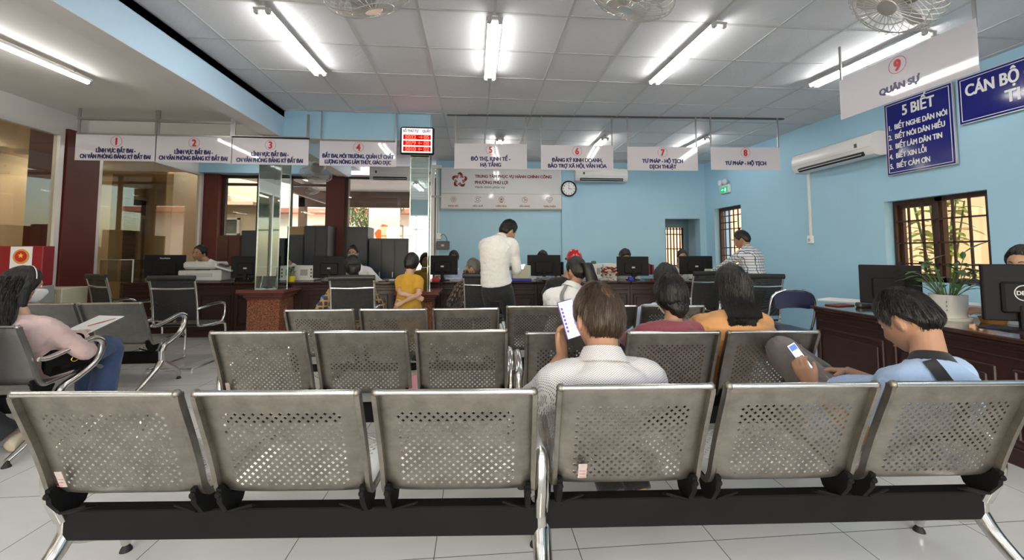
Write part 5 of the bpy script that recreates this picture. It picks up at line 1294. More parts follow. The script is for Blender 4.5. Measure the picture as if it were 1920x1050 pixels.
def sphdirs(nu, nv, lo=-PI/2+.02, hi=PI/2-.02):
    az = np.linspace(0, 2*PI, nu, endpoint=False); el = np.linspace(lo, hi, nv)
    A, E_ = np.meshgrid(az, el); return np.stack([np.sin(A)*np.cos(E_), np.cos(A)*np.cos(E_), np.sin(E_)], -1)
HAIRLINES = {
 'short': [(0, 40), (30, 38), (52, 22), (66, 8), (76, -8), (86, 2), (98, 8), (112, -12), (128, -32), (146, -40), (160, -46), (180, -50)],
 'full':  [(0, 36), (30, 33), (52, 15), (66, -6), (80, -25), (100, -35), (120, -45), (150, -52), (180, -54)],
 'crop': [(0, 40), (30, 38), (52, 22), (66, 8), (76, -8), (86, 4), (98, 12), (112, -4), (128, -22), (146, -31), (180, -35)],
 'helmet': [(0, 18), (60, 6), (90, -8), (140, -18), (180, -22)],
}
def hairline(style, az):
    t = HAIRLINES[style]; a = np.degrees(np.abs((az+PI) % (2*PI)-PI)); return np.radians(np.interp(a, [q[0] for q in t], [q[1] for q in t]))
def hair_th(az, el, em, T): return T*(sstep(0, .22, el-em)*.75+.25)*(.8+.35*np.clip(np.sin(el), 0, 1))*np.where(el <= em+.001, .12, 1)
def hair_cap(style, T, fem, k, seed, lump=.18, bald=None):
    nu, nv = 96, 30; az = np.linspace(0, 2*PI, nu, endpoint=False); em = hairline(style, az); em = em+.06*np.array(wob(np.column_stack([np.cos(az), np.sin(az), 0*az]), .5, seed, 3)); outer, inner = [], []
    for j in range(nv):
        el = (PI/2-.03)*(1-j/(nv-1))+em*(j/(nv-1)); d = np.column_stack([np.sin(az)*np.cos(el), np.cos(az)*np.cos(el), np.sin(el)])
        th = hair_th(az, el, em, T)*(1+lump*wob(d, .7, seed)+lump*.7*wob(d*V(1, 1, .35), .16, seed+1))
        if bald is not None:
            dd = np.linalg.norm(d-unit(bald), axis=1)+.08*wob(d, .35, seed+3); th = th*sstep(.20, .85, dd)-.006*(1-sstep(.18, .36, dd))
        s = skull(d, False, fem, 1); outer.append((s+d*th[:, None])*k); inner.append(s*.965*k)
    mb = MB(); mb.loft(np.array(outer+inner[::-1])); return mb
def strands(style, T, fem, k, seed, n, length, w=.0011, down=1.0, swirl=.5, bald=None):
    r = np.random.default_rng(seed); mb = MB(); vs_, fs = [], []
    for i in range(n):
        az = r.random()*2*PI; em = hairline(style, np.array([az]))[0]; el = em+.02+(PI/2-.1-em)*r.random()**.8; pts = []
        if bald is not None and np.linalg.norm(np.array([math.sin(az)*math.cos(el), math.cos(az)*math.cos(el), math.sin(el)])-unit(bald)) < .42 and r.random() < .45: continue
        L = length*(.6+.7*r.random()); a = az; lift = r.random()*.006; sw = swirl*r.normal()*.4
        m = 5
        for q in range(m):
            d = np.array([[math.sin(a)*math.cos(el), math.cos(a)*math.cos(el), math.sin(el)]]); th = hair_th(a, el, em, T) if el > em else T*.3
            if bald is not None: th = th*(.08+.92*float(sstep(.30, .85, np.linalg.norm(d[0]-unit(bald)))))
            pts.append(skull(d, False, fem, 1)[0]*1.0+d[0]*(th+lift*(q/(m-1))+.0010)); el -= down*L/m/.10; a += (sw+swirl*.25)*L/m/.10/max(.25, math.cos(el)); 
            if el < em-.12: break
        if len(pts) < 3: continue
        mb.tube(np.array(pts)*k, np.linspace(w, w*.25, len(pts)), 3, cap=False)
    return mb
def ik(a, b, l1, l2, hint):
    a, b = np.asarray(a, float), np.asarray(b, float); d = b-a; D = np.linalg.norm(d); 
    if D > (l1+l2)*.998: b = a+d/D*(l1+l2)*.998; d = b-a; D = np.linalg.norm(d)
    D = max(D, abs(l1-l2)+.01); u = d/max(D, 1e-6); x = (l1*l1-l2*l2+D*D)/(2*D); h = math.sqrt(max(1e-6, l1*l1-x*x))
    hp = np.asarray(hint, float); hp = unit(hp-u*(hp@u)); return a+u*x+hp*h, b
def hand_mesh(mb, W, d, n, side, curl=(.5, .6, .4), s=1.0, spread=.10, thumb=(.55, .8, .25), curls=None):
    d = unit(d); n = unit(n-d*(np.asarray(n)@d)); b = np.cross(d, n)*side
    def el_ring(c, hw, ht): a = np.linspace(0, 2*PI, 14, endpoint=False); return c+np.outer(np.sign(np.cos(a))*np.abs(np.cos(a))**.7*hw, b)+np.outer(np.sin(a)*ht, n)
    mb.loft([el_ring(W+d*t*s, w*s, h*s) for t, w, h in ((-.03, .025, .019), (.0, .027, .019), (.03, .036, .017), (.06, .041, .015), (.085, .041, .013), (.097, .036, .010))])
    for i, (o, L) in enumerate(((.030, .070), (.010, .079), (-.0105, .073), (-.0295, .057))):
        p = W+(d*.086+b*o)*s; dd = unit(d+b*o*spread*10*.3); c = curl if curls is None else curls[i]; pts = [p-dd*.012*s, p]; ang = 0
        for ph, f in zip(c, (.46, .30, .24)):
            ang += ph; q = dd*math.cos(ang)+n*math.sin(ang); p = p+q*L*f*s; pts.append(p)
        mb.tube(pts, np.array([.0095, .0098, .0090, .0083, .0068])*s, 10, smooth=3); mb.sphere(p, .0068*s, 8)
    t0, t1, t2 = thumb; p = W+(d*.028+b*.026)*s; q = unit(d*t0+b*t1+n*t2); p1 = p+q*.042*s; q2 = unit(q+d*.35-b*.15+n*.25); p2 = p1+q2*.034*s
    mb.tube([p-q*.02*s, p, p1, p2], np.array([.013, .0135, .0112, .0085])*s, 10, smooth=3); mb.sphere(p2, .0085*s, 8)
M_eye = mat('eye_white', (.75, .72, .68), .15); M_iris = mat('dark_iris', (.02, .012, .008), .1); M_lip = mat('lip', (.36, .12, .10), .45)
def skin(name, c): return mat('skin_'+name, c, .48, var=.07, vscale=30, sss=.08)
SK = dict(tan=skin('tan', (.40, .215, .13)), light=skin('light', (.52, .31, .21)), brown=skin('brown', (.30, .15, .085)))
def hairmat(name, c, c2=None):
    if name in MATS: return MATS[name]
    m = mat(name, c, .42); N, L = nt(m); p = N['Principled BSDF']; tc = N.new('ShaderNodeTexCoord'); mp = N.new('ShaderNodeMapping'); mp.inputs['Scale'].default_value = (1, 1, .12)
    L.new(tc.outputs['Object'], mp.inputs[0]); nz = N.new('ShaderNodeTexNoise'); nz.inputs['Scale'].default_value = 330; nz.inputs['Detail'].default_value = 3; L.new(mp.outputs[0], nz.inputs['Vector'])
    bp = N.new('ShaderNodeBump'); bp.inputs['Strength'].default_value = .7; bp.inputs['Distance'].default_value = .003; L.new(nz.outputs['Fac'], bp.inputs['Height']); L.new(bp.outputs[0], p.inputs['Normal'])
    cr = N.new('ShaderNodeValToRGB'); cr.color_ramp.elements[0].color = tuple(x*.4 for x in c)+(1,); cr.color_ramp.elements[1].color = tuple(min(1, x*1.7) for x in (c2 or c))+(1,); L.new(nz.outputs['Fac'], cr.inputs[0]); L.new(cr.outputs[0], p.inputs['Base Color']); return m
H_BLK = hairmat('black_hair', (.008, .007, .0065)); H_BRN = hairmat('thin_brown_hair', (.034, .020, .012), (.055, .034, .021))
def cloth(name, c, var=.05, rough=.8, bump=.12, sheen=.15): return mat(name, c, rough, var=var, vscale=9, bump=bump, bscale=300, sheen=sheen)
def dots_cloth(name, c, dot, scale, r):
    m = cloth(name, c, .03, bump=0); N, L = nt(m); p = N['Principled BSDF']; tc = N.new('ShaderNodeTexCoord'); mp = N.new('ShaderNodeMapping'); mp.inputs['Rotation'].default_value = (0, .78, 0); mp.inputs['Scale'].default_value = (1, .02, 1)
    sx = N.new('ShaderNodeSeparateXYZ'); cx = N.new('ShaderNodeCombineXYZ'); L.new(tc.outputs['Object'], sx.inputs[0]); ad_ = N.new('ShaderNodeMath'); ad_.operation = 'ADD'; L.new(sx.outputs[2], ad_.inputs[0]); L.new(sx.outputs[1], ad_.inputs[1]); L.new(sx.outputs[0], cx.inputs[0]); L.new(ad_.outputs[0], cx.inputs[1]); mp.inputs['Rotation'].default_value = (0, 0, .78); mp.inputs['Scale'].default_value = (1, 1, 1)
    L.new(cx.outputs[0], mp.inputs[0]); vo = N.new('ShaderNodeTexVoronoi'); vo.voronoi_dimensions = '2D'; vo.inputs['Scale'].default_value = scale; vo.inputs['Randomness'].default_value = 0; L.new(mp.outputs[0], vo.inputs['Vector'])
    lt = N.new('ShaderNodeMath'); lt.operation = 'LESS_THAN'; lt.inputs[1].default_value = r; L.new(vo.outputs['Distance'], lt.inputs[0])
    mx = N.new('ShaderNodeMix'); mx.data_type = 'RGBA'; mx.inputs[6].default_value = (*c, 1); mx.inputs[7].default_value = (*dot, 1); L.new(lt.outputs[0], mx.inputs[0]); L.new(mx.outputs[2], p.inputs['Base Color']); return m
def check_cloth(name, c, line, scale, w, c2=None, third=None):
    m = cloth(name, c, 0, bump=0); N, L = nt(m); p = N['Principled BSDF']; tc = N.new('ShaderNodeTexCoord'); sp = N.new('ShaderNodeSeparateXYZ'); L.new(tc.outputs['Object'], sp.inputs[0])
    def mth(op, a, b=None):
        q = N.new('ShaderNodeMath'); q.operation = op
        for i, x in enumerate((a, b)):
            if x is None: continue
            if isinstance(x, (int, float)): q.inputs[i].default_value = x
            else: L.new(x, q.inputs[i])
        return q.outputs[0]
    lx = mth('LESS_THAN', mth('FRACT', mth('MULTIPLY', mth('ADD', sp.outputs[0], mth('MULTIPLY', sp.outputs[1], .8)), scale)), w); lz = mth('LESS_THAN', mth('FRACT', mth('MULTIPLY', sp.outputs[2], scale)), w)
    mx = N.new('ShaderNodeMix'); mx.data_type = 'RGBA'; mx.inputs[6].default_value = (*c, 1); mx.inputs[7].default_value = (*line, 1); L.new(mth('MAXIMUM', lx, lz), mx.inputs[0]); L.new(mx.outputs[2], p.inputs['Base Color']); return m
M_dktrouser = cloth('dark_trouser_cloth', (.012, .012, .015)); M_shoe = mat('dark_shoe_leather', (.02, .017, .015), .4); M_mask = cloth('white_face_mask', (.74, .74, .74), .02); M_maskb = cloth('blue_face_mask', (.30, .50, .68), .03); M_spec = mat('dark_spectacle_frame', (.02, .02, .02), .3)
TORSO = [(-.24, .06, .06, 0), (-.19, .15, .105, -.01), (-.08, .168, .118, -.012), (.05, .165, .114, -.005), (.2, .152, .105, .0), (.38, .148, .103, .002), (.55, .158, .112, .0), (.70, .170, .116, -.006), (.82, .166, .104, -.012), (.91, .125, .082, -.016), (.97, .075, .066, -.012), (1.02, .056, .058, -.006)]
def person(label, loc, heading, pel, N, Hc, head=(0, 0, 0), tw=0.0, hands=None, elb=None, feet=None, knee=None, hs=1.0, bw=1.0, sw=.18, fem=False, sk='tan', shirt=None, sleeve='long', trouser=None, hair=('short', .018), hairm=None, hand_kw=None, eyes=True, mask=None, glasses=False, vox=.0075, cvox=.010, arm=(.285, .25), leg=(.42, .42), tuck=False, strand=0, strand_len=.05, extra=None, seed=1, collar=None, shoes=M_shoe, cat='person', bald=None, wr=.006, t_hem=-.2, gown=None, bulge=0.0, bust=0.0, bell=0):
    """pel, N (neck base), Hc (head centre), hands, feet: WORLD points; heading: degrees, 0 faces +Y"""
    h = R(heading); Rw = rotz(-h); loc = V(loc[0], loc[1], 0)
    Lc = lambda p: Rw @ (np.asarray(p, float)-loc)
    root = thing('person', label, cat, tuple(loc), h)
    pel, N, Hc = Lc(pel), Lc(N), Lc(Hc); twm = rotz(R(tw))
    hR = rotz(R(head[0])) @ rotx(R(-head[1])) @ roty(R(head[2] if len(head) > 2 else 0))
    ax = lambda t: unit((1-np.clip(t, 0, 1))*V(1, 0, 0)+np.clip(t, 0, 1)*(twm @ V(1, 0, 0)))
    sp = N-pel; L = np.linalg.norm(sp); up0 = unit(sp)
    back = unit(np.cross(up0, V(1, 0, 0))); nd = unit(.35*up0+.65*unit(Hc-N)); mid = N-nd*L*.48+V(0, -1, 0)*bulge*.5; upN = unit(N-mid)
    def spine(t): 
        t_ = np.clip(t, -.3, 1.1); return (1-t_)**2*pel+2*t_*(1-t_)*mid+t_*t_*N if 0 <= t_ <= 1 else (pel+(mid-pel)*2*t_ if t_ < 0 else N+(N-mid)*2*(t_-1))
    ks = sw/.18
    def torso_rings(off, t0=-.3, t1=1.1, flare=0.0):
        out = []
        for t, hw, hd, yo in TORSO:
            if t < t0-.001 or t > t1: continue
            dt = spine(t+.02)-spine(t-.02); tt = unit(dt); x = ax(t); x = unit(x-tt*(x@tt)); y = np.cross(tt, x)
            a = np.linspace(0, 2*PI, 28, endpoint=False)
            w = hw*bw*(1+(ks-1)*float(sstep(.3, .8, t)))*(.93 if fem and .1 < t < .5 else 1)*(1.05 if fem and t < .05 else 1)+off+flare*max(0, .3-t); d_ = hd*bw+off*(.9)+flare*max(0, .3-t)*.6
            ca, sa = np.cos(a), np.sin(a); pr = np.sign(ca)*np.abs(ca)**.85; 
            fy_ = np.where(sa > 0, 1+bust*math.exp(-((t-.62)/.16)**2), 1)
            out.append(spine(t)+y*yo+np.outer(pr*w, x)+np.outer(sa*d_*fy_, y))
        return out
    def surf(t, ang, off):
        T_ = np.array(TORSO); hw, hd, yo = (float(np.interp(t, T_[:, 0], T_[:, j])) for j in (1, 2, 3)); tt = unit(spine(t+.02)-spine(t-.02)); x = ax(t); x = unit(x-tt*(x@tt)); y = np.cross(tt, x)
        w = hw*bw*(1+(ks-1)*float(sstep(.3, .8, t)))+off; return spine(t)+y*yo+x*np.sign(math.cos(ang))*abs(math.cos(ang))**.85*w+y*math.sin(ang)*(hd*bw+off)
    Rs = [N+ax(1)*s*sw*.93-upN*.070+np.cross(upN, ax(1))*.012 for s in (-1, 1)]
    hands = hands or [None, None]; elb = elb or [(-.6, -.3, -.6), (.6, -.3, -.6)]; hk = hand_kw or [{}, {}]
    arms = []
    for i, s in enumerate((-1, 1)):
        tg = Lc(hands[i]) if hands[i] is not None else Rs[i]+V(s*.10, .16, -.38)
        e, w = ik(Rs[i], tg, arm[0], arm[1], elb[i]); arms.append((Rs[i], e, w))
    hips = [pel+V(s*.092*bw, 0, -.03) for s in (-1, 1)]; feet = feet or [None, None]; knee = knee or [(0, 1, .6), (0, 1, .6)]; legs = []
    for i, s in enumerate((-1, 1)):
        ft = Lc(feet[i]) if feet[i] is not None else V(hips[i][0]*1.3, hips[i][1]+.40, .08)
        k, f = ik(hips[i], ft, leg[0], leg[1], knee[i]); legs.append((hips[i], k, f))
    body = MB(); body.loft(torso_rings(0)); av = 1.0 if not fem else .86
    hd = skull(sphdirs(64, 48).reshape(-1, 3), True, fem, hs).reshape(48, 64, 3) @ hR.T+Hc; body.loft(hd)
    for s in (-1, 1):
        ear = MB(); ear.sphere((s*.0765*hs, -.010*hs, -.014*hs), (.010*hs, .019*hs, .032*hs), 14, rot=rotz(s*.45) @ rotx(-.15)); ear.xform(hR, Hc); body.add(ear.verts(), ear.f)
    neckt = Hc+hR @ V(0, -.022, -.055)*hs; body.tube([N-upN*.05, N+upN*.015, (N+neckt)/2+V(0, -.004, 0), neckt], np.array([.070, .058, .053, .055])*(1 if not fem else .88)*hs, 18, smooth=4)
    for i, s in enumerate((-1, 1)):
        S, e, w = arms[i]; m1 = (S+e)/2; body.tube([N+ax(1)*s*.05-upN*.035, S+upN*.005, S*.6+e*.4, e, e*.62+w*.38, w], np.array([.045, .056, .049, .039, .037, .0255])*av*min(1.1, bw), 14, smooth=4)
        kw = dict(hk[i] or {}); d = kw.pop('d', None); n = kw.pop('n', None); d = unit(w-e) if d is None else unit(Rw @ np.asarray(d, float)); n = V(-s*.6, 0, -.8) if n is None else Rw @ np.asarray(n, float)
        hand_mesh(body, w, d, n, s*1, s=(.92 if fem else 1.0)*kw.pop('s', 1.0)*(hs if hs < .95 else 1), **kw)
        H_, k, f = legs[i]; body.tube([H_+(0, 0, .04), H_, H_*.55+k*.45, k, k*.65+f*.35, f], np.array([.085, .088, .075, .056, .053, .036])*bw**.6, 14, smooth=4)
    bm = evalmods(body, [('REMESH', dict(mode='VOXEL', voxel_size=vox)), ('SMOOTH', dict(factor=.5, iterations=3))], SK[sk]); link('body', bm, root)
    def garment(mb, name, m, amp=wr, sc=.13, sd=0):
        me = evalmods(mb, [('REMESH', dict(mode='VOXEL', voxel_size=cvox)), ('SMOOTH', dict(factor=.5, iterations=4))], m)
        v, n = getv(me), getn(me)
        f = wob(v*V(1, 1, 1.5), sc, seed+sd, 3); g = wob(v*V(1.3, 1, .8)+.03*wob(v, .2, seed+9+sd)[:, None], sc*.55, seed+5+sd, 2)
        setv(me, v+n*(amp*.45*f+amp*.6*(.5-np.clip(np.abs(g), 0, 1)))[:, None]); return link(name, me, root)
    # shirt
    if shirt is not None:
        mb = MB(); mb.loft(torso_rings(.017, t_hem if not tuck else -.03, 1.03, flare=.06 if not tuck else .02))
        for i, s in enumerate((-1, 1)):
            S, e, w = arms[i]
            if sleeve == 'long': pts = [N+ax(1)*s*.05-upN*.03, S+upN*.006, S*.55+e*.45, e, e*.5+w*.5, e*.06+w*.94]; rr = np.array([.050, .064, .060, .053, .050, .042])*min(1.12, bw)
            else:
                fr = sleeve if isinstance(sleeve, float) else .78
                if fr > 1: pts = [N+ax(1)*s*.05-upN*.03, S+upN*.006, S*.55+e*.45, e, e*(2-fr)+w*(fr-1)]; rr = np.array([.050, .065, .063, .058, .055])*min(1.12, bw)
                else: pts = [N+ax(1)*s*.05-upN*.03, S+upN*.006, S*.6+e*.4, S*(1-fr)+e*fr]; rr = np.array([.050, .066, .068, .070])*min(1.12, bw)
            mb.tube(pts, rr*av**.5, 16, smooth=4)
        garment(mb, 'shirt', shirt)
    if collar is not None:
        cm, hh, rr_ = collar; a = np.linspace(0, 2*PI, 40, endpoint=False); tt = unit(upN+unit(neckt-N)*.8); x = ax(1); x = unit(x-tt*(x@tt)); y = np.cross(tt, x); rg = []
        for dz, r_, off in ((-.012, .079, 0), (hh*.6, .067, 0), (hh, .064, 0), (hh*1.02, .067, 0), (hh*.55, .075, 0), (-.02, .094, 0)):
            dip = np.where(np.sin(a) > 0, np.sin(a)**2*.03, 0); rg.append(N+V(0, 0, 0)+tt*.012+np.outer(np.cos(a)*r_*rr_, x)+np.outer(np.sin(a)*r_*rr_*1.0, y)+np.outer(dz-dip, tt))
        mb = MB(); mb.loft(rg, cap=False); mb.loft([rg[-1], rg[0]], cap=False); mb.build('collar', cm, root, 60)
    tm = trouser or M_dktrouser; mb = MB(); mb.loft(torso_rings(.008, -.25, .12))
    for i, s in enumerate((-1, 1)):
        H_, k, f = legs[i]; dn = unit(f-k); mb.tube([H_+(0, 0, .03), H_, H_*.55+k*.45, k, k*.55+f*.45, f-dn*.01], np.array([.080, .096, .092, .074, .070+bell*.4, .062+bell])*bw**.6, 16, smooth=4)
    garment(mb, 'trousers', tm, sd=3)
    for i, s in enumerate((-1, 1)):
        f = legs[i][2]; dn = unit(legs[i][2]-legs[i][1]); fw = unit(V(s*.12, 1, 0)-dn*(V(s*.12, 1, 0)@dn)); upv = -dn; sd_ = np.cross(fw, upv); sh = MB(); a = np.linspace(0, 2*PI, 18, endpoint=False); rg = []
        for t, w, hh in ((-.075, .020, .020), (-.06, .036, .034), (-.01, .038, .038), (.06, .044, .030), (.12, .046, .022), (.165, .036, .018), (.185, .018, .012)):
            rg.append(f-upv*.045+fw*t+upv*(hh-.035)+np.outer(np.cos(a)*w, sd_)+np.outer(np.sin(a)*hh, upv))
        sh.loft(rg); o = sh.build('shoe', shoes, root, 60)
        bpy.data.objects[o.name]
    hm = hairm or H_BLK
    if hair:
        st, T = hair; mb = hair_cap(st, T, fem, hs, seed, bald=bald); mb.xform(hR, Hc); hc = mb.build('hair', hm, root, 60)
        if strand: sm = strands(st, T, fem, hs, seed, strand, strand_len, bald=bald); sm.xform(hR, Hc); sm.build('hair_strands', hm, hc, 80)
    if eyes:
        for s in (-1, 1):
            c = Hc+hR @ V(s*.031, .0765 if not fem else .0735, .003)*hs; e = MB().sphere(c, .0118*hs, 14).build('eye', M_eye, root, 60); MB().sphere(c+hR @ V(0, .0080, 0)*hs, .0058*hs, 10).build('iris', M_iris, e, 60)
            pts = [Hc+hR @ (V(s*x, y_, z)*hs) for x, y_, z in ((.014, .099, .024), (.030, .096, .030), (.046, .085, .024))]; MB().tube(pts, [.0022*hs, .0032*hs, .0015*hs], 6, smooth=3).build('eyebrow', hm, root, 60)
        if not mask: MB().sphere(Hc+hR @ V(0, .099, -.0725)*hs, V(.021, .006, .006)*hs, 12, rot=hR).build('lips', M_lip, root, 60)
    if mask is not None:
        d = []; nu, nv = 25, 13; A, E_ = np.meshgrid(np.linspace(R(-68), R(68), nu), np.linspace(R(-58), R(-6), nv)); d = np.stack([np.sin(A)*np.cos(E_), np.cos(A)*np.cos(E_), np.sin(E_)], -1).reshape(-1, 3)
        o1 = skull(d, True, fem, 1); bl = np.exp(-(A.ravel()/.7)**2)*np.exp(-((E_.ravel()+.5)/.35)**2); o1 = o1+d*(.005+.012*bl)[:, None]; mb = MB(); P_ = o1.reshape(nv, nu, 3)*hs @ hR.T+Hc
        mb.loft(P_, closed=False); mk = link('face_mask', evalmods(mb, [('SOLIDIFY', dict(thickness=.002, offset=1))], mask), root)
        for s in (-1, 1):
            ml = MB()
            for zz in (-.028, -.075): ml.tube([Hc+hR @ V(s*.068, .045, zz)*hs, Hc+hR @ V(s*.083, -.005, zz*.4-.012)*hs, Hc+hR @ V(s*.080, -.026, -.012)*hs], .0016, 5, smooth=4)
            ml.build('ear_loop', mask, mk, 60)
    if glasses:
        mb = MB()
        for s in (-1, 1):
            c = V(s*.032, .102, .0)*hs; aa = np.linspace(0, 2*PI, 24, endpoint=False); mb.tube([Hc+hR @ (c+V(.025*math.cos(q), -.004*abs(math.cos(q)), .017*math.sin(q))*hs) for q in aa], .0018, 5, closed=True)
            mb.tube([Hc+hR @ V(s*.058, .095, .006)*hs, Hc+hR @ V(s*.079, .05, .006)*hs, Hc+hR @ V(s*.081, -.01, .0)*hs], .0018, 5)
        mb.tube([Hc+hR @ V(-.008, .106, .004)*hs, Hc+hR @ V(.008, .106, .004)*hs], .0018, 5); mb.build('spectacles', M_spec, root, 60)
    S_ = dict(root=root, N=N, Hc=Hc, hR=hR, arms=arms, legs=legs, Lc=Lc, ax=ax, up=upN, pel=pel, spine=spine, hs=hs, surf=surf)
    if extra: extra(S_)
    return S_
def blob_hair(S, rings, name='long_hair', m=None, n=20, vox=.008, lump=.006, seed=3, streak=.004, parent=None, st=0, st_len=.1):
    """rings: (centre, half width, half depth) in head coordinates"""
    mb = MB(); a = np.linspace(0, 2*PI, n, endpoint=False); hR, Hc = S['hR'], S['Hc']; C = catmull([tuple(c)+(w, d) for c, w, d in rings], 5)
    rg = [np.outer(np.cos(a)*w, V(1, 0, 0))+np.outer(np.sin(a)*d, V(0, 1, 0))+V(x, y, z) for x, y, z, w, d in C]
    mb.loft(rg); v = mb.verts(); th = np.arctan2(v[:, 0], v[:, 1]); mb.v = [v+np.column_stack([v[:, 0]*0, v[:, 0]*0, v[:, 2]*0])+unit_rows(v*V(1, 1, 0))*(streak*np.sin(th*37+4*wob(v, .2, seed))+lump*wob(v*V(1, 1, .3), .06, seed))[:, None]]
    mb.xform(hR*S['hs'], Hc); return mb.build(name, m or H_BLK, parent or S['root'], 60)
def unit_rows(v): return v/np.maximum(np.linalg.norm(v, axis=1), 1e-6)[:, None]
def phone(label, c, d_up, n_scr, W=.075, H=.158, scr=None, marks=True, body=(.03, .03, .04)):
    """free-standing phone held in a hand: c centre, d_up long axis, n_scr screen normal (world)"""
    u = unit(d_up); n = unit(np.asarray(n_scr, float)-u*(np.asarray(n_scr)@u)); x = np.cross(u, n)
    M = Matrix(np.column_stack([x, -n, u]).tolist()).to_4x4(); M.translation = Vector(c)
    t = thing('smartphone', label, 'phone'); t.matrix_world = M
    MB().box((0, 0, 0), (W, .008, H), None, .0035).build('case', mat('phone_case_%d' % int(body[2]*1000), body, .3), t, 30)
    MB().box((0, -.0043, 0), (W-.006, .0008, H-.006)).build('screen', scr, t, None); return t

def hang_hair(S, top, t_end, w0, w1, depth=.045, off=.03, side=0.0, name='long_hair', n=24, seed=3, streak=.004, lump=.006, m=None, w_mid=None):
    """hair that leaves the head at the ring list top (head coordinates) and then lies on the back down to spine position t_end"""
    hR, Hc = S['hR'], S['Hc']; C = [tuple(Hc+hR @ (V(*c)*S['hs']))+(w, d) for c, w, d in top]
    for i, t in enumerate(np.linspace(.97, t_end, 4)):
        p = S['surf'](t, -PI/2, off)+S['ax'](1)*side*(i+1)/4; f = i/3; C.append(tuple(p)+(w0*(1-f)+w1*f, depth*(1-.6*f)))
    e = V(*C[-1][:3])-V(0, 0, .03); C.append(tuple(e)+(w1*.8, depth*.12))
    C = catmull(C, 6); a = np.linspace(0, 2*PI, n*3, endpoint=False); x = S['ax'](.8); y = np.cross(V(0, 0, 1), x); rg = []
    for q in C:
        st = 1+.025*np.sin(a*9+seed)+.015*np.sin(a*17+q[2]*9+seed); rg.append(q[:3]+np.outer(np.cos(a)*q[3]*st, x)+np.outer(np.sin(a)*q[4]*st, y))
    mb = MB(); mb.loft(rg); o = mb.build(name, m or H_BLK, S['root'], 60)
    mm = MB(); r = np.random.default_rng(seed)
    for k in range(1500):
        f = r.uniform(-1, 1); q0 = r.integers(0, len(C)//3); a_ = -PI/2+f*1.5; pts = []
        for q in C[q0::4]: pts.append(q[:3]+math.cos(a_)*q[3]*x*1.02+math.sin(a_)*q[4]*y*1.03+r.normal(size=3)*.003)
        pts.append(V(*C[-1][:3])+x*f*w1*1.05+V(0, 0, -.01-.03*r.random()))
        if len(pts) > 2: mm.tube(pts, np.linspace(.0009, .0004, len(pts)), 3, cap=False)
    mm.build('hair_strands', m or H_BLK, o, 80); return o
# ================================================================ the people in the room
W_shirt = cloth('white_shirt_cloth', (.74, .74, .73), .03); LB_shirt = cloth('light_blue_shirt', (.48, .56, .70), .03); M_orange = cloth('apricot_blouse', (.62, .30, .11), .06); M_mar = cloth('maroon_hooded_top', (.25, .055, .075), .08)
M_pinkt = cloth('pale_pink_blouse', (.58, .42, .40), .05); M_jean = cloth('blue_denim', (.045, .075, .17), .25, .85, .25); M_grey_tr = cloth('grey_brown_trousers', (.15, .125, .115), .06); M_polo = cloth('light_blue_polo', (.36, .48, .68), .04); M_must = cloth('mustard_tshirt', (.55, .29, .02), .05)
M_dotshirt = dots_cloth('dotted_white_shirt', (.64, .62, .62), (.20, .17, .19), 135, .27); M_chk = check_cloth('white_blue_check_shirt', (.66, .68, .72), (.06, .08, .16), 26, .20); M_plaid = check_cloth('dark_plaid_blouse', (.035, .02, .05), (.36, .22, .05), 17, .30); M_dkpat = dots_cloth('dark_patterned_jacket', (.018, .014, .014), (.20, .13, .08), 26, .30)
M_blackc = cloth('black_rib_knit', (.01, .01, .011)); M_sandal = mat('beige_sandal', (.5, .42, .30), .5); M_cshoe = mat('cream_shoe', (.62, .58, .42), .5)
def strap(S, pts, w, m, name='bag_strap'):
    P = catmull([S['surf'](*p) for p in pts], 8); mb = MB(); T = np.gradient(P, axis=0); rg = []
    for i in range(len(P)):
        c = S['spine'](pts[0][0]+(pts[-1][0]-pts[0][0])*i/(len(P)-1)); n = unit(P[i]-c); t = unit(T[i]); n = unit(n-t*(n@t)); b = np.cross(t, n); rg.append([P[i]-b*w/2, P[i]+b*w/2, P[i]+b*w/2+n*.003, P[i]-b*w/2+n*.003])
    mb.loft(rg); return mb.build(name, m, S['root'], 50)
# ---- 1 balding man with the phone
Y0 = 1.62; hc = at(1122, 596, Y=1.62); n_ = at(1130, 676, Y=1.54)
wl = at(1055, 667, Y=1.72)
bald = person('balding man in a dotted white shirt holding up a phone, seen from behind', (hc[0], 1.7), 0, (n_[0]+.03, 1.80, .51), n_, hc, head=(10, 8, 3), hs=1.13, bw=1.02, sw=.185, sk='tan', shirt=M_dotshirt, sleeve=.92, trouser=M_dktrouser, hair=('short', .011), hairm=H_BRN, bald=(.14, -.60, .78), strand=3200, strand_len=.045, vox=.0055, cvox=.008, hands=[wl, (n_[0]+.20, 1.98, .62)], elb=[(-.66, -.10, -1), (.8, -.2, -.7)], feet=[at(1150, 930, Z=.10), at(1200, 925, Z=.10)], bulge=.05, collar=(M_dotshirt, .036, 1.06), seed=11, eyes=True,
     hand_kw=[dict(d=(-.10, .10, 1), n=(.78, -.60, .10), curl=(.45, .7, .5), thumb=(1.0, .42, .20)), dict(d=(-.2, .9, -.3), n=(0, 0, -1))], wr=.005)
def chat_ui(t, W, H):
    mb, ml = MB(), MB()
    for i in range(7):
        z = H*.30-i*H*.098; mb.lathe([(.001, 0), (.0052, 0), (.0052, .0004), (.001, .0004)], (-W*.34, -.0048, z), 14, rot=rotx(PI/2)); ml.box((.004, -.0049, z+.002), (.036, .0002, .0018)); ml.box((-.002, -.0049, z-.003), (.024, .0002, .0012))
    ml.box((-.012, -.0049, H*.40), (.030, .0002, .003)); mb.build('contact_dots', emis('screen_purple', (.16, .10, .42), .7), t, None); ml.build('text_lines', emis('screen_grey', (.42, .40, .55), .8), t, None)
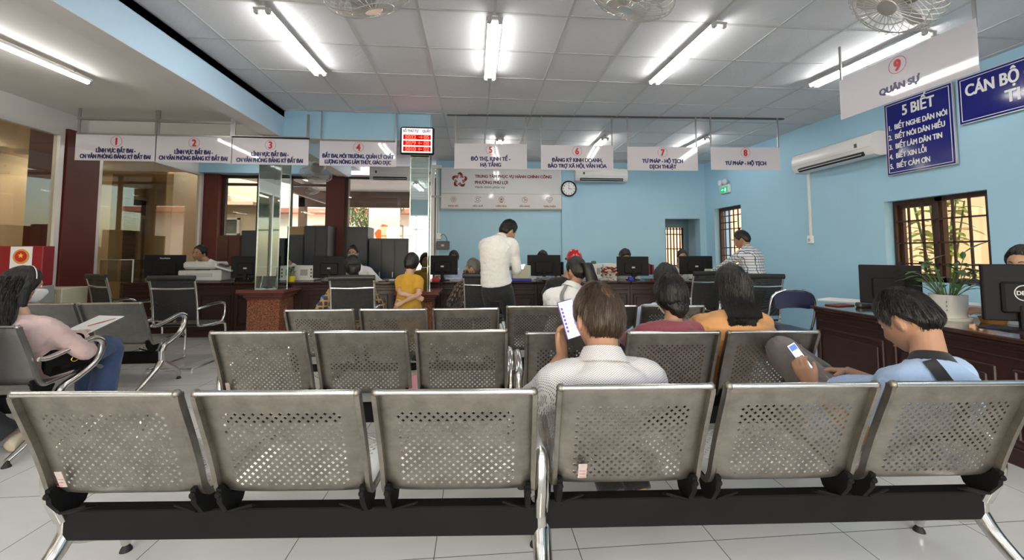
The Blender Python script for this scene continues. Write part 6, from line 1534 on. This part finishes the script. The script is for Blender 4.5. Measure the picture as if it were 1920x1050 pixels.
pc = at(1068, 598, Y=1.69); u_ = V(-.25, .15, .96)
ph = phone('phone with a pale lilac chat list held up by the balding man', tuple(pc), u_, (.30, -.95, .12), scr=emis('lilac_screen', (.60, .57, .86), .70), body=(.10, .05, .22)); chat_ui(ph, .075, .158)
# ---- 2 man in light blue polo, bent over his phone
n_ = at(1744, 682, Y=1.56); hc = at(1703, 600, Y=1.66); f_ = V(-math.sin(R(14)), math.cos(R(14)), 0)
pl_ = n_+f_*.27; pl_[2] = .51
wl, wr_ = at(1524, 724, Y=1.84), at(1586, 697, Y=1.92)
kn = pl_+f_*.40
def polo_extra(S):
    strap(S, [(1.0, -2.75, .030), (.90, -2.45, .036), (.76, -2.05, .037), (.52, -1.55, .036), (.25, -1.15, .034)], .042, M_blackc)
    P = []
person('man in a light blue polo with black collar and strap, bent over a phone', (n_[0], 1.75), 10, pl_, n_, hc, head=(-4, 30, -4), hs=1.08, bw=1.10, sw=.218, sk='tan', shirt=M_polo, sleeve=.66, trouser=M_grey_tr, hair=('crop', .015), strand=3000, strand_len=.032, vox=.0055, cvox=.008, hands=[wl, wr_], elb=[(-.1, -.2, -1), (.9, .0, -.7)], feet=[pl_+V(.24, .36, -.02), pl_+f_*.52+V(.12, 0, -.43)], knee=[(-.80, .20, .55), (.2, 1, .8)], bulge=.06, tw=8, collar=(M_blackc, .030, .95), seed=5, extra=polo_extra,
     hand_kw=[dict(d=(-.42, .22, .87), n=(.65, .45, .20), curl=(.5, .65, .5), thumb=(.85, .45, .35)), dict(d=(-.9, .25, .05), n=(-.1, -.25, -.95), curls=[(.25, .25, .2), (.7, .8, .5), (.8, .9, .6), (.9, .9, .6)], thumb=(.7, .6, .3))])
pc = at(1501, 673, Y=1.92)
ph = phone('phone with a blue header in the hands of the man in the light blue polo', tuple(pc), (-.36, .42, .84), (.30, -.80, .52), scr=emis('white_screen', (.80, .80, .90), .9), body=(.02, .02, .025))
MB().box((0, -.0049, .058), (.062, .0003, .026)).build('header', emis('screen_blue', (.10, .16, .85), .9), ph, None)
ml = MB()
for i in range(6): ml.box((-.004+.003*(i % 3), -.0049, .030-.013*i), (.046-.006*(i % 3), .0003, .0022))
ml.build('text_lines', MATS['screen_grey'], ph, None)
# ---- 3 woman in pink on the left bench
hc = at(40, 537, Y=2.98); n_ = at(36, 596, Y=2.92); pl_ = V(n_[0]+.0, 3.06, .515)
def pink_extra(S):
    hang_hair(S, [((0, -.035, .07), .080, .072), ((0, -.062, -.02), .090, .066), ((0, -.072, -.09), .092, .058)], .74, .085, .055, .038, .022)
    blob_hair(S, [((.070, -.02, .02), .014, .045), ((.080, -.025, -.10), .018, .040), ((.082, -.02, -.20), .014, .026), ((.080, .0, -.28), .004, .008)], m=H_BLK, lump=.002, streak=.0015, name='side_hair')
    hR, Hc = S['hR'], S['Hc']; mb = MB(); aa = np.linspace(R(-80), R(80), 24); mb.tube([Hc+hR @ (V(.093*math.sin(a), .025, .035+.105*math.cos(a))) for a in aa], .003, 6); mb.build('hairband', mat('clear_pale_band', (.6, .6, .6), .2), S['root'], 60)
ppl = person('woman in a pale pink blouse and jeans with a white mask on the left bench', (n_[0], 2.95), -2, pl_, n_, hc, head=(-20, 6, 0), fem=True, sk='light', bw=1.06, sw=.172, shirt=M_pinkt, sleeve='long', trouser=M_jean, hair=('full', .020), mask=M_mask, hands=[(n_[0]-.04, 3.25, .665), (n_[0]+.08, 3.23, .665)], elb=[(-.8, -.3, -.8), (.8, -.35, -.6)], feet=[(n_[0]-.04, 3.50, .09), (n_[0]+.07, 3.46, .10)], knee=[(0, .6, 1), (.05, .6, 1)], extra=pink_extra, bell=.02, t_hem=-.12, shoes=M_cshoe, seed=8, vox=.0065, bulge=.03, bust=.22, hand_kw=[dict(d=(.6, .8, -.1), n=(.2, .1, -1)), dict(d=(-.1, 1, 0), n=(0, 0, -1))])
t = thing('paper_form', 'white leaflet with red stripes on the lap of the woman in pink', 'paper', (n_[0]+.03, 3.38, .690), R(-14)); MB().box((0, 0, 0), (.24, .30, .004), rotx(.36)).build('sheets', M_paper, t, None)
mb = MB()
for k in range(3): mb.box((.02+.02*k, .03+.02*k, .0035), (.10, .016, .001), rotz(.9))
mb.xform(rotx(.36)); mb.build('red_stripes', mat('red_leaflet_print', (.65, .12, .08), .6), t, None)
t = thing('handbag', 'black handbag with a gold ring clasp on the seat beside the woman in pink', 'bag', (-2.775, 3.05, .437), R(80))
me = evalmods(MB().box((0, 0, .085), (.27, .09, .17), None, .03), [('SUBSURF', dict(levels=2))], M_blk); v = getv(me); v += .006*np.column_stack([wob(v, .12, q) for q in (3, 4, 5)]); setv(me, v); link('body', me, t)
MB().box((0, -.045, .115), (.24, .014, .10), None, .006).build('flap', M_blk, t, 40); aa = np.linspace(0, 2*PI, 20, endpoint=False); MB().tube([(.02*math.cos(a), -.058, .09+.017*math.sin(a)) for a in aa], .0045, 6, closed=True).build('gold_ring', mat('gold_metal', (.75, .5, .15), .2, 1.0), t, 60)
MB().tube([(-.10, 0, .165), (-.07, 0, .24), (.07, 0, .24), (.10, 0, .165)], .007, 8, smooth=6).build('handle', M_blk, t, 60)
# ---- 4 woman in maroon
hc = at(1258, 556, Y=2.43); n_ = at(1262, 604, Y=2.38); pl_ = V(n_[0], 2.64, .51)
def mar_extra(S):
    blob_hair(S, [((0, -.05, .0), .074, .045), ((0, -.066, -.05), .066, .044), ((0, -.068, -.10), .050, .038), ((0, -.060, -.13), .02, .02)], name='hair_bun', lump=.005)
    hR, Hc = S['hR'], S['Hc']; mb = MB(); r = np.random.default_rng(2)
    for k in range(26): mb.sphere(Hc+hR @ V(r.uniform(-.035, .035), -.113+r.uniform(-.004, .004), -.06+r.uniform(-.03, .03)), .005, 6)
    mb.build('hair_clip', mat('black_bead_clip', (.02, .02, .022), .15), S['root'], 60)
    m2 = MB(); up, ax, N = S['up'], S['ax'](1), S['N']; a = np.linspace(R(180), R(360), 20)
    m2.tube([N-up*.03+ax*.088*math.cos(q)+V(0, 1, 0)*(.082*math.sin(q))+V(0, 0, -.014*abs(math.sin(q))) for q in a], [.015]+[.030]*18+[.015], 12, flat=(1, .8)); me = evalmods(m2, [('REMESH', dict(mode='VOXEL', voxel_size=.007)), ('SMOOTH', dict(iterations=3))], M_mar); v, nn = getv(me), getn(me); setv(me, v+nn*(.006*wob(v, .07, 4))[:, None]); link('hood', me, S['root'])
person('woman in a maroon hooded top with a pinned bun, seen from behind', (n_[0], 2.52), 2, pl_, n_, hc, head=(4, 8, 0), fem=True, sk='tan', bw=1.08, sw=.172, shirt=M_mar, trouser=M_dktrouser, hair=('full', .026), strand=1500, strand_len=.05, extra=mar_extra, seed=21, bulge=.05, mask=M_mask, hands=[(n_[0]-.12, 2.90, .62), (n_[0]+.12, 2.90, .62)])
# ---- 5 woman in orange
hc = at(1371, 535, Y=2.50); n_ = at(1376, 588, Y=2.42); pl_ = V(n_[0], 2.66, .52)
def or_extra(S):
    hang_hair(S, [((0, -.02, .085), .084, .080), ((0, -.045, .0), .102, .072), ((.0, -.055, -.09), .106, .064)], .93, .098, .086, .038, .024, side=-.03, seed=5)
person('woman in an apricot blouse with straight black shoulder-length hair, seen from behind', (n_[0], 2.52), -2, pl_, n_, hc, head=(-3, 3, 0), fem=True, sk='light', hs=1.02, bw=1.30, sw=.205, shirt=M_orange, trouser=M_dktrouser, hair=('full', .022), extra=or_extra, seed=31, bulge=.04, hands=[(n_[0]-.13, 2.95, .64), (n_[0]+.15, 2.95, .64)], wr=.007)
# ---- 6 person in light blue on the third row
hc = at(1250, 526, Y=3.52); n_ = at(1240, 572, Y=3.46); pl_ = V(n_[0]+.02, 3.72, .51)
person('dark-haired person in light blue hunched in front of the woman in maroon', (n_[0], 3.6), 4, pl_, n_, hc, head=(-5, 14, 0), fem=True, sk='tan', bw=1.0, sw=.175, shirt=cloth('pale_sky_shirt', (.52, .62, .74)), hs=1.08, hair=('full', .03), seed=41, eyes=False, bulge=.05)
# ---- 7 woman with the ponytail, 8 rider in the red helmet
hc = at(1081, 508, Y=3.62); n_ = at(1073, 540, Y=3.55); pl_ = V(n_[0], 3.78, .52)
def pony_extra(S):
    blob_hair(S, [((.01, -.09, .055), .03, .03), ((.02, -.135, .05), .042, .038), ((.035, -.155, -.03), .052, .040), ((.05, -.15, -.15), .058, .040), ((.055, -.13, -.26), .042, .030), ((.05, -.12, -.34), .01, .01)], name='ponytail')
    strap(S, [(1.0, -2.45, .03), (.82, -2.1, .034), (.55, -1.5, .034), (.25, -.8, .034)], .032, mat('grey_strap', (.22, .22, .21), .6))
person('woman in a white jacket with a long ponytail and a grey bag strap', (n_[0], 3.68), 6, pl_, n_, hc, head=(14, 8, 0), fem=True, sk='tan', bw=1.10, sw=.19, collar=(W_shirt, .03, 1.05), shirt=W_shirt, hair=('short', .018), extra=pony_extra, seed=51, hands=[(n_[0]-.12, 4.04, .66), (n_[0]+.12, 4.04, .66)])
def stool(label, x, y):
    t = thing('stool', label, 'stool', (x, y, 0), 0, 'round black visitor stools'); MB().lathe([(.001, .40), (.15, .40), (.17, .41), (.17, .44), (.15, .455), (.001, .455)], n=28).build('seat', M_vinyl, t, 40)
    for k in range(4): a = PI/4+k*PI/2; MB().cyl((.11*math.cos(a), .11*math.sin(a), .40), (.17*math.cos(a), .17*math.sin(a), 0), .011).build('leg', M_chr, t, 60)
hc = at(1077, 489, Y=5.22); n_ = at(1062, 522, Y=5.18); pl_ = V(n_[0], 5.36, .52)
def helm_extra(S):
    mb = hair_cap('helmet', .034, False, 1.0, 3, lump=0.0); mb.xform(S['hR'], S['Hc']); hm_ = mb.build('helmet', mat('glossy_red_helmet', (.42, .01, .015), .12, coat=.6), S['root'], 60)
    mb = MB(); aa = np.linspace(R(-70), R(70), 16); mb.loft([[S['Hc']+S['hR'] @ V(.105*math.sin(a), .03+.10*math.cos(a), .052), S['Hc']+S['hR'] @ V(.110*math.sin(a), .03+.155*math.cos(a), .035), S['Hc']+S['hR'] @ V(.110*math.sin(a), .03+.155*math.cos(a), .031), S['Hc']+S['hR'] @ V(.105*math.sin(a), .03+.10*math.cos(a), .046)] for a in aa]); mb.build('visor', M_blk, hm_, 50)
person('person in a glossy red helmet and dark jacket just beyond the ponytail woman', (n_[0], 5.3), 3, pl_, n_, hc, head=(0, 8, 0), sk='tan', shirt=cloth('dark_jacket', (.02, .018, .02)), hair=('short', .012), extra=helm_extra, seed=61, eyes=False, hands=[(n_[0]-.15, 5.66, .72), (n_[0]+.2, 5.62, .72)])
stool('round black stool under the person in the red helmet', pl_[0], pl_[1])
# ---- 9 standing man in the white shirt
Y0 = 4.70; pl_ = at(932, 552, Y=Y0); pl_[2] = .865; n_ = at(938, 449, Y=4.70); hc = at(953, 433, Y=4.80)
person('standing man in a white long-sleeved shirt and black trousers looking down to the side', (pl_[0], pl_[1]), -24, pl_, n_, hc, head=(-26, 24, 4), sk='light', bw=1.02, sw=.19, shirt=W_shirt, tuck=True, hair=('short', .022), strand=900, strand_len=.05, seed=71, collar=(W_shirt, .04, .95), cvox=.009, hands=[(pl_[0]+.14, 4.98, 1.06), at(966, 509, Y=4.90)], elb=[(-.7, -.5, -.6), (.5, -.9, -.4)], feet=[(pl_[0]-.10, 4.68, .085), (pl_[0]+.12, 4.66, .085)], knee=[(0, 1, 0), (0, 1, 0)], leg=(.405, .40), arm=(.29, .25), hand_kw=[{}, dict(d=(.35, .9, .15), n=(-.7, .2, .6))], glasses=False)
p = at(978, 501, Y=5.0); ph = phone('phone held by the standing man in the white shirt', tuple(p), (.25, .85, .35), (-.25, -.30, .9), scr=MATS['white_screen'], body=(.5, .5, .5))
# ---- 10 man in the checked shirt
n_ = at(1401, 468, Y=5.42); hc = at(1391, 449, Y=5.52); pl_ = V(n_[0]+.05, 5.34, .83)
person('standing man in a white and blue checked shirt leaning at the far right counter', (pl_[0], pl_[1]), 26, pl_, n_, hc, head=(18, 20, 0), sk='tan', bw=1.02, sw=.185, shirt=M_chk, hair=('short', .02), seed=81, collar=(M_chk, .035, .95), hands=[(n_[0]-.34, 5.75, .95), (n_[0]-.05, 5.86, .92)], feet=[(pl_[0]-.1, 5.32, .085), (pl_[0]+.12, 5.28, .085)], knee=[(0, 1, 0), (0, 1, 0)], leg=(.39, .38))
# ---- clerks behind the counters (facing the camera)
def clerk(label, hpx, npx, Yh, shirt, seed, head=(0, 8, 0), heading=180, dp=(0, .12), sleeve='long', **k):
    hc = at(*hpx, Y=Yh); n_ = at(*npx, Y=Yh+.06); pl_ = V(n_[0]+dp[0], n_[1]+dp[1], .53)
    L = np.linalg.norm(n_-pl_)
    if L > .56: pl_ = n_+(pl_-n_)*.56/L
    k.setdefault('hands', [(n_[0]+.16, Yh-.30, .87), (n_[0]-.16, Yh-.30, .87)])
    return person(label, (pl_[0], pl_[1]), heading, pl_, n_, hc, head=head, shirt=shirt, seed=seed, sleeve=sleeve, collar=(shirt, .035, .95), feet=[(pl_[0]+.1, pl_[1]-.35, .09), (pl_[0]-.1, pl_[1]-.35, .09)], **k)
chairs_for = []
chairs_for.append(clerk('smiling clerk with spectacles leaning over the white copier', (375, 474), (392, 494), 7.12, W_shirt, 101, head=(-12, 4, -14), dp=(.22, .15), glasses=True, sk='tan', hands=[at(405, 515, Y=7.10), at(362, 512, Y=7.12)]))
chairs_for.append(clerk('masked clerk half hidden behind the first mirrored pillar', (528, 475), (546, 501), 7.15, W_shirt, 102, mask=M_maskb, head=(8, 8, 0), dp=(.1, .15), glasses=True))
chairs_for.append(clerk('clerk in a white shirt wearing a blue mask, facing the woman in plaid', (662, 474), (670, 500), 7.05, W_shirt, 103, mask=M_maskb, glasses=True, hands=[at(698, 522, Y=6.85), at(640, 520, Y=6.8)]))
chairs_for.append(clerk('clerk in a light blue shirt half hidden behind a monitor under the black wall box', (851, 484), (853, 507), 7.0, LB_shirt, 104, head=(0, 12, 0), hands=[at(832, 522, Y=6.78), at(880, 522, Y=6.78)]))
chairs_for.append(clerk('clerk of whom only the black hair shows above a monitor, right of the standing man', (1017, 484), (1018, 510), 7.0, LB_shirt, 105, head=(0, 30, 0), hair=('short', .024)))
chairs_for.append(clerk('clerk in a white shirt bowing his black hair behind the bouquet monitor', (1171, 480), (1160, 500), 6.95, W_shirt, 106, head=(10, 38, 0), hair=('short', .024)))
chairs_for.append(clerk('clerk with spectacles in a white shirt near the niche', (1279, 482), (1272, 505), 6.9, W_shirt, 107, glasses=True, head=(-15, 6, 0)))
hc = at(1921, 494, Y=2.62); chairs_for.append(clerk('clerk cut by the right photo edge behind the round-badge monitor', (1921, 494), (1930, 560), 2.62, LB_shirt, 108, heading=100, dp=(.12, 0), head=(0, 10, 0), sk='light', hands=[(hc[0]-.30, 2.60, .80), (hc[0]-.28, 2.40, .80)]))
def staff_chair(S, label, first=[None]):
    r = S['root']; loc = r.matrix_basis.translation; rz = r.rotation_euler[2]; f = (-math.sin(rz), math.cos(rz))
    if first[0] is None:
        t = thing('task_chair', label, 'chair', (0, 0, 0), 0, 'black task chairs behind the counters'); first[0] = t
        MB().box((0, .04, .43), (.46, .44, .06), None, .025).build('seat', M_vinyl, t, 40); mb = MB(); mb.loft([[(x, -.21-.06*(z-.5)-.02*(1-(x/.22)**2), z) for x in np.linspace(-.21, .21, 8)]+[(x, -.26-.06*(z-.5)-.02*(1-(x/.22)**2), z) for x in np.linspace(.21, -.21, 8)] for z in (.52, .60, .75, .88)]); mb.build('backrest', M_vinyl, t, 60)
        MB().tube([(0, -.05, .40), (0, -.24, .42), (0, -.27, .60)], .02, 8, smooth=4).build('back_post', M_dgrey, t, 60); MB().cyl((0, 0, .10), (0, 0, .40), .028).build('gas_column', M_dgrey, t)
        for k in range(5):
            a = k*2*PI/5; lg = MB().tube([(0, 0, .11), (.28*math.cos(a), .28*math.sin(a), .075)], [.025, .016], 8).build('leg', M_dgrey, t, 60); MB().sphere((.28*math.cos(a), .28*math.sin(a), .033), .031, 12).build('caster', M_rub, lg, 60)
        o = t
    else: o = dup(first[0], label=label)
    o.location = (loc[0], loc[1], 0); o.rotation_euler = (0, 0, rz); return o
for S, who in zip(chairs_for, ('leaning clerk at the copier', 'masked clerk beside the first mirrored pillar', 'clerk in the blue mask', 'clerk in the light blue shirt', 'clerk right of the standing man', 'clerk behind the bouquet monitor', 'clerk with spectacles near the niche', 'clerk at the right photo edge')):
    staff_chair(S, 'black task chair under the '+who)
# ---- woman in plaid, child in yellow, elderly visitor
hc = at(661, 500, Y=4.82); n_ = at(660, 528, Y=4.78); pl_ = V(n_[0], 4.88, .53)
def plaid_extra(S): blob_hair(S, [((.0, -.08, .03), .05, .035), ((.01, -.13, .0), .058, .05), ((.01, -.135, -.07), .05, .045), ((.02, -.11, -.17), .055, .03), ((.02, -.10, -.24), .02, .012)], name='hair_bun')
person('woman in a dark plaid blouse with gathered black hair facing the masked clerk', (n_[0], 4.85), 6, pl_, n_, hc, head=(12, 4, 0), fem=True, sk='tan', bw=1.06, sw=.175, shirt=M_plaid, hair=('full', .02), extra=plaid_extra, seed=91, eyes=False)
p = at(612, 566, Y=4.78); t = thing('plastic_bag', 'bright blue plastic bag beside the woman in plaid', 'bag', tuple(p), R(15))
me = evalmods(MB().box((0, 0, -.03), (.17, .05, .17), roty(.5), .02), [('SUBSURF', dict(levels=3))], mat('sky_blue_plastic', (.02, .22, .62), .3)); v = getv(me); v += .012*np.column_stack([wob(v, .09, q) for q in (6, 7, 8)]); setv(me, v); link('body', me, t)
hc = at(772, 493, Y=4.93); n_ = at(768, 515, Y=4.90); pl_ = V(n_[0]-.01, 4.88, .60)
person('child in a mustard T-shirt with hands clasped behind the back, facing the mirrored pillar', (n_[0], 4.88), -14, pl_, n_, hc, head=(-8, 0, 0), hs=.90, bw=.80, sw=.128, sk='light', shirt=M_must, sleeve=.72, trouser=cloth('mustard_shorts', (.50, .26, .02)), hair=('full', .022), seed=95, hands=[at(779, 556, Y=4.74), at(757, 566, Y=4.74)], elb=[(-1, -.3, -.1), (1, -.3, -.1)], arm=(.20, .185), leg=(.29, .27), feet=[(n_[0]-.07, 4.88, .075), (n_[0]+.07, 4.88, .075)], knee=[(0, 1, 0), (0, 1, 0)], hand_kw=[dict(d=(.8, 0, -.3), n=(0, -1, 0), s=.85), dict(d=(-.8, 0, -.4), n=(0, -1, 0), s=.85)], vox=.006, cvox=.007)
hc = at(887, 503, Y=5.16); n_ = at(889, 526, Y=5.14); pl_ = V(n_[0], 5.20, .52)
person('seated visitor in a dark patterned jacket, half hidden by the standing man', (n_[0], 5.2), 10, pl_, n_, hc, head=(60, 4, 0), fem=True, sk='tan', bw=1.02, shirt=M_dkpat, hair=('short', .014), hairm=hairmat('grey_hair', (.10, .09, .085)), mask=M_dkpat, seed=97, hands=[(n_[0]-.2, 5.45, .68), (n_[0]+.1, 5.5, .68)])
# ---- person of whom only a sandalled foot shows at far left
fp = at(22, 815, Z=.095); g3 = dup(gb, (-2.98-.84, fp[1]-.86, 0), 0, 'grey bench of the left bay whose sitter shows only a foot')
px_ = fp[0]-.34; 
person('sitter at the far left edge showing only a foot in a beige sandal', (px_, fp[1]-.45), 0, (px_-.12, fp[1]-.55, .52), (px_-.14, fp[1]-.66, 1.0), (px_-.14, fp[1]-.60, 1.17), sk='brown', shirt=W_shirt, shoes=M_sandal, feet=[(px_-.26, fp[1], .09), tuple(fp)], knee=[(0, 1, .6), (-.5, .7, .8)], seed=99, vox=.009)
# pink sheet on a second-row seat
p = at(776, 720, Z=.445); t = thing('pink_leaflet', 'pink sheet left on the second-row seat, seen between two seat backs', 'paper', (p[0], p[1]+.02, .452), R(20)); MB().box((0, 0, 0), (.13, .19, .003), rotx(.12)).build('sheet', mat('pink_paper', (.70, .30, .33), .7), t, None)
